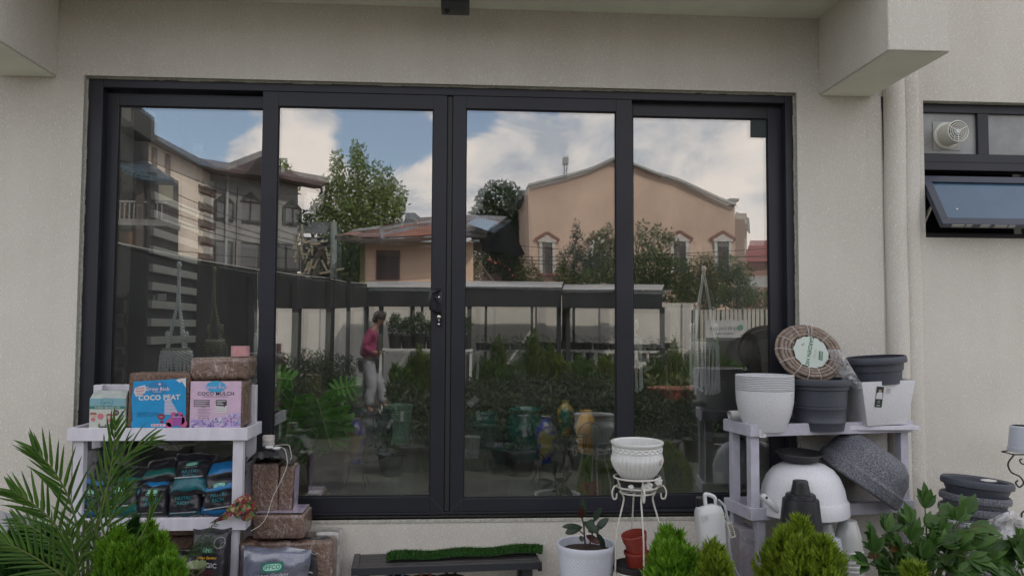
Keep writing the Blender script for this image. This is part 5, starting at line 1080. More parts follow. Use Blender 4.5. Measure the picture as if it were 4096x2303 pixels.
# areca palm
PLM=leafmat('palm_leaf',(.022,.072,.010),(.095,.19,.022),.42,.3); PST=mat('palm_stem',(.10,.14,.03),.5)
yA=-.80; pb=P(330,2440,yA); pm=thing('areca_palm','tall feathery areca palm at the front left with arching green fronds','palm',(pb.x,yA,0))
def frond(pts,n,L0,w0,spread=.9,a0=.25,nrm=(0,-1,.3)):
    cl=pl(pts,8); q=MB(); q.tube(cl,[.006*(1-.75*i/len(cl)) for i in range(len(cl))],6); f_=q.build('rachis',PST,pm)
    q=MB(); N=len(cl); st=int(N*a0)
    for i in range(n):
        t=st+(N-1-st)*i/(n-1); j=int(t); j=min(j,N-2); p=cl[j].lerp(cl[j+1],t-j); tan=(cl[j+1]-cl[j]).normalized(); f=i/(n-1)
        sd=tan.cross(Vector(nrm)).normalized(); Lf=.76*L0*(math.sin(PI*(.18+.72*f))**.7)*rnd(.85,1.1)
        for s in (-1,1):
            d=(tan*(.75+.9*f)+sd*s*spread*(1.1-.5*f)+Vector((0,0,.25-.1*f))+rv()*.08).normalized(); leaf(q,p,d,Vector((sd.x*s*.3,-.8,.6)),Lf,w0*.80*rnd(.8,1.1),rnd(.08,.35),5,lambda t_:min(1,4*t_+.25)*(1-t_)**.55*1.05,.25)
    q.build('leaflets',PLM,f_,smooth=True,clean=False)
def pp(*a): return [P(u,v,yA+dy) for u,v,dy in a]
frond(pp((355,2440,0),(385,2150,0),(440,1900,-.02),(462,1700,-.08)),14,.20,.019)
frond(pp((350,2440,0),(375,2200,.02),(410,1990,.05),(500,1830,.08),(600,1760,.1)),11,.20,.017)
frond(pp((340,2440,0),(330,2250,-.02),(290,2030,-.05),(220,1890,-.10),(140,1800,-.14)),15,.21,.019)
frond(pp((330,2440,0),(300,2260,-.03),(230,2110,-.08),(140,2020,-.14),(60,1970,-.18)),14,.20,.019)
frond(pp((310,2440,0),(280,2330,-.04),(190,2260,-.10),(90,2200,-.16),(0,2160,-.2)),14,.22,.018)
frond(pp((320,2440,0),(290,2300,0),(240,2200,.02),(150,2120,.04),(70,2080,.05)),12,.19,.018)
frond(pp((360,2440,0),(400,2220,-.03),(450,2060,-.06),(500,1950,-.1)),11,.18,.018)
#frond(pp((345,2440,0),(350,2200,.02),(330,1980,.05),(300,1860,.06)),11,.19,.018)
frond(pp((370,2440,0),(450,2280,-.04),(530,2200,-.06),(590,2090,-.08),(600,2010,-.1)),4,.17,.02,spread=.35)
frond(pp((340,2440,0),(325,2330,.0),(300,2230,-.12),(280,2130,-.2)),11,.17,.018)
for i in range(7):
    u=300+i*14; q=MB(); q.tube(pl([P(u,2440,yA+rnd(-.05,.05)),P(u+rnd(-10,10),2280,yA),P(u+rnd(-25,25),2080,yA)]),[.006]*13 if False else .005,6); q.build('cane',PST,pm)
# peony
PEO=leafmat('peony_leaf',(.022,.065,.012),(.07,.15,.025),.4,.25); PEO2=leafmat('peony_leaf_red',(.07,.04,.012),(.11,.07,.02),.5,.2); PSM=mat('peony_stem',(.09,.12,.04),.5)
def peony(lab,yQ,base,tips,sz):
    pb=P(base[0],base[1],yQ); t=thing('peony_plant',lab,'plant',(pb.x,yQ,0),group='leafy peony plants')
    st=MB(); lf=MB(); lr=MB()
    for (u,v,dy) in tips:
        a=pb+Vector((rnd(-.03,.03),rnd(-.02,.02),-.05)); b=P(u,v,yQ+dy); m_=a.lerp(b,.55)+Vector((0,0,.04)); cv=pl([a,m_,b],8); st.tube(cv,[.005*(1-.5*i/len(cv)) for i in range(len(cv))],6)
        tan=(cv[-1]-cv[-3]).normalized()
        for j,(ii,sc) in enumerate(((len(cv)-1,1),(len(cv)-4,.95),(len(cv)-7,.95),(len(cv)-10,.9))):
            if ii<3: continue
            p=cv[ii]; side=tan.cross(Vector((0,-1,.4))).normalized()*(1 if j%2 else -1); d0=(tan*(1 if j==0 else .35)+side*(0 if j==0 else .9)+Vector((0,rnd(-.5,.1),0))).normalized()
            q_=p+d0*(.03 if j else .0); 
            if j: st.tube([p,q_+d0*.03],.0022,5)
            o=q_+d0*(.03 if j else 0)
            for k_ in (-1,0,1):
                s2=d0.cross(Vector((rnd(-.3,.3),-.8,.6))).normalized(); dd=(d0+s2*k_*.75+rv()*.12).normalized(); L_=sz*sc*(1.15 if k_==0 else .85)*rnd(.85,1.1)
                for w_off in ((-.28,0,.28) if k_==0 else (0,.3*k_)):
                    d3=(dd+s2*w_off).normalized(); leaf(lr if random.random()<.02 else lf,o,d3,Vector((rnd(-.3,.3),-.7,.7)),L_*(1 if abs(w_off)<.01 else .78),L_*.36,rnd(.0,.3),5,lambda t_:math.sin(PI*min(1,t_*.9+.08))**.9,.12)
    st.build('stems',PSM,t,clean=False); lf.build('leaves',PEO,t,clean=False); 
    if lr.v: lr.build('red_edged_leaves',PEO2,t,clean=False)
random.seed(21)
peony('leafy green peony bush at the bottom right before the slate pot stack',-.72,(3700,2420),[(3500,2150,-.05),(3560,2120,0),(3470,2250,-.08),(3640,2090,-.02),(3700,2030,0),(3760,2140,-.05),(3830,2080,-.05),(3860,2050,0),(3900,2190,-.08),(3960,2210,-.05),(3600,2190,-.12),(3720,2180,-.14),(3830,2190,-.14),(3940,2240,-.1),(3560,2270,-.1),(3660,2270,-.16),(3780,2270,-.16),(3880,2290,-.12),(3990,2210,-.02)],.088)
peony('second leafy peony cut by the right edge of the picture',-.70,(4130,2420),[(4085,2180,0),(4050,2200,-.05),(4090,2250,-.08),(4120,2190,0),(4060,2290,-.08)],.085)
q=MB(); c=P(3700,2330,-.72); q.lathe([(0,0),(.11,0),(.135,c.z),(.14,c.z+.01),(.12,c.z),(0,c.z-.01)],c=(c.x,-.72,0),seg=30); tag(q.build('nursery_pot',BPL),'black nursery pot under the peony bush before the slate stack','pot')
# feathery weed by MAGIC bag and small bits
t=thing('feathery_seedling','small feathery grey green seedling before the MAGIC SOIL bag','plant',P(745,2300,-.55)); q=MB(); sq_=MB()
for (u,v) in ((860,2095),(845,2150),(862,2175),(850,2200),(800,2185),(780,2215)):
    a=P(735,2235,-.5); b=P(u,v,-.55); cv=pl([a,a.lerp(b,.5)+Vector((0,0,.01)),b],6); sq_.tube(cv,.0014,5)
    for i in range(3,len(cv)):
        for s in (-1,1): leaf(q,cv[i],((b-a).normalized()+Vector((0,0,s*.8))),(0,-1,0),.022,.005,.1,2)
sq_.build('stem',PSM,t,clean=False); q.build('leaflets',leafmat('seedling',(.04,.08,.04),(.08,.14,.07),.6,.3),t,clean=False)
# white plastic sheet at the left edge
q=MB()
def fn(s,t_):
    u=-60+ (250)*s; v=2010+70*math.sin(s*2.3)-35*s+t_*420; p=P(u,v,-.25-.05*math.sin(s*6+t_*2)-.03*mn.noise(Vector((s*4,t_*5,1)))); return p
q.grid(fn,24,20); tag(q.build('plastic_sack',mat('white_sack',(.40,.40,.42),.4,noise=(8,.15),bump=(9,.9))),'crumpled white plastic sack against the wall at the left edge behind palm','sack')
# pale cabbage-like head and pebbles
p=P(785,2265,-.62); t=thing('ornamental_cabbage','pale green ornamental cabbage head beside the thuja at bottom left','plant',p); q=MB()
for i in range(16):
    a=i*2.4; leaf(q,p+Vector((0,0,-.03)),(math.cos(a)*.6,math.sin(a)*.6-.2,1.1),(math.cos(a),math.sin(a),.2),.06,.05,-.3,4,lambda t_:math.sin(PI*min(1,t_*.7+.15)))
q.build('leaves',leafmat('cabbage',(.20,.26,.12),(.42,.45,.30),.5,.3),t,clean=False)
# ================================================================ inside the shop
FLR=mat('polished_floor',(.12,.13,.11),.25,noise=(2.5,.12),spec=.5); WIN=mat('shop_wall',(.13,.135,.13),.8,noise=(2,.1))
room=thing('shop_interior','dim shop room with a polished grey floor behind the glass doors','room',(0,3,zB)); rx0,rx1=-2.3,wxL-.35
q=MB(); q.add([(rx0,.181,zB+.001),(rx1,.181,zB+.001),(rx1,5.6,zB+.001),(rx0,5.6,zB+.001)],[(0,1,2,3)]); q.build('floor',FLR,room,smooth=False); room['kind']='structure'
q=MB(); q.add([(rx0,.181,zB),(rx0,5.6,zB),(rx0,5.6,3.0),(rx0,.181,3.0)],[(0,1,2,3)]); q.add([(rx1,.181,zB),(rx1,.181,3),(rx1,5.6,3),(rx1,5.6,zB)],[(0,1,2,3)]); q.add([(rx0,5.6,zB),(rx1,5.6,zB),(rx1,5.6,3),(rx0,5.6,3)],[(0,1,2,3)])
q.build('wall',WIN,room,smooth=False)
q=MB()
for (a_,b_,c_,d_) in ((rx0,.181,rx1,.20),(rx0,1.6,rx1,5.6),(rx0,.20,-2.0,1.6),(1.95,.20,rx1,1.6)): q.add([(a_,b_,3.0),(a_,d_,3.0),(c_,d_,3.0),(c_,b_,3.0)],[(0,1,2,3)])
def added_panel_mat():
    m=bpy.data.materials.new('added_panel_milky'); m.use_nodes=True; nt=m.node_tree; t=_n(nt,'ShaderNodeBsdfTranslucent'); t.inputs['Color'].default_value=(.95,.97,.95,1); nt.links.new(t.outputs[0],nt.nodes['Material Output'].inputs['Surface']); return m
g_=MB(); g_.add([(-2.0,.20,3.0),(1.95,.20,3.0),(1.95,1.6,3.0),(-2.0,1.6,3.0)],[(0,1,2,3)]); g_.build('added_light_panel',added_panel_mat(),bld,smooth=False)  # translucent panel added out of view to brighten the shop inside
q.build('ceiling',WIN,room,smooth=False)
def I(u,v,d): return P(u,v,d-4)
# slatted partition at left
sx_=I(598,1000,4.42).x; sp_=thing('slatted_partition','partition of white horizontal slats with dark posts inside the left door','partition',(sx_,.75,zB))
zz=I(598,832,4.42).z+.09
for i in range(9):
    q=MB(); q.box((sx_,.42,zz),(sx_+.02,1.15,zz-.042)); q.build('slat',mat('slat_white',(.5,.5,.49),.6),sp_,smooth=False); zz-=.098
q=MB(); q.box((sx_-.09,.40,zB),(sx_-.001,.46,2.6)); q.box((sx_-.03,1.16,zB),(sx_+.02,1.20,2.6)); q.build('post',mat('partition_dark',(.03,.03,.032),.6),sp_,smooth=False)
q=MB(); q.box((sx_-.012,.46,zB),(sx_-.004,1.15,2.5)); q.build('backing',mat('partition_back',(.04,.04,.043),.7),sp_,smooth=False)
# corner shelf at far left
a=I(445,1300,4.7); b=I(560,1300,4.7); sh=thing('corner_shelf','pale open shelf with goods inside the leftmost pane','shelf',(a.x,.7,zB))
for v in (1180,1300,1387,1470,1560): q=MB(); z=I(500,v,4.6).z; q.box((a.x-.05,.62,z-.012),(b.x-.03,.95,z)); q.build('shelf_board',mat('shelf_grey',(.34,.36,.37),.5),sh,smooth=False)
for x in (a.x-.05,b.x-.045): q=MB(); q.box((x,.62,zB),(x+.015,.95,I(500,1170,4.6).z)); q.build('upright',mat('shelf_grey',(.34,.36,.37),.5),sh,smooth=False)
for i,(u,v,w_,h_,c_,l_) in enumerate(((490,1300,40,45,(.3,.32,.3),'grey box on the second board of the corner shelf'),(545,1280,36,28,(.02,.12,.4),'blue box hanging at the edge of the corner shelf'),(530,1387,34,60,(.03,.22,.36),'pale blue box low on the corner shelf'),(470,1387,30,50,(.2,.22,.2),'small grey box low on the corner shelf'),(480,1470,60,50,(.10,.12,.12),'dark wide box on the bottom board of the corner shelf'))):
    p=I(u,v,4.72); kk=4.72/F; q=MB(); q.cbox((p.x,p.y,p.z+h_*kk/2),(w_*kk,.08,h_*kk)); tag(q.build('goods_box',mat('goods%d'%i,c_,.5,noise=(30,.3)),bevel=.002),l_,'box')
for i,(u,v) in enumerate(((597,1192),(648,1188))):
    q=MB(); kk=4.5/F; p=I(u,v,4.5); q.cbox(p,(46*kk if i==0 else 34*kk,.002,26*kk)); tag(q.build('paper_card',mat('paper',(.55,.56,.55),.7),smooth=False),('wider' if i==0 else 'narrower')+' white paper card hung before the slatted partition','card')
# macrame hangers
def ropemat(name,c1,c2):
    m=bpy.data.materials.new(name); m.use_nodes=True; nt=m.node_tree; b=nt.nodes['Principled BSDF']; b.inputs['Roughness'].default_value=.85
    tc=_n(nt,'ShaderNodeTexCoord'); mp=_n(nt,'ShaderNodeMapping'); mp.inputs['Rotation'].default_value=(0,.9,0); nt.links.new(tc.outputs['Object'],mp.inputs['Vector']); w_=_n(nt,'ShaderNodeTexWave'); w_.inputs['Scale'].default_value=26; w_.inputs['Distortion'].default_value=1.2; w_.inputs['Detail Scale'].default_value=4; nt.links.new(mp.outputs[0],w_.inputs['Vector'])
    r=_n(nt,'ShaderNodeValToRGB'); r.color_ramp.elements[0].position=.3; r.color_ramp.elements[1].position=.55; r.color_ramp.elements[0].color=(*c2,1); r.color_ramp.elements[1].color=(*c1,1); nt.links.new(w_.outputs['Fac'],r.inputs['Fac']); nt.links.new(r.outputs['Color'],b.inputs['Base Color']); return m
RW=ropemat('rope_white',(.98,.98,.98),(.70,.72,.72)); RY=ropemat('rope_yellow_black',(.24,.23,.13),(.015,.015,.015)); RG=ropemat('rope_grey',(.96,.98,.98),(.52,.55,.56))
DKC=mat('dark_cord',(.05,.05,.05),.7)
def hanger(lab,ut,vt,uc,v1,v2,v3,w_,d,m,fr=14,pc=(.5,.5,.5),sp=.42):
    k=d/F; top=I(ut,vt,d); t=thing('macrame_hanger',lab,'hanger',(top.x,top.y,I(uc,v2,d).z),group='macrame plant hangers inside the doors'); R_=w_/2*k
    zc1=I(uc,v1,d).z; zc2=I(uc,v2,d).z; zc3=I(uc,v3,d).z; cx_=I(uc,v1,d).x; cy_=top.y
    q=MB(); q.tube([top+Vector((0,0,.0)),Vector((top.x,top.y,2.99))],.0006,4); q.build('cord',DKC,t)
    for i in range(4):
        a=i*PI/2+.5; e=Vector((cx_+R_*math.cos(a),cy_+R_*.8*math.sin(a),zc1)); q=MB(); m_=top.lerp(e,.5)+Vector((0,0,0)); a2=(.25,PI-.25,PI+.5,-.5)[i]; e=Vector((cx_+R_*(.62 if sp>.2 else .95)*math.cos(a2),cy_+R_*.6*math.sin(a2),zc1)); j_=Vector((top.x+.004*(1 if i in (0,3) else -1),top.y+.004*(i//2),top.z-sp*(top.z-zc1))); q.tube(pl([top,j_,j_.lerp(e,.5)+Vector((0,0,-.004)),e],4),.0075,6); q.sphere(e+Vector((0,0,.07)).lerp(Vector(),0),.010,8,6,sc=(1,1,3)); q.build('rope',m,t)
    q=MB(); q.sphere(top,.013,10,8,sc=(1,1,1.6)); q.build('knot',m,t)
    q=MB(); q.lathe([(R_*.6,zc2),(R_*.95,zc2+(zc1-zc2)*.35),(R_,zc1-.01),(R_*.96,zc1)],c=(cx_,cy_,0),seg=28); q.build('pot_net',m,t)
    q=MB(); q.lathe([(0,zc2+.01),(R_*.55,zc2+.01),(R_*.88,zc1-.015),(R_*.86,zc1+.012)],c=(cx_,cy_,0),seg=24); q.build('inner_pot',mat('inner_pot',pc,.5),t)
    q=MB()
    for i in range(fr):
        a=i*2*PI/fr+.2; x,y_=cx_+R_*.97*math.cos(a),cy_+R_*.97*math.sin(a); zb2=zc3+rnd(-.015,.03); q.tube(pl([(x,y_,zc1-.02),(x+rnd(-.006,.006),y_,(zc1+zb2)/2),(x+rnd(-.01,.01),y_,zb2)],3),.0062,5); q.sphere((x,y_,zb2),.008,6,4)
    q.build('fringe',m,t); return t
hanger('grey white macrame hanger with a round pot before the slatted partition',717,1060,706,1400,1475,1500,118,4.24,RG,22,(.42,.44,.36))
hanger('dark and yellow twisted macrame hanger right of the grey white one',858,1080,860,1365,1415,1420,84,4.75,RY,12,(.08,.08,.07))
hanger('white macrame tassel hanger half hidden behind the second door stile',1078,1180,1062,1330,1400,1540,84,4.24,RG,12)
hanger('white macrame hanger with long fringe beside the stile of the rightmost pane',2510,1180,2520,1350,1400,1560,92,4.24,RW,14)
hanger('large white macrame hanger with long knotted fringe in the rightmost pane',2815,1078,2818,1365,1410,1562,112,4.24,RW,22,(.5,.48,.25),sp=.10)
hanger('faint dark yellow macrame hanger behind the large white one',2700,1190,2710,1400,1460,1560,90,5.2,RY,12)
# monstera
MON=leafmat('monstera_leaf',(.05,.20,.018),(.12,.40,.035),.35,.45)
def mleaf(parent,uc,vc,d,L_,tipdir,nrm,name='leaf'):
    c=I(uc,vc,d); dd=Vector(tipdir).normalized(); n=Vector(nrm).normalized(); s=dd.cross(n).normalized(); n=s.cross(dd); q=MB()
    # heart-shaped blade cut into fingers
    N=72
    slits=[.14,.26,.38,.50,.62,.74,.85]
    for side in (-1,1):
        rows=[]
        for i in range(N+1):
            f=i/N; hw=L_*.56*(max(0,math.sin(PI*min(1,.12+.88*f)))**.62)*(1.0 if f>.02 else .8); dm=min(abs(f-x-(.03 if side>0 else 0)) for x in slits)
            cut=1 if dm>.022 else .36+.25*(dm/.022); w_=hw*cut; ang=math.radians(118-92*f); dirv=(s*side*math.sin(ang)+dd*math.cos(ang)); base=c+dd*(L_*(.02+f*.90))
            rows.append([base+dirv*(w_*t)-n*(L_*.22*(w_*t/L_)**2*2)+n*(.010*math.sin(f*44)*t) for t in (0,.33,.66,1)])
        q.add([p for r_ in rows for p in r_],[(4*i+k,4*i+k+1,4*i+k+5,4*i+k+4) for i in range(N) for k in range(3)])
    o=q.build(name,MON,parent,clean=False); r_=MB(); r_.tube([c+n*.004,c+dd*L_*.5+n*.004,c+dd*L_*.92-n*.002],.0028,5); r_.build('midrib',mat('leaf_rib',(.30,.45,.14),.5),o); return c
mp_=I(1290,1830,4.8); mo=thing('monstera_plant','monstera with two large split leaves facing the glass of the second pane','plant',mp_)
for (u,v,d,L_,td,nn) in ((1268,1592,4.45,.30,(.30,0,-1),(.1,-1,.35)),(1185,1580,4.52,.27,(-.22,0,-1),(-.3,-1,.3)),(1170,1520,4.8,.20,(-.8,.1,.1),(-.2,-.8,.6)),(1330,1660,4.75,.22,(.6,0,-.8),(.5,-.9,.1)),(1240,1740,4.7,.17,(.1,0,-1),(0,-1,.2)),(1330,1560,4.9,.18,(.9,.1,.2),(0,-.8,.6))):
    c=mleaf(mo,u,v,d,L_,td,nn); q=MB(); q.tube(pl([mp_,mp_.lerp(c,.5)+Vector((0,.03,.03)),c],5),.005,6); q.build('stalk',PSM,mo)
q=MB(); a=I(1247,1900,4.95); k=4.95/F; q.tube([(a.x,a.y,I(1247,1800,4.95).z),(a.x,a.y,I(1247,1498,4.95).z)],31*k,16); tag(q.build('moss_pole',mat('coir_pole',(.13,.11,.06),.95,noise=(60,.4),bump=(60,.8))),'brown coir pole standing behind the monstera leaves','pole')
def ipot(name,lab,cat,u,vt,vb,w_,d,mt,prof,extra=None,group=None,part='body'):
    k=d/F; c=I(u,vb,d); h=I(u,vt,d).z-c.z; R_=w_/2*k; t=thing(name,lab,cat,c,group=group); q=MB(); q.lathe([(0,0)]+[(R_*a,h*b) for a,b in prof],c=c,seg=40); q.build(part,mt,t); return t,c,R_,h
CER=lambda n,c,c2=None,rough=.12: mat(n,c,rough,noise=(9,.3),col2=c2,spec=.6,coat=.6,ramp=(.42,.56))
TUB=[(.72,0),(.92,.25),(1,.55),(.98,.8),(.90,.9),(1.02,.96),(1.0,1),(.88,.98),(.8,.6),(0,.5)]; VASE=[(.55,0),(.58,.1),(.75,.3),(1,.62),(.96,.75),(.5,.88),(.42,.93),(.5,1),(.4,.99),(.3,.8),(0,.8)]; BUCK=[(.82,0),(.84,.06),(.93,.5),(.96,.85),(1.03,.9),(1.05,1),(.98,.99),(.9,.6),(0,.6)]
RIB=[(.6,0),(.72,.05)]+[(.76+.24*math.sin(PI*i/16)+(.03 if i%2 else 0),.05+.85*i/16) for i in range(17)]+[(.8,.93),(.9,.98),(.82,1),(.7,.9),(0,.8)]
ipot('black_pot','black round nursery tub holding the monstera','pot',1300,1800,1985,150,4.75,mat('inside_black',(.025,.03,.032),.4),BUCK)
ipot('ceramic_pot','large dark teal glazed pot behind the blue vase','pot',1478,1640,1828,180,5.3,CER('dark_teal_glaze',(.008,.05,.06)),TUB)
ipot('ceramic_vase','cobalt blue vase with gold pattern on a wire stand near monstera','vase',1422,1672,1855,80,4.8,CER('cobalt_gold',(.02,.05,.50),(.40,.30,.08)),VASE)
t,c,R_,h=ipot('mint_bucket','mint green ribbed bucket with a price tag behind the dark teal pot','bucket',1592,1618,1772,108,5.9,mat('mint_green',(.15,.26,.22),.35),BUCK)
for i in range(5): q=MB(); z=c.z+h*(.60+.06*i); q.tube([(c.x+R_*.985*math.cos(a*PI/16),c.y+R_*.985*math.sin(a*PI/16),z) for a in range(32)],.004,6,closed=True); q.build('rib',mat('mint_green',(.15,.26,.22),.35),t)
ipot('ceramic_pot','dark teal round glazed pot at the left of the third pane','pot',1935,1650,1720,110,5.2,CER('teal_glaze',(.010,.10,.10)),TUB)
ipot('glass_bowl','greenish clear bowl standing on the floor in the third pane','bowl',1945,1700,1790,105,5.0,mat('glassy_green',(.08,.14,.13),.15,coat=.5),BUCK)
ipot('ceramic_pot','small grey green pot behind the bowl in the third pane','pot',2000,1710,1780,90,5.4,mat('grey_green',(.06,.075,.065),.4),BUCK)
ipot('ceramic_vase','tall teal ribbed vase with a price tag behind the cobalt one','vase',2098,1630,1845,150,5.3,CER('teal_glaze2',(.010,.10,.09)),RIB)
ipot('ceramic_vase','cobalt and gold floral vase on a black wire stand in the third pane','vase',2184,1664,1850,86,4.75,CER('cobalt_gold2',(.02,.06,.50),(.50,.42,.12)),VASE)
ipot('ceramic_vase','teal and ochre patterned vase behind the wire stand arches','vase',2262,1600,1740,70,5.6,CER('ochre_teal',(.55,.30,.03),(.03,.18,.14)),VASE)
ipot('ceramic_vase','bright yellow vase behind the wire stand arches','vase',2345,1640,1806,86,5.4,CER('yellow_glaze',(.85,.45,.03),(.60,.30,.02)),[(.75,0),(.8,.15),(.95,.3),(1,.6),(.7,.85),(.5,.93),(.62,1),(.4,.9),(0,.8)])
ipot('grey_planter','large translucent grey planter by the right stile of the third pane','planter',2430,1695,1835,130,5.2,mat('grey_planter',(.20,.22,.22),.3),BUCK)
ipot('green_tub','dark green ribbed tub on the floor below the ribbed vase','tub',2060,1790,1845,200,5.6,mat('green_tub',(.02,.09,.075),.4),BUCK)
ipot('white_pot','small white pot on the floor at left of the third pane','pot',1885,1745,1830,70,4.7,mat('whitish_pot',(.45,.47,.45),.4),BUCK)
ipot('black_dome','large black rounded tub in the dark of the rightmost pane','tub',3010,1330,1560,250,5.6,mat('dome_black',(.008,.012,.012),.5),[(1,0),(1,.3),(.93,.6),(.7,.85),(.3,.98),(0,1)])
ipot('black_tub','wide black tub with pale rim before the dome in the rightmost pane','tub',2890,1460,1720,200,5.2,mat('tub_black',(.012,.014,.016),.4),BUCK)
ipot('blue_drum','faint dark blue drum low in the rightmost pane','drum',2950,1745,1960,110,4.7,mat('drum_blue',(.008,.018,.05),.35),[(.9,0),(1,.1),(1,.8),(.75,.92),(.5,.95),(.45,1),(0,1)])
def wstand(lab,u,vt,vb,w_,d):
    k=d/F; c=I(u,vt,d); zb2=zB+.002; t=thing('wire_stand',lab,'plant stand',(c.x,c.y,zb2),group='black wire stands inside the shop'); R_=w_/2*k
    q=MB(); q.tube([(c.x+R_*math.cos(a*PI/12),c.y+R_*math.sin(a*PI/12),c.z) for a in range(24)],.004,6,closed=True); q.build('ring',IRN,t)
    for a in (.7,2.4,4.1,5.5):
        q=MB(); q.tube(pl([(c.x+R_*math.cos(a),c.y+R_*math.sin(a),c.z),(c.x+R_*.9*math.cos(a),c.y+R_*.9*math.sin(a),(c.z+zb2)/2),(c.x+R_*1.35*math.cos(a),c.y+R_*1.35*math.sin(a),zb2)],4),.004,6); q.build('leg',IRN,t)
    for s in (-1,1): q=MB(); q.tube([(c.x+s*R_+R_*.9*math.cos(a*PI/8),c.y-R_*.6,c.z+R_*1.0*math.sin(a*PI/8)) for a in range(9)],.0035,6); q.build('arch',IRN,t)
wstand('black wire stand carrying the cobalt vase near the monstera',1425,1852,1950,95,4.8); wstand('black wire stand with arches carrying the cobalt and gold vase',2184,1852,1940,110,4.75); wstand('black wire stand with arches and no pot beside the gold vase',2300,1740,1820,110,5.0)
for (u,v,d,a,lab,w_,h_) in ((1892,1605,4.5,.8,'white tilted price tag beside the centre stile',26,46),(1913,1660,4.6,-.2,'small white price tag on the teal pot in the third pane',16,36),(2097,1723,4.7,-.15,'white price tag on the tall ribbed vase',18,44),(1560,1694,4.7,.5,'white tilted price tag on the dark teal pot',14,38),(1608,1664,5.6,0,'white price tag on the mint bucket',12,40),(1372,1610,4.6,.25,'white paper strip hanging above the monstera',10,58)):
    k=d/F; t=thing('price_tag',lab,'tag',I(u,v,d)); Mx=Matrix.Translation(I(u,v,d-.08))@Matrix.Rotation(a,4,'Y'); label_card('tag_card',t,Mx,w_*k,h_*k,(.55,.57,.57),[('Rs 950',0,0,.011)] if h_>37 and w_>11 else [('-',0,.004,.008)])
# white sheet on the floor by the door, and little boxes
q=MB(); p=[I(1245,1982,4.44),I(1290,1955,4.5),I(1290,1955,4.5)]; q.add([I(1215,1984,4.43),I(1272,1984,4.43),I(1296,1952,4.62),I(1240,1952,4.62)],[(0,1,2,3)]); 
for i in range(len(q.v)): q.v[i].z=zB+.01
tag(q.build('floor_sheet',mat('glossy_sheet',(.45,.46,.50),.4,noise=(20,.3)),smooth=False),'pale glossy sheet of paper on the shop floor by the monstera tub','paper')
# ================================================================ what stands across the yard (seen mirrored in the glass)
def YV(d): return 2*G-(d-4.0)
def quadV(mb,pts): mb.add([V(*p) for p in pts],[tuple(range(len(pts)))])
def boxV(mb,u0,u1,v0,v1,d,dep,z0=None):
    a=V(u0,v1,d); b=V(u1,v0,d); mb.box((a.x,a.y-dep,a.z if z0 is None else z0),(b.x,a.y,b.z))
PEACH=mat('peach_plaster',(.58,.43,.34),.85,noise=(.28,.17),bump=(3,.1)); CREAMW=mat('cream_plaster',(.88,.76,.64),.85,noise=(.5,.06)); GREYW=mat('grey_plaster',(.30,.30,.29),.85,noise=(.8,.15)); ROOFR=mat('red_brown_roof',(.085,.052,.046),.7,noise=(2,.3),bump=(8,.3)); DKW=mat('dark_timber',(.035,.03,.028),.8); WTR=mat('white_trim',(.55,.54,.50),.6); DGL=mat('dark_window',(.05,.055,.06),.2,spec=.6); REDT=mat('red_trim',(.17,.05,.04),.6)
def corr(name,c1,c2,sc):
    m=mat(name,c1,.45,noise=(1.1,.3),col2=c2,ramp=(.45,.55),spec=.4); nt=m.node_tree; b=nt.nodes['Principled BSDF']; tc=[n for n in nt.nodes if n.type=='TEX_COORD'][0]; w_=_n(nt,'ShaderNodeTexWave'); w_.inputs['Scale'].default_value=sc; nt.links.new(tc.outputs['Object'],w_.inputs['Vector']); bp=_n(nt,'ShaderNodeBump'); bp.inputs['Distance'].default_value=.05; nt.links.new(w_.outputs['Fac'],bp.inputs['Height']); nt.links.new(bp.outputs[0],b.inputs['Normal']); return m
CORR=corr('rusty_tin',(.24,.25,.27),(.13,.05,.03),3.5); BLUR=corr('blue_tin',(.045,.085,.12),(.03,.05,.07),3); GTIN=corr('grey_tin',(.10,.115,.125),(.06,.07,.075),1.6); PTIN=corr('pale_tin',(.35,.34,.31),(.28,.27,.25),2.6)
# ---- big peach building
D=45; bb=thing('peach_house','large peach gabled building with four narrow pedimented windows','building',V(2520,1315,D))
q=MB(); gp=[(2112,745),(2200,722),(2290,700),(2370,678),(2410,660),(2449,643),(2500,655),(2560,680),(2630,705),(2700,722),(2790,760),(2870,795),(2944,822)]
front=[V(u,v,D) for u,v in gp]; n=len(front); x0,x1=front[0].x,front[-1].x; y0=YV(D); dep=14
vs=[(p.x,y0,p.z) for p in front]+[(p.x,y0,0) for p in front]+[(p.x,y0-dep,p.z) for p in front]+[(p.x,y0-dep,0) for p in front]
fs=[(i,i+1,n+i+1,n+i) for i in range(n-1)]+[(2*n+i,3*n+i,3*n+i+1,2*n+i+1) for i in range(n-1)]+[(0,n,3*n,2*n),(n-1,3*n-1,4*n-1,2*n-1)]
q.add(vs,fs); q.build('wall',PEACH,bb,smooth=False)
q=MB(); 
for i in range(n-1):
    a,b=front[i],front[i+1]; q.add([(a.x-.05*(i==0),y0+.3,a.z+.02),(b.x,y0+.3,b.z+.02),(b.x,y0-dep,b.z+.02),(a.x-.05*(i==0),y0-dep,a.z+.02),(a.x,y0+.3,a.z+.14),(b.x,y0+.3,b.z+.14),(b.x,y0-dep,b.z+.14),(a.x,y0-dep,a.z+.14)],[(4,5,6,7),(0,1,5,4),(0,3,2,1)])
q.build('roof',mat('pale_fascia',(.30,.28,.26),.6),bb,smooth=False)
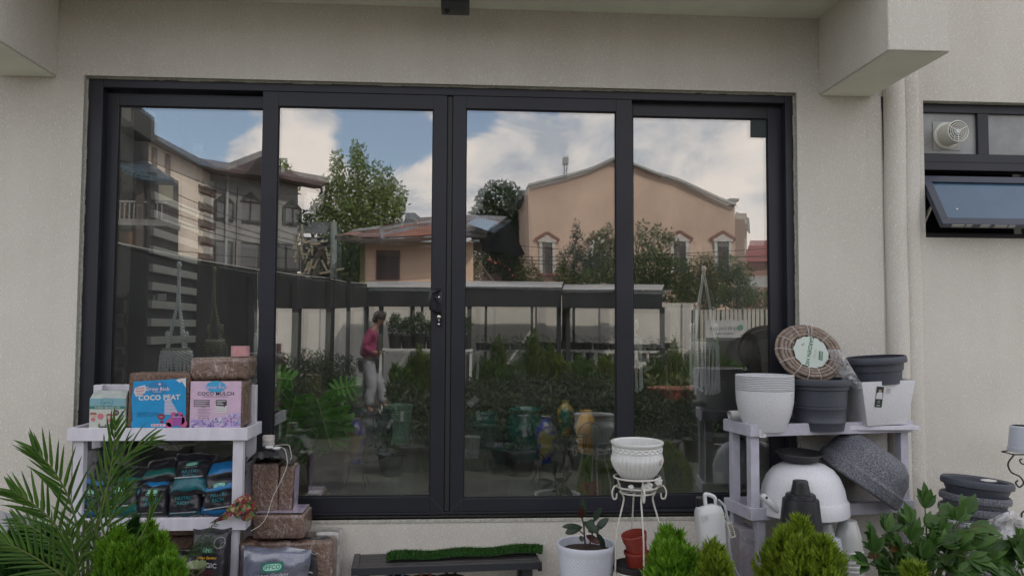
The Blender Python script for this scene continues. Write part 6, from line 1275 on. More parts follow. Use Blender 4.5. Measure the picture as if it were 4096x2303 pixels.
def pwin(u0,u1,v0,v1,lab=None):
    c=V((u0+u1)/2,v1,D); w_=abs(V(u1,v1,D).x-V(u0,v1,D).x); h=V(u0,v0,D).z-c.z; Mw=Matrix.Translation((c.x,y0,c.z))@Matrix.Rotation(PI,4,'Z')
    f=MB(); 
    for s in (-1,1): f.box((s*w_*.5-.09,-.12,0),(s*w_*.5+.09,-.002,h*.80),Mw)
    f.box((-w_*.5-.16,-.16,h*.79),(w_*.5+.16,-.004,h*.835),Mw); fr_=f.build('window',WTR,bb,smooth=False)
    f=MB(); f.prism([(-w_*.5-.25,h*.835),(w_*.5+.25,h*.835),(0,h*1.0)],-.12,-.003,Mw); f.build('pediment',WTR,fr_,smooth=False)
    f=MB(); 
    for s in (-1,1): f.bar(Mw@Vector((s*(w_*.5+.34),-.1,h*.835)),Mw@Vector((0,-.1,h*1.03)),.07,.20)
    f.build('pediment_cap',REDT,fr_,smooth=False)
    f=MB(); rect(f,-w_*.5+.1,0,w_*.5-.1,h*.79,Mw,y=-.02); f.build('pane',DGL,fr_,smooth=False)
    f=MB()
    for s in (-.5,.1,.4): f.box((s*w_*.45-.03,-.05,0),(s*w_*.45+.03,-.025,h*.78),Mw)
    f.box((-w_*.5+.1,-.045,h*.5),(w_*.5-.1,-.03,h*.53),Mw); f.build('mullion',mat('brown_frame',(.10,.06,.05),.6),fr_,smooth=False)
    f=MB(); f.box((-w_*.5-.2,-.3,-.14),(w_*.5+.2,-.002,0),Mw); f.build('window_sill',REDT,fr_,smooth=False)
pwin(2160,2216,932,1092); pwin(2378,2436,938,1095); pwin(2680,2742,930,1092); pwin(2862,2924,930,1092)
for u in (2960,2985): q=MB(); a=V(u,1140,D-1.2); b=V(u,925,D-1.2); q.tube([(a.x,y0-1.5,0),(a.x,y0-1.5,b.z)],.16,12); q.build('side_column',WTR,bb)
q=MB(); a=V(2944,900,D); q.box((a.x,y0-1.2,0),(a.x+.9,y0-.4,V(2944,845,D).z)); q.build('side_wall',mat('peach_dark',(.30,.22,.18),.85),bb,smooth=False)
q=MB(); q.add([V(2948,842,46),V(3005,870,48),V(3010,935,48),V(2975,905,47)],[(0,1,2,3)]); q.build('side_eave',mat('eave_dark',(.06,.07,.07),.7),bb,smooth=False)
q=MB(); boxV(q,2925,2962,790,800,D+2,2); boxV(q,2072,2112,758,795,D+3,4); q.build('roof_box',mat('eave_dark',(.06,.07,.07),.7),bb,smooth=False)
# ---- red roofed hut at right and pale tin roof
q=MB(); hb=thing('red_roof_house','low pinkish house with red roof at the far right of the reflection','building',V(3040,1315,60)); boxV(q,3000,3300,1040,1300,60,8,0); q.build('wall',mat('pink_brown',(.30,.17,.14),.85),hb,smooth=False)
q=MB(); q.add([V(2985,1045,59.5),V(3300,1045,59.5),V(3260,960,66),V(3010,960,66)],[(0,1,2,3)]); q.build('roof',mat('red_tin',(.22,.045,.04),.6),hb,smooth=False)
ts=thing('tin_shelter','small shelter with a pale corrugated tin roof by the slatted fence','shelter',V(3010,1315,24)); q=MB(); q.add([V(2935,1103,25.5),V(3160,1103,25.5),V(3160,1148,24),V(2952,1148,24)],[(0,1,2,3)]); q.build('roof',PTIN,ts,smooth=False)
for u in (2960,3150): q=MB(); a=V(u,1148,24.1); q.box((a.x-.05,a.y-.05,0),(a.x+.05,a.y+.05,a.z)); q.build('post',DKW,ts,smooth=False)
# ---- small house
D=26; sh2=thing('small_house','small peach house with shuttered window under a rusty tin roof','building',V(1650,1315,D))
q=MB(); a=V(1442,975,D); b=V(1880,975,D); y0=YV(D); q.box((a.x,y0-5,0),(b.x,y0,V(1660,965,D).z)); q.build('wall',mat('peach_wall2',(.78,.55,.41),.85,noise=(.6,.08)),sh2,smooth=False)
q=MB(); q.box((a.x-.0,y0+.003,0),(a.x+.16,y0+.05,V(1660,975,D).z)); q.build('corner_strip',mat('olive_strip',(.20,.19,.09),.8),sh2,smooth=False)
e=[V(1336,940,D-1.0),V(1450,955,D-1.0),V(1640,950,D-1.0),V(1935,934,D-1.0),V(2022,866,D+3.2),V(1856,862,D+3.2),V(1700,868,D+3.2),(V(1500,905,D+3.2)),V(1400,925,D+1)]
q=MB(); q.add(e,[tuple(range(len(e)))]); q.build('roof',CORR,sh2,smooth=False); q=MB(); q.add([p-Vector((0,0,.14)) for p in e[:4]]+[p-Vector((0,0,.01)) for p in e[:4][::-1]],[(0,1,2,3,4,5,6,7)]); q.build('fascia',DKW,sh2,smooth=False)
q=MB(); q.add([V(1856,905,24.9),V(1936,932,24.9),V(1985,893,27),V(1895,880,27)],[(0,1,2,3)])
for i in range(4): q.v[i]+=Vector((0,.03,.05))
q.build('roof_patch',mat('blue_sheet',(.22,.30,.40),.4),sh2,smooth=False)
def rp(s,t_):   # point on the roof sheet: s along, t up the slope
    lo=e[0].lerp(e[1],s*3) if s<1/3 else e[1].lerp(e[2],s*3-1) if s<2/3 else e[2].lerp(e[3],s*3-2); hi=e[8].lerp(e[7],s*2) if s<.5 else e[7].lerp(e[5],s*2-1); return lo.lerp(hi,t_)+Vector((0,.02,.05))
for (s0,s1,t0,t1,c_) in ((.08,.26,.05,.5,(.26,.13,.10)),(.30,.47,.0,.62,(.14,.05,.035)),(.50,.60,.0,.5,(.20,.07,.035)),(.60,.78,.0,.75,(.24,.075,.03)),(.80,.97,.03,.45,(.20,.17,.16)),(.05,.5,.66,.9,(.30,.31,.32))):
    q=MB(); q.add([rp(s0,t0),rp(s1,t0),rp(s1+.04,t1),rp(s0+.04,t1)],[(0,1,2,3)]); q.build('roof_sheet',mat('tin%.2f_%.2f'%(s0,c_[0]),c_,.6,noise=(3,.35)),sh2,smooth=False)
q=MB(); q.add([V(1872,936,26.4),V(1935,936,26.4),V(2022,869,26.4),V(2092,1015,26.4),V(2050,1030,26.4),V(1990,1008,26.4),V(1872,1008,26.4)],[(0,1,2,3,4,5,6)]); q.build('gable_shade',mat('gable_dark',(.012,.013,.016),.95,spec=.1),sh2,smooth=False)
c=V(1558,1118,D); w_=abs(V(1608,1118,D).x-V(1508,1118,D).x); h=V(1558,1000,D).z-c.z; Mw=Matrix.Translation((c.x,y0,c.z))@Matrix.Rotation(PI,4,'Z')
f=MB(); f.box((-w_/2,-.06,0),(w_/2,-.002,h),Mw); wn2=f.build('window',mat('maroon_frame',(.11,.045,.05),.6),sh2,smooth=False)
for s in (-1,1):
    f=MB(); rect(f,s*w_*.25-w_*.19,h*.06,s*w_*.25+w_*.19,h*.92,Mw,y=-.065); f.build('shutter',mat('shutter_dark',(.05,.04,.045),.6),wn2,smooth=False)
    f=MB(); 
    for k in range(6): f.box((s*w_*.25-w_*.19,-.078,h*(.12+.13*k)),(s*w_*.25+w_*.19,-.067,h*(.15+.13*k)),Mw)
    f.build('louvre',mat('maroon_frame',(.11,.045,.05),.6),wn2,smooth=False)
# far tiny red roofed hut
t=thing('far_hut','tiny far house with a bright red gabled roof between small house and trees','building',V(1940,1180,70)); q=MB(); boxV(q,1915,2035,1095,1180,70,6,0); q.build('wall',mat('hut_brown',(.16,.11,.10),.8),t,smooth=False); q=MB(); q.add([V(1900,1090,69),V(1935,1040,69),V(1965,1055,69),V(2040,1110,69),V(2040,1075,74),V(1945,1032,74)],[(0,1,2,5),(2,3,4,5)]); q.build('roof',mat('bright_red_tin',(.45,.08,.05),.6),t,smooth=False); q=MB(); boxV(q,1990,2038,1112,1300,66,4,0); q.build('white_wall',mat('hut_white',(.45,.46,.42),.8),t,smooth=False)
# mast
t=thing('telecom_mast','slender grey telecom mast beyond the gable of the peach house','mast',(V(2268,700,90).x,YV(90),0)); q=MB(); a=V(2268,730,90); b=V(2268,622,90)
for s in (-1,1): q.bar((a.x+s*.32,a.y,0),(a.x+s*.12,a.y,b.z),.10,.10)
z=a.z-3
while z<b.z: q.bar((a.x-.3,a.y,z),(a.x+.3,a.y,z+.7),.06,.06); z+=.7
q.build('lattice',mat('mast_grey',(.25,.24,.24),.6),t,smooth=False); q=MB(); q.box((a.x-.35,a.y-.2,b.z-.9),(a.x+.3,a.y+.2,b.z-.1)); q.build('antenna',mat('mast_grey',(.25,.24,.24),.6),t,smooth=False)
# ---- cream house with arched windows
ch=thing('cream_house','two storey cream and grey house with pointed arch windows and brown eaves','building',V(1000,1315,36))
c0=V(845,700,35); nL=V(430,500,26.8); c1=V(1187,735,37.5); zE=8.3
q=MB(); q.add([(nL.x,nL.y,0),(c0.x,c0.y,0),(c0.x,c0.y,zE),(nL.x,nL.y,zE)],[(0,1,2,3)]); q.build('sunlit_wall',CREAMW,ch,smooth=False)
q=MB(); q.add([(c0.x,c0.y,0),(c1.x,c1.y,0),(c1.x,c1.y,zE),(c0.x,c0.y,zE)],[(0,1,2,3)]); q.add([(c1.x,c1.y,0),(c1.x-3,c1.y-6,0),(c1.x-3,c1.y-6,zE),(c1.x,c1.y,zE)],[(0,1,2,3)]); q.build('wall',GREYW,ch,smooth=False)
ex=Vector((c1.x-c0.x,c1.y-c0.y,0)); LW=ex.length; ex.normalize(); nn=Vector((-ex.y,ex.x,0)); 
if nn.y<0: nn=-nn
EM=Matrix((ex,-nn,Vector((0,0,1)))).transposed().to_4x4(); EM.translation=Vector((c0.x,c0.y,0))   # local x along wall, local -y outward
def archwin(x,z0,z1,w_,big=False):
    f=MB(); zs_=z1-(z1-z0)*.34
    f.prism([(x-w_/2,z0),(x+w_/2,z0),(x+w_/2,zs_),(x,z1),(x-w_/2,zs_)],-.10,-.004,EM); wi=f.build('window',mat('arch_frame',(.045,.045,.045),.7),ch,smooth=False)
    f=MB(); f.prism([(x-w_*.36,z0+.1),(x+w_*.36,z0+.1),(x+w_*.36,zs_-.03),(x,z1-.28),(x-w_*.36,zs_-.03)],-.115,-.103,EM); f.build('pane',mat('arch_pane',(.16,.165,.17),.3),wi,smooth=False)
    f=MB(); f.box((x-.04,-.13,z0),(x+.04,-.117,z1-.2),EM); f.box((x-w_*.4,-.13,zs_-.05),(x+w_*.4,-.117,zs_+.05),EM); f.build('mullion',DKW,wi,smooth=False)
def zat(u,v,d=36): return V(u,v,d).z
for f_,w_ in ((.16,.95),(.46,1.25),(.92,.95)): archwin(LW*f_,zat(950,885),zat(950,778) if w_<1 else zat(950,762),w_)
for f_,w_ in ((.16,.95),(.46,1.25),(.75,.9),(.93,.8)):
    f=MB(); f.box((LW*f_-w_/2,-.08,zat(950,1075)),(LW*f_+w_/2,-.004,zat(950,965)),EM); wi=f.build('window',mat('arch_frame',(.045,.045,.045),.7),ch,smooth=False); f=MB(); f.box((LW*f_-w_*.36,-.09,zat(950,1065)),(LW*f_+w_*.36,-.081,zat(950,975)),EM); f.build('pane',mat('arch_pane',(.16,.165,.17),.3),wi,smooth=False)
for f_ in (.31,.33,.60,.62): q=MB(); q.box((LW*f_,-.12,0),(LW*f_+.12,-.003,zE-.6),EM); q.build('pilaster',mat('pale_pilaster',(.26,.26,.255),.8),ch,smooth=False)
for k in range(22):     # quoins
    z=zE-.5-k*.36
    if z<1: break
    q=MB(); w1=.55 if k%2 else .32; q.box((-.02,-.05,z-.36),(w1*.5,-.003,z-.02),EM); q.build('quoin',mat('quoin_brown',(.10,.055,.05),.8) if k%2 else WTR,ch,smooth=False)
    p=Vector((c0.x,c0.y,0)); dL=(Vector((nL.x,nL.y,0))-p).normalized(); q=MB(); q.bar(p+dL*.02+Vector((.04,0,z-.19)),p+dL*(w1*2.2)+Vector((.04,0,z-.19)),.06,.32); q.build('quoin',mat('quoin_brown',(.10,.055,.05),.8) if k%2 else WTR,ch,smooth=False)
q=MB(); q.tube([EM@Vector((.75,-.12,0)),EM@Vector((.75,-.12,zE))],.07,8); q.build('downpipe',mat('pipe_grey',(.35,.37,.38),.5),ch)
# cream wall's pilaster strips, lower canopy and white porch block
q=MB(); 
for f_ in (.50,.63): p=c0.lerp(nL,f_); q.box((p.x+.02,p.y-.12,0),(p.x+.12,p.y+.12,zE-.3))
q.build('wall_strip',mat('strip_brown',(.22,.17,.15),.8),ch,smooth=False)
# roof
r1=V(878,688,34.6); r0=V(470,505,26); rt=V(560,560,29)
q=MB(); out_=Vector((.5,0,0)); a0=Vector((nL.x,nL.y,zE))+out_; a1=Vector((c0.x,c0.y,zE))+out_+Vector((0,-.2,0)); ridge0=a0+Vector((-7,-.5,2.2)); ridge1=a1+Vector((-4.5,-3,1.5))
q.add([a0,a1,ridge1,ridge0],[(0,1,2,3)]); th_=Vector((0,0,-.16)); q.add([a0,a1,a1+th_,a0+th_],[(0,1,2,3)]); q.add([a0+th_,a1+th_,a1+th_-out_,a0+th_-out_],[(0,1,2,3)])
e0=EM@Vector((-.9,-.9,zE)); e1=EM@Vector((LW+.9,-.9,zE-.15)); q.add([e0,e1,e1+Vector((-.5,-5,1.2)),ridge1],[(0,1,2,3)]); q.add([e0,e1,e1+th_,e0+th_],[(0,1,2,3)]); b0,b1=EM@Vector((-.9,0,zE-.18)),EM@Vector((LW+.9,0,zE-.33)); q.add([e0+th_,e1+th_,b1,b0],[(0,1,2,3)]); q.add([a1,e0,e0+th_,a1+th_],[(0,1,2,3)])
q.build('roof',ROOFR,ch,smooth=False)
g0=EM@Vector((LW*.30,-1.0,zE-.2)); g1=EM@Vector((LW*.66,-1.0,zE-.2)); gt_=EM@Vector((LW*.48,-1.0,zE+.95)); q=MB(); bk=EM@Vector((LW*.48,3.5,zE+.95)); q.add([g0,gt_,bk,EM@Vector((LW*.30,3,zE)),g1,EM@Vector((LW*.66,3,zE))],[(0,1,2,3),(1,4,5,2)]); q.build('dormer_roof',ROOFR,ch,smooth=False); q=MB(); q.add([g0,g1,gt_],[(0,1,2)]); q.build('dormer_face',DKW,ch,smooth=False)
# ---- old house with blue roof and balcony at far left
D=21; ob=thing('balcony_house','dark old house with blue tin roof and railed balcony at the far left','building',V(520,1315,D)); y0=YV(D)
q=MB(); a=V(380,700,D+1.5); b=V(560,700,D+1.5); q.box((a.x,a.y-3,0),(b.x,a.y,V(500,640,D+1.5).z)); q.build('wall',mat('old_wall',(.06,.055,.05),.85,noise=(1,.4)),ob,smooth=False)
q=MB(); q.add([V(420,560,D+1),V(510,606,D+1),V(600,655,D),V(712,722,D-1),V(560,703,D-1.5),V(420,650,D-1.5)],[(0,1,2,3,4,5)]); q.add([V(712,722,D-1),V(560,705,D-1.5),V(420,655,D-1.5),V(420,668,D-1.5),V(560,718,D-1.5),V(712,728,D-1)],[(0,1,2,3,4,5)]); q.build('roof',BLUR,ob,smooth=False)
q=MB(); boxV(q,400,665,878,900,D-1.2,.9); q.build('balcony_floor',mat('balcony_grey',(.22,.22,.21),.8),ob,smooth=False)
for i in range(12): q=MB(); u=430+i*19; a=V(u,880,D-1.15); q.bar(a,V(u+4,808,D-1.15),.022,.022); q.build('baluster',mat('rail_grey',(.28,.28,.28),.6),ob,smooth=False)
q=MB(); q.bar(V(400,806,D-1.15),V(665,810,D-1.15),.04,.04); q.build('handrail',mat('rail_grey',(.28,.28,.28),.6),ob,smooth=False)
for u,c_ in ((555,(.10,.09,.08)),(600,(.03,.03,.03))): q=MB(); a=V(u,902,D-1.1); b=V(u,690,D-1.1); q.box((a.x-.09,a.y-.1,0),(a.x+.09,a.y+.1,b.z)); q.build('post',mat('post%d'%u,c_,.8),ob,smooth=False)
for (u0,u1,v0,v1,c_) in ((470,500,800,870,(.22,.13,.07)),(465,520,930,990,(.16,.10,.06)),(560,600,720,800,(.012,.012,.012)),(630,690,740,800,(.30,.28,.22))):
    q=MB(); boxV(q,u0,u1,v0,v1,D+1.45,.02); q.build('window',mat('win%d'%u0,c_,.6),ob,smooth=False)
q=MB(); boxV(q,440,522,400,505,D-2,1.5); q.add([V(515,505,D-2),V(555,488,D-2),V(520,470,D-2)],[(0,1,2)]); boxV(q,440,498,505,640,D-1,1.5); q.build('upper_storey',mat('upper_dark',(.045,.045,.045),.8),ob,smooth=False)
# ---- scaffolded house
D=32; sc2=thing('scaffolded_house','half built house wrapped in bamboo scaffolding under a grey tin roof','building',V(1250,1315,D)); y0=YV(D)
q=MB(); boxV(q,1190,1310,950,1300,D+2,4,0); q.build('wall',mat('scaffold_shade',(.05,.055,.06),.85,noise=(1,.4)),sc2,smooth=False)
q=MB(); q.add([V(1178,935,D-.5),V(1300,935,D-.5),V(1318,888,D+3),V(1192,890,D+3)],[(0,1,2,3)]); q.build('roof',GTIN,sc2,smooth=False)
random.seed(4); BAM=mat('bamboo',(.32,.29,.22),.8)
for i in range(30):
    q=MB(); u=rnd(1160,1320); v=rnd(960,1110); L_=rnd(25,75); a=rnd(-.5,.5) if i%3 else 1.35+rnd(-.1,.1); dd=D-1+rnd(-1,.8); q.bar(V(u,v,dd),V(u+L_*math.sin(a),v-L_*math.cos(a),dd),.07,.07); q.build('bamboo_pole',BAM,sc2,smooth=False)
q=MB(); a=V(1328,1100,28); b=V(1328,888,28); t=thing('utility_pole','pale concrete utility pole beside the scaffolded house','pole',(a.x,a.y,0)); q.tube([(a.x,a.y,0),(a.x,a.y,b.z)],.12,12); q.build('shaft',mat('pale_pole',(.24,.29,.29),.7),t)
t=thing('grey_roof_house','small dark roof peeping over the ridge of the small house','building',V(1660,920,60)); q=MB(); q.add([V(1625,880,60),V(1632,848,60),V(1668,848,60),V(1705,880,60)],[(0,1,2,3)]); q.add([V(1625,880,60),V(1705,880,60),V(1705,960,60),V(1625,960,60)],[(0,1,2,3)]); q.build('roof',mat('slate_far',(.09,.10,.11),.7),t,smooth=False)
# wires
random.seed(12); WIR=mat('wire',(.02,.02,.02),.6)
for i,(u0,v0,u1,v1,d0,d1,sag) in enumerate(((400,560,1300,860,22,30,30),(400,640,1330,985,22,28,25),(400,690,1330,1000,22,28,30),(420,755,1330,1010,22,28,25),(420,800,1330,1030,22,28,20),(1330,905,3200,1030,28,24,30),(1330,1000,3200,1080,28,24,20),(1330,1010,3200,985,28,26,30),(1330,1020,3200,1015,28,26,25),(500,980,1330,1040,22,28,10))):
    q=MB(); a=V(u0,v0,d0); b=V(u1,v1,d1); q.tube([a.lerp(b,j/24)-Vector((0,0,sag/130*4*(j/24)*(1-j/24))) for j in range(25)],.013 if i<5 else .011,4); tag(q.build('overhead_wire',WIR),'thin black overhead wire strung between houses','wire',group='overhead wires')
# ---- trees
TR1=leafmat('poplar_leaf',(.085,.14,.03),(.31,.39,.13),.5,.35); TR2=leafmat('dark_leaf',(.012,.035,.012),(.04,.085,.02),.6,.25); TR3=leafmat('bush_leaf',(.03,.065,.024),(.11,.16,.05),.5,.3); TR4=leafmat('olive_leaf',(.03,.05,.012),(.11,.13,.03),.5,.3)
def tree(name,lab,base,blobs,n,L_,W_,m,trunk=.15,cat='tree',group=None,up=.3,hollow=.5):
    """blobs: (u,v,d,r,(sx,sy,sz))"""
    bs=[(V(u,v,d),r,*k) for u,v,d,r,*k in blobs]; b=V(*base); t=thing(name,lab,cat,(b.x,b.y,0),group=group); q=MB(); cards(q,crown_pts(bs,n,hollow),L_,W_,up); q.build('crown',m,t,smooth=False,clean=False)
    q=MB(); top=max(bs,key=lambda x:x[0].z)[0]; q.tube([(b.x,b.y,-.1),(b.x,b.y,top.z*.4),top],[trunk,trunk*.7,trunk*.2],8)
    for c,r,*_ in bs: q.tube([Vector((b.x,b.y,top.z*.35)),Vector((b.x,b.y,top.z*.35)).lerp(c,.5)+Vector((0,0,.2)),c+Vector((0,0,r*.3))],[trunk*.5,trunk*.35,trunk*.1],6)
    q.build('trunk',BARK,t); return t
tree('poplar_tree','tall loose poplar with feathery upright plumes left of the centre stile',(1430,1200,40),[(1350,700,40,.9,(.45,1,1.5)),(1435,670,40,1.0,(.55,1,1.5)),(1300,780,40,.7,(.6,1,1.4)),(1400,800,40,1.3),(1370,880,40,1.7,(1.1,1,.8)),(1520,730,40,1.0,(.9,1,1.1)),(1560,800,40,1.1,(.9,1,1)),(1500,850,40,1.4),(1600,830,40,.55,(.6,1,1.3)),(1290,880,40,.8),(1420,980,40,1.8,(1.2,1,.9)),(1370,1080,40,1.3)],9500,.24,.12,TR1,.2,hollow=.15)
tree('young_tree','small leafy treetop rising above the ridge of the cream house',(1130,900,48),[(1130,680,48,.5,(.6,1,1.4)),(1125,735,48,.8,(.8,1,1)),(975,680,48,.45,(.5,1,1.4)),(1020,690,48,.5,(.5,1,1.3)),(1165,755,48,.4),(940,705,48,.35),(1000,720,48,.7,(1.3,1,.6))],1100,.28,.15,TR1,.12,hollow=.1)
tree('round_tree','dense dark rounded tree between small house and peach building',(2010,1200,55),[(2000,830,55,1.9),(1940,870,55,1.3),(2080,880,55,1.6),(2030,960,55,2.0),(1960,960,55,1.2),(2090,1000,55,1.6),(2060,1080,55,1.5),(1900,900,55,.9),(1930,1100,75,2.0),(2000,1090,75,1.8),(1880,1040,75,1.6)],15000,.30,.18,TR2,.25,hollow=.6)
tree('wood_edge','dark green trees filling the gap behind the small house',(1380,1300,34),[(1370,1020,34,1.0),(1400,1090,34,1.2),(1330,1110,34,.7),(1210,880,34,.35)],2600,.16,.10,TR2,.12)
tree('broadleaf_shrub','tall pale broadleaf shrub before the wall of the peach house',(2500,1300,30),[(2395,950,30,.35,(.9,1,1)),(2440,925,30,.32),(2560,930,30,.35,(.8,1,1.2)),(2620,930,30,.32,(.7,1,1.1)),(2670,955,30,.38,(1,1,.9)),(2500,990,30,.6,(1.3,1,.9)),(2600,1000,30,.55),(2440,1010,30,.55),(2400,1050,30,.7)],1300,.22,.085,leafmat('pale_leaf',(.08,.11,.06),(.28,.31,.19),.45,.35),.08,hollow=.1)
tree('cedar_shrub','bluish conifer shrub left of the broadleaf shrub',(2300,1300,29),[(2310,920,29,.25,(.6,1,1.8)),(2320,980,29,.45,(.8,1,1.2)),(2300,1050,29,.7),(2350,1080,29,.7),(2270,1110,29,.6)],2200,.14,.05,leafmat('cedar_leaf',(.03,.055,.045),(.07,.12,.09),.6,.3),.06)
tree('hedge','long dark hedge of mixed bushes along the far side of the yard wall',(2550,1300,27),[(2400,1120,27,.6,(1.3,1,.8)),(2500,1100,27,.7,(1.2,1,.9)),(2600,1080,27,.75),(2680,1090,27,.7),(2560,1150,27,.6,(1.5,1,.7)),(2760,1150,27,.5),(2680,1170,27,.6,(1.4,1,.7)),(2850,1190,27,.5,(1.4,1,.8)),(2960,1195,27,.5,(1.5,1,.8)),(3060,1200,27,.5,(1.4,1,.8)),(2780,1210,27,.5,(1.5,1,.7))],9000,.11,.07,TR3,.06,cat='hedge',hollow=.6)
tree('palm_like_shrub','spiky leaved shrub with drooping tufts in the rightmost pane',(2800,1300,22),[(2800,1050,22,.30),(2840,1080,22,.35),(2780,1110,22,.35),(2740,1150,22,.35),(2850,1140,22,.4),(2720,1200,22,.35)],1400,.20,.035,TR4,.05,up=-.1,hollow=.1)
tree('dark_shrub','dark round shrub against the last pedimented window',(2940,1300,22.5),[(2920,1075,22.5,.45),(2980,1100,22.5,.35),(2940,1140,22.5,.5),(2880,1170,22.5,.4),(3000,1180,22.5,.4)],2200,.13,.04,TR3,.05,hollow=.3)
tree('thin_conifer','slim green conifer beside the left window of the peach house',(2070,1300,28),[(2075,1040,28,.18,(.6,1,2.4)),(2070,1100,28,.3,(.7,1,1.3))],700,.13,.04,TR4,.04)
for i,(u,lab) in enumerate(((2120,'left'),(2260,'right'))): tree('grassy_bush','feathery green bush just '+lab+' of the first pedimented window',(u,1300,27),[(u,1105,27,.35,(1,1,1)),(u+8,1150,27,.4,(1.1,1,.8)),(u,1060,27,.15,(.6,1,2))],900,.14,.035,TR4,.03)
# hill
q=MB(); q.grid(lambda s,t_:(V(2700+1500*s,1315,1200).x,YV(1200)-300*t_,max(0,(170*math.sin(PI*min(1,s*.9+.05))+25*mn.noise(Vector((s*6,0,3))))*(1-abs(2*t_-1)*.3))),40,4)
struct(q.build('hills',mat('blue_hill',(.10,.15,.20),.9,noise=(.01,.1))),'distant bluish hill at far right of the reflection','hill')
# ---- yard wall, shed, fence
D=20; y0=YV(D); yw=thing('yard_wall','long white plastered yard wall behind the shade shed','wall',(0,y0,0)); q=MB(); a=V(600,1200,D).x; b=V(2770,1200,D).x; q.box((a,y0-.2,0),(b,y0,V(2000,1205,D).z)); q.build('wall_body',mat('yard_white',(.62,.60,.55),.85,noise=(1.2,.08)),yw,smooth=False)
for u in (1190,1300,1480,1800,2160,2430,2740): q=MB(); x=V(u,1200,D).x; q.box((x-.12,y0+.002,0),(x+.12,y0+.06,V(2000,1206,D).z)); q.build('pier',mat('yard_pier',(.50,.48,.45),.85),yw,smooth=False)
NET=mat('shade_net',(.014,.016,.017),.9,noise=(3,.3)); SHT=mat('shed_black',(.012,.015,.017),.8,noise=(2,.3)); CAPM=mat('shed_cap',(.34,.34,.33),.4,noise=(1.5,.35))
shd=thing('shade_shed','long black shade net shed on posts across the yard','shed',(V(2000,1300,17).x,YV(17),0))
def zz_(v,d): return V(2000,v,d).z
segs=[(1455,1812,1150,1226),(1816,2246,1150,1226),(2250,2640,1160,1232)]
for i,(u0,u1,v0,v1) in enumerate(segs):
    q=MB(); boxV(q,u0,u1,v0,v1,16,.05); q.build('valance',SHT,shd,smooth=False)
    q=MB(); q.add([V(u0,v0-2,15.95),V(u1,v0-2,15.95),V(u1+(10),v0-24,19.15),V(u0+10,v0-24,19.15)],[(0,1,2,3)]); q.build('roof_panel',CAPM,shd,smooth=False)
for u in (1468,1530,1660,1865,2235,2275,2640): q=MB(); a=V(u,1226,16.2); q.box((a.x-.045,a.y-.045,0),(a.x+.045,a.y+.045,a.z)); q.build('post',SHT,shd,smooth=False)
for u in (2255,2262,2300,2120,1700,1930): q=MB(); a=V(u,1226,18.5); q.box((a.x-.03,a.y-.03,0),(a.x+.03,a.y+.03,a.z)); q.build('back_post',SHT,shd,smooth=False)
wg=thing('shade_wing','black shade net wing of the shed running toward the doors at left','shed',(V(1200,1300,12).x,YV(12),0))
W0=(440,968,8.5,1760); W1=(1040,1078,11.6,1640); W1b=(1042,1078,11.6,1232); W2=(1300,1112,14,1236); W3=(1470,1135,16,1228)
for a,b in ((W0,W1),(W1b,W2),(W2,W3)):
    q=MB(); q.grid(lambda s,t_:V(a[0]+(b[0]-a[0])*s,(a[1]+(b[1]-a[1])*s)*(1-t_)+(a[3]+(b[3]-a[3])*s)*t_,a[2]+(b[2]-a[2])*s),8,4); q.build('net_side',NET,wg)
    q=MB(); q.tube([V(a[0],a[1],a[2]),V((a[0]+b[0])/2,(a[1]+b[1])/2+6,(a[2]+b[2])/2),V(b[0],b[1],b[2])],.009,6); q.build('edge_rope',mat('edge_pale',(.40,.40,.38),.6),wg)
for (u,d) in ((1178,12.6),(1195,13.2),(1312,14.0),(1330,14.4),(1395,15),(1000,11.4),(720,10)): q=MB(); a=V(u,1100,d); q.box((a.x-.035,a.y-.035,0),(a.x+.035,a.y+.035,V(u,1110,d).z)); q.build('post',SHT,wg,smooth=False)
# slatted fence and sign
D=20; y0=YV(D); fe=thing('slatted_fence','pale vertical slat fence with dark gaps right of the yard wall','fence',(V(2950,1300,D).x,y0,0))
u=2725; i=0
while u<3260:
    q=MB(); w_=13; a=V(u,1237,D); b=V(u+w_,1237,D); q.box((a.x,y0-.03,.15),(b.x,y0,a.z)); q.build('slat',mat('fence_pale',(.40,.39,.34),.7),fe,smooth=False); u+=w_+4.6+(4 if i%5==3 else 0); i+=1
q=MB(); a=V(2720,1240,D).x; b=V(3260,1240,D).x
for v in (1295,1420): z=zz_(v,D); q.box((a,y0-.09,z-.05),(b,y0-.04,z+.05))
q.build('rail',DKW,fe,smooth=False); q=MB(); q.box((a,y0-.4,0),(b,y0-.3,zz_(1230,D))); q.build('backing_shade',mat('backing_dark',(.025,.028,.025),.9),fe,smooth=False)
D=18.8; y0=YV(D); sg=thing('name_board','white board with green leaf emblem and name standing before the slatted fence','sign',(V(2912,1350,D).x,y0,0)); a=V(2821,1351,D); b=V(3000,1281,D); q=MB(); q.box((a.x,y0-.04,a.z),(b.x,y0,b.z)); q.build('board',mat('board_white',(.42,.42,.42),.6),sg,smooth=False)
q=MB(); q.box((a.x+.05,y0-.1,0),(b.x-.05,y0-.045,a.z)); q.build('base_panel',mat('base_dark',(.02,.02,.018),.8),sg,smooth=False)
Mw=Matrix.Translation(((a.x+b.x)/2,y0+.003,(a.z+b.z)/2))@Matrix.Rotation(PI,4,'Z'); bw_=(b.x-a.x)
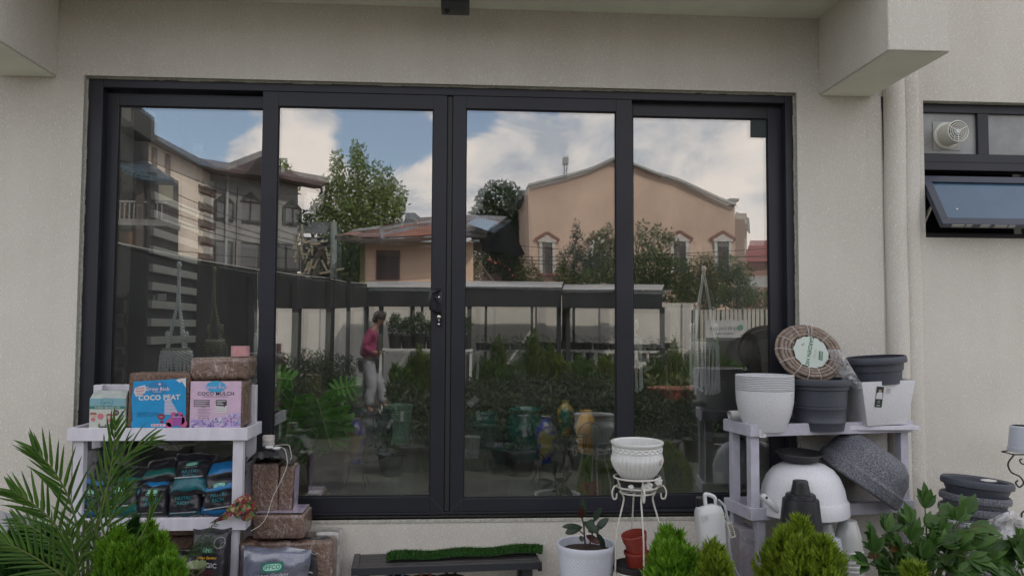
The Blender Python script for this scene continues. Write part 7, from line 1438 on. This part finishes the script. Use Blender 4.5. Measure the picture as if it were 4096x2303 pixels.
q=MB(); text(q,'hydroscape',bw_*.05,.02,.155,Mw,bold=.01); text(q,'gardening needs',bw_*.04,-.11,.075,Mw,bold=.03); q.m=1; q.ring((-bw_*.34,0,.03),.055,.03,16,Mw); leaf(q,Mw@Vector((-bw_*.36,-.003,-.01)),Mw.to_3x3()@Vector((.4,0,1)),Mw.to_3x3()@Vector((0,-1,0)),.12,.05,0,4); q.build('lettering',[mat('sign_ink',(.06,.09,.08),.6),mat('sign_green',(.02,.20,.12),.6)],sg,smooth=False)
# ---- staged tables with pots
TBL=mat('table_white',(.55,.55,.53),.5)
def table(lab,u0,u1,v,d,dep=.45):
    a=V(u0,v,d); b=V(u1,v,d); z=V((u0+u1)/2,v,d).z; t=thing('plant_table',lab,'table',((a.x+b.x)/2,a.y,0)); q=MB(); q.box((a.x,a.y-dep,z-.035),(b.x,a.y,z)); q.build('tabletop',TBL,t,smooth=False)
    for x in (a.x+.03,(a.x+b.x)/2,b.x-.03):
        for y_ in (a.y-.05,a.y-dep+.05): q=MB(); q.box((x-.02,y_-.02,0),(x+.02,y_+.02,z-.036)); q.build('leg',TBL,t,smooth=False)
    return a,b,z
NP=BPL; RP=mat('red_nursery',(.22,.04,.025),.5); SEED=leafmat('seedling_dark',(.02,.045,.02),(.06,.09,.04),.6,.3)
def protopot(nm,lab,r,h,pm,lm,n,hh,group,L_=.06,W_=.025,cat='plant'):
    t=thing(nm,lab,cat,(0,0,0),group=group); q=MB(); q.lathe([(0,0),(r*.75,0),(r*.95,h*.9),(r*1.05,h*.92),(r*1.05,h),(r*.9,h*.95),(0,h*.93)],seg=14); q.build('pot',pm,t); q=MB(); cards(q,[Vector((rnd(-r,r)*1.1,rnd(-r,r)*1.1,h+rnd(.0,hh))) for _ in range(n)],L_,W_,.8); q.build('leaves',lm,t,smooth=False,clean=False); return t
def row(proto,u0,u1,v,d,n,jit=.02,sc=(.85,1.15),first=True,yj=.0):
    kids_of(None); z=V((u0+u1)/2,v,d).z
    for i in range(n):
        p=V(u0+(u1-u0)*(i+.5)/n,v,d); loc=(p.x+rnd(-jit,jit),p.y-.15+rnd(-yj,yj),z if z>.02 else 0); 
        if first and i==0: proto.location=loc
        else: dup(proto,loc,rnd(0,6),rnd(*sc))
table('top tier white plant table along the yard wall',1880,2700,1400,17.8); table('middle tier white plant table along the yard wall',2048,2520,1447,17.2); table('middle tier white plant table at the right end',2530,2790,1447,17.2); table('bottom tier white plant table holding red pots',2050,2780,1497,16.6); table('white plant table behind the walking person with round potted shrubs',1520,1880,1396,13.6)
p1=protopot('potted_seedling','black potted seedling in the row on the top tier table',0.085,.16,NP,SEED,16,.12,'seedling pots on the top tier'); row(p1,1890,2690,1400,17.8,34)
p2=protopot('red_potted_plant','small plant in a red pot in the row on the bottom tier',.07,.12,RP,leafmat('red_row_leaf',(.05,.08,.02),(.10,.13,.03),.6,.3),10,.12,'red pots on the bottom tier'); row(p2,2330,2760,1497,16.6,18)
p3=protopot('potted_seedling','small dark potted plant standing on the middle tier table',.10,.18,NP,SEED,12,.10,'dark pots on the middle tier'); row(p3,2060,2780,1447,17.2,15)
p4=protopot('round_potted_shrub','round clipped shrub in a black pot on the table behind the person',.13,.25,NP,TR2,420,.0,'round shrubs on the table'); 
o=[c for c in bpy.data.objects if c.parent==p4 and c.name.startswith('leaves')][0]; q=MB(); cards(q,crown_pts([(Vector((0,0,.40)),.17),(Vector((0,0,.52)),.10)],420,.3),.05,.03,.3); me=bpy.data.meshes.new('leaves'); me.from_pydata([tuple(x) for x in q.v],[],q.f); me.materials.append(TR2); o.data=me
row(p4,1560,1860,1396,13.6,6,.0,(.8,1.1))
# yellow green thujas on the ground
random.seed(31)
protos=[]
for i,(m_,h,r,lab) in enumerate(((leafmat('yard_thuja_gold',(.045,.085,.008),(.17,.22,.025),.6,.35),.85,.24,'golden green thuja standing in the sunlit nursery rows'),(leafmat('yard_thuja_green',(.025,.07,.010),(.09,.17,.025),.6,.35),.70,.30,'rounded green thuja standing in the sunlit nursery rows'),(leafmat('thuja_mix',(.035,.08,.01),(.13,.19,.025),.6,.35),1.0,.20,'tall slim golden thuja standing in the sunlit nursery rows'))):
    t=thuja('nursery_thuja',lab,(0,0,.22),h,r,m_,900,group='thuja rows in the yard',sp=.075,lobes=6); q=MB(); q.lathe([(0,-.22),(.11,-.22),(.14,.0),(.15,.02)],c=(0,0,.22),seg=16); q.build('pot',BPL,t); protos.append(t)
kids_of(None)
pos=[]
for (u0,u1,v,d,n) in ((1900,2520,1600,15.5,11),(1880,2480,1660,13.2,9),(1580,1790,1590,12.6,4),(1610,1780,1680,11.2,4),(1080,1180,1640,12.6,2),(2560,3000,1620,14.0,6),(2560,2960,1700,12,5)):
    for i in range(n): pos.append((u0+(u1-u0)*(i+rnd(.2,.8))/n,d+rnd(-.3,.3)))
first=set()
for j,(u,d) in enumerate(pos):
    k_=random.choice((0,1,1,2)) if d>10.5 else random.choice((0,1)); p=V(u,1600,d); loc=(p.x,p.y,.22); s=rnd(.72,1.1)
    if k_ not in first: protos[k_].location=loc; first.add(k_)
    else: dup(protos[k_],loc,rnd(0,6),s)
for k_ in range(3):
    if k_ not in first: p=V(2000,1600,14); protos[k_].location=(p.x,p.y,.22)
# dark leafy potted plants near the wing and right, and low ones
p5=protopot('leafy_potted_plant','dark leafy potted plant under the shade net wing',.14,.22,NP,leafmat('shade_leaf',(.012,.024,.010),(.035,.055,.020),.6,.2),260,.42,'leafy plants under the net wing',.08,.022); row(p5,1060,1400,1560,13.8,7,.1); row(p5,1080,1360,1620,11.6,5,.1,first=False); row(p5,2560,3050,1560,15.0,8,.15,first=False); row(p5,2050,2500,1700,11.6,5,.2,first=False)
p6=protopot('spindly_plant','spindly pale twigged plant in the rows before the top tier',.10,.18,NP,leafmat('pale_twig',(.09,.11,.09),(.18,.21,.17),.6,.3),90,.55,'spindly plants in the rows',.09,.012); row(p6,1940,2160,1500,16.2,8,.05,(1,1.2))
p7=protopot('terracotta_planter','wide terracotta bowl planter on the ground in the rightmost pane',.28,.16,mat('terracotta',(.30,.09,.05),.6),TR4,60,.14,'terracotta bowls in the yard',.1,.05); row(p7,2600,2960,1600,10.5,3,.1,(.9,1.1))
# patio paving between doors and nursery
q=MB(); q.add([(-7,-16,.005),(7,-16,.005),(7,-2.1,.005),(-7,-2.1,.005)],[(0,1,2,3)]); struct(q.build('nursery_ground',mat('dark_wet_earth',(.04,.038,.032),.95,noise=(3,.4),bump=(20,.4)),smooth=False))
q=MB(); q.add([(-7,-2.1,.009),(7,-2.1,.009),(7,-.0,.009),(-7,-.0,.009)],[(0,1,2,3)]); struct(q.build('paving',mat('pale_paving',(.44,.42,.37),.9,noise=(1.5,.2),bump=(20,.4)),smooth=False))
for (u0,u1,d,n) in ((1120,1400,12.4,8),(1110,1390,10.6,8),(1580,2500,12.2,17),(1580,2500,11.4,17),(1590,2500,10.6,16),(1600,2500,9.8,15),(1580,2500,9.0,14),(1500,2500,8.0,14),(2540,3040,13.2,9),(2540,3040,11.8,9),(2540,3040,10.0,8),(2540,3040,8.6,8),(560,1060,12,9),(560,1060,10,9)):
    row(p5,u0,u1,3000,d,n,.10,(.75,1.2),first=False,yj=.25)
# ================================================================ person walking past in the yard
BULK=1.0
def skin_body(chains,name,m,parent,sub=2,rot=None):
    """chains: list of lists of (pos,radius) joined where a chain starts at an index of an existing vertex"""
    vs=[];es=[];rs=[]
    for ch in chains:
        prev=None
        for item in ch:
            if isinstance(item,int): prev=item; continue
            vs.append(item[0]); rs.append(item[1]); 
            if prev is not None: es.append((prev,len(vs)-1))
            prev=len(vs)-1
    me=bpy.data.meshes.new(name); me.from_pydata([tuple(Vector(v)) for v in vs],es,[]); o=bpy.data.objects.new(name,me); COL.objects.link(o)
    md=o.modifiers.new('skin','SKIN'); md.use_smooth_shade=True; md.branch_smoothing=.6
    for i,r in enumerate(rs): sv=me.skin_vertices[0].data[i]; rr=r if isinstance(r,tuple) else (r*BULK,r*BULK); sv.radius=rr; sv.use_root=(i==0)
    sm=o.modifiers.new('subsurf','SUBSURF'); sm.levels=sub; sm.render_levels=sub
    bpy.context.view_layer.update(); dg=bpy.context.evaluated_depsgraph_get(); em=bpy.data.meshes.new_from_object(o.evaluated_get(dg)); bpy.data.objects.remove(o)
    em.name=name; em.materials.clear(); em.materials.append(m); em.polygons.foreach_set('use_smooth',[True]*len(em.polygons))
    if name in ('jacket','trousers'):
        ns=[v.normal.copy() for v in em.vertices]
        for v,n_ in zip(em.vertices,ns): v.co+=n_*(.016*mn.noise(Vector((v.co.x*9,v.co.y*9,v.co.z*17)))+.008*mn.noise(v.co*31))
    o=bpy.data.objects.new(name,em); COL.objects.link(o)
    if parent: o.parent=parent
    return o
DP=13.5; pc=V(1478,1640,DP); pr_=thing('person','person in a magenta jacket and pale grey trousers walking past with head bowed','person',(pc.x,pc.y,0))
# local frame: +x is the walking direction, y across; local coordinates in metres
SK=mat('skin',(.22,.12,.08),.6); JK=mat('magenta_jacket',(.20,.018,.075),.75,noise=(9,.2),bump=(25,.4)); TRO=mat('pale_trousers',(.27,.28,.31),.85,noise=(7,.15),bump=(16,.8)); HAIR=mat('black_hair',(.008,.007,.006),.6); VST=mat('dark_vest',(.05,.045,.045),.8)
skin_body([[((0,0,.95),.15),((.0,0,1.10),.13),((.02,0,1.25),.14),((.05,0,1.37),.12),((.10,0,1.45),.055),((.14,0,1.51),.05),((.185,0,1.56),.085),((.18,0,1.63),.08)],
  [0,((.00,.09,.86),.095),((.07,.10,.50),.062),((.00,.10,.12),.045),((.10,.10,.045),.035)],[0,((-.02,-.09,.86),.095),((.18,-.09,.52),.062),((.26,-.09,.14),.045),((.36,-.09,.06),.035)],
  [3,((.03,.17,1.35),.055),((-.07,.21,1.12),.042),((.10,.20,1.03),.033),((.16,.18,1.03),.03)],[3,((.03,-.17,1.35),.055),((-.05,-.21,1.12),.042),((.12,-.20,1.04),.033),((.18,-.18,1.05),.03)]],'body',SK,pr_)
BULK=1.14
skin_body([[((0,0,.92),.175),((.0,0,1.06),.155),((.02,0,1.22),.16),((.05,0,1.36),.135),((.09,0,1.43),.075)],[3,((.03,.18,1.35),.074),((-.07,.22,1.12),.060),((.09,.205,1.03),.046)],[3,((.03,-.18,1.35),.074),((-.05,-.22,1.12),.060),((.11,-.205,1.04),.046)]],'jacket',JK,pr_)
q=MB(); q.box((.09,-.10,1.0),(.215,.10,1.33)); q.build('vest_front',VST,pr_,bevel=.04,seg=3)
skin_body([[((0,0,.93),.15),((0,.095,.84),.112),((.07,.10,.50),.080),((.0,.10,.13),.070)],[0,((-.02,-.095,.84),.112),((.18,-.09,.52),.080),((.25,-.09,.16),.070)]],'trousers',TRO,pr_)
q=MB(); q.sphere((.165,0,1.625),.105,18,12,sc=(1.05,.9,1)); q.sphere((.235,0,1.665),.055,12,8,sc=(1,1.2,.8)); q.sphere((.11,0,1.58),.075,12,8); hr=q.build('hair',HAIR,pr_)
q=MB(); q.sphere((.285,0,1.535),.014,8,6); q.sphere((.16,.084,1.56),.017,8,6,sc=(1,.4,1.4)); q.sphere((.16,-.084,1.56),.017,8,6,sc=(1,.4,1.4)); q.build('nose_and_ears',SK,pr_)
q=MB()
for s in (-1,1): q.sphere((.262,s*.03,1.56),.009,8,6)
q.sphere((.265,0,1.505),.012,8,6,sc=(.5,1.4,.4)); q.build('face_details',HAIR,pr_)
BULK=1.0
for (x,y_,z) in ((.18,.18,1.03),(.20,-.18,1.05)):   # hands with fingers
    ch=[[((x-.02,y_,z+.0),(.022,.016)),((x+.03,y_*.97,z-.005),(.030,.014))]]
    for k in range(4): ch.append([1,((x+.055,y_*.93+(k-1.5)*.018,z-.01),.0085),((x+.085-.006*abs(k-1.3),y_*.86+(k-1.5)*.018,z-.03),.008),((x+.09-.008*abs(k-1.3),y_*.82+(k-1.5)*.017,z-.055),.007)])
    ch.append([0,((x+.02,y_*.82,z+.01),.010),((x+.045,y_*.72,z+.0),.0085)])
    skin_body(ch,'hand',SK,pr_,1)
for (x,y_,z,a) in ((.07,.10,.04,0),(.33,-.09,.05,.25)):
    q=MB(); q.sphere((0,0,0),.075,14,8,sc=(1.7,.62,.62),M=Matrix.Translation((x,y_,z))@Matrix.Rotation(-a,4,'Y')); q.build('shoe',mat('brown_shoe',(.04,.02,.015),.5),pr_)
for o in list(bpy.data.objects):
    if o.parent==pr_ and o.type=='MESH': pass
# MB.build subtracts the root position, so shift those meshes back to local coordinates
for o in list(bpy.data.objects):
    if o.parent==pr_ and o.name.split('.')[0] in ('vest_front','hair','nose_and_ears','face_details','shoe'):
        o.data.transform(Matrix.Translation(pr_.location))
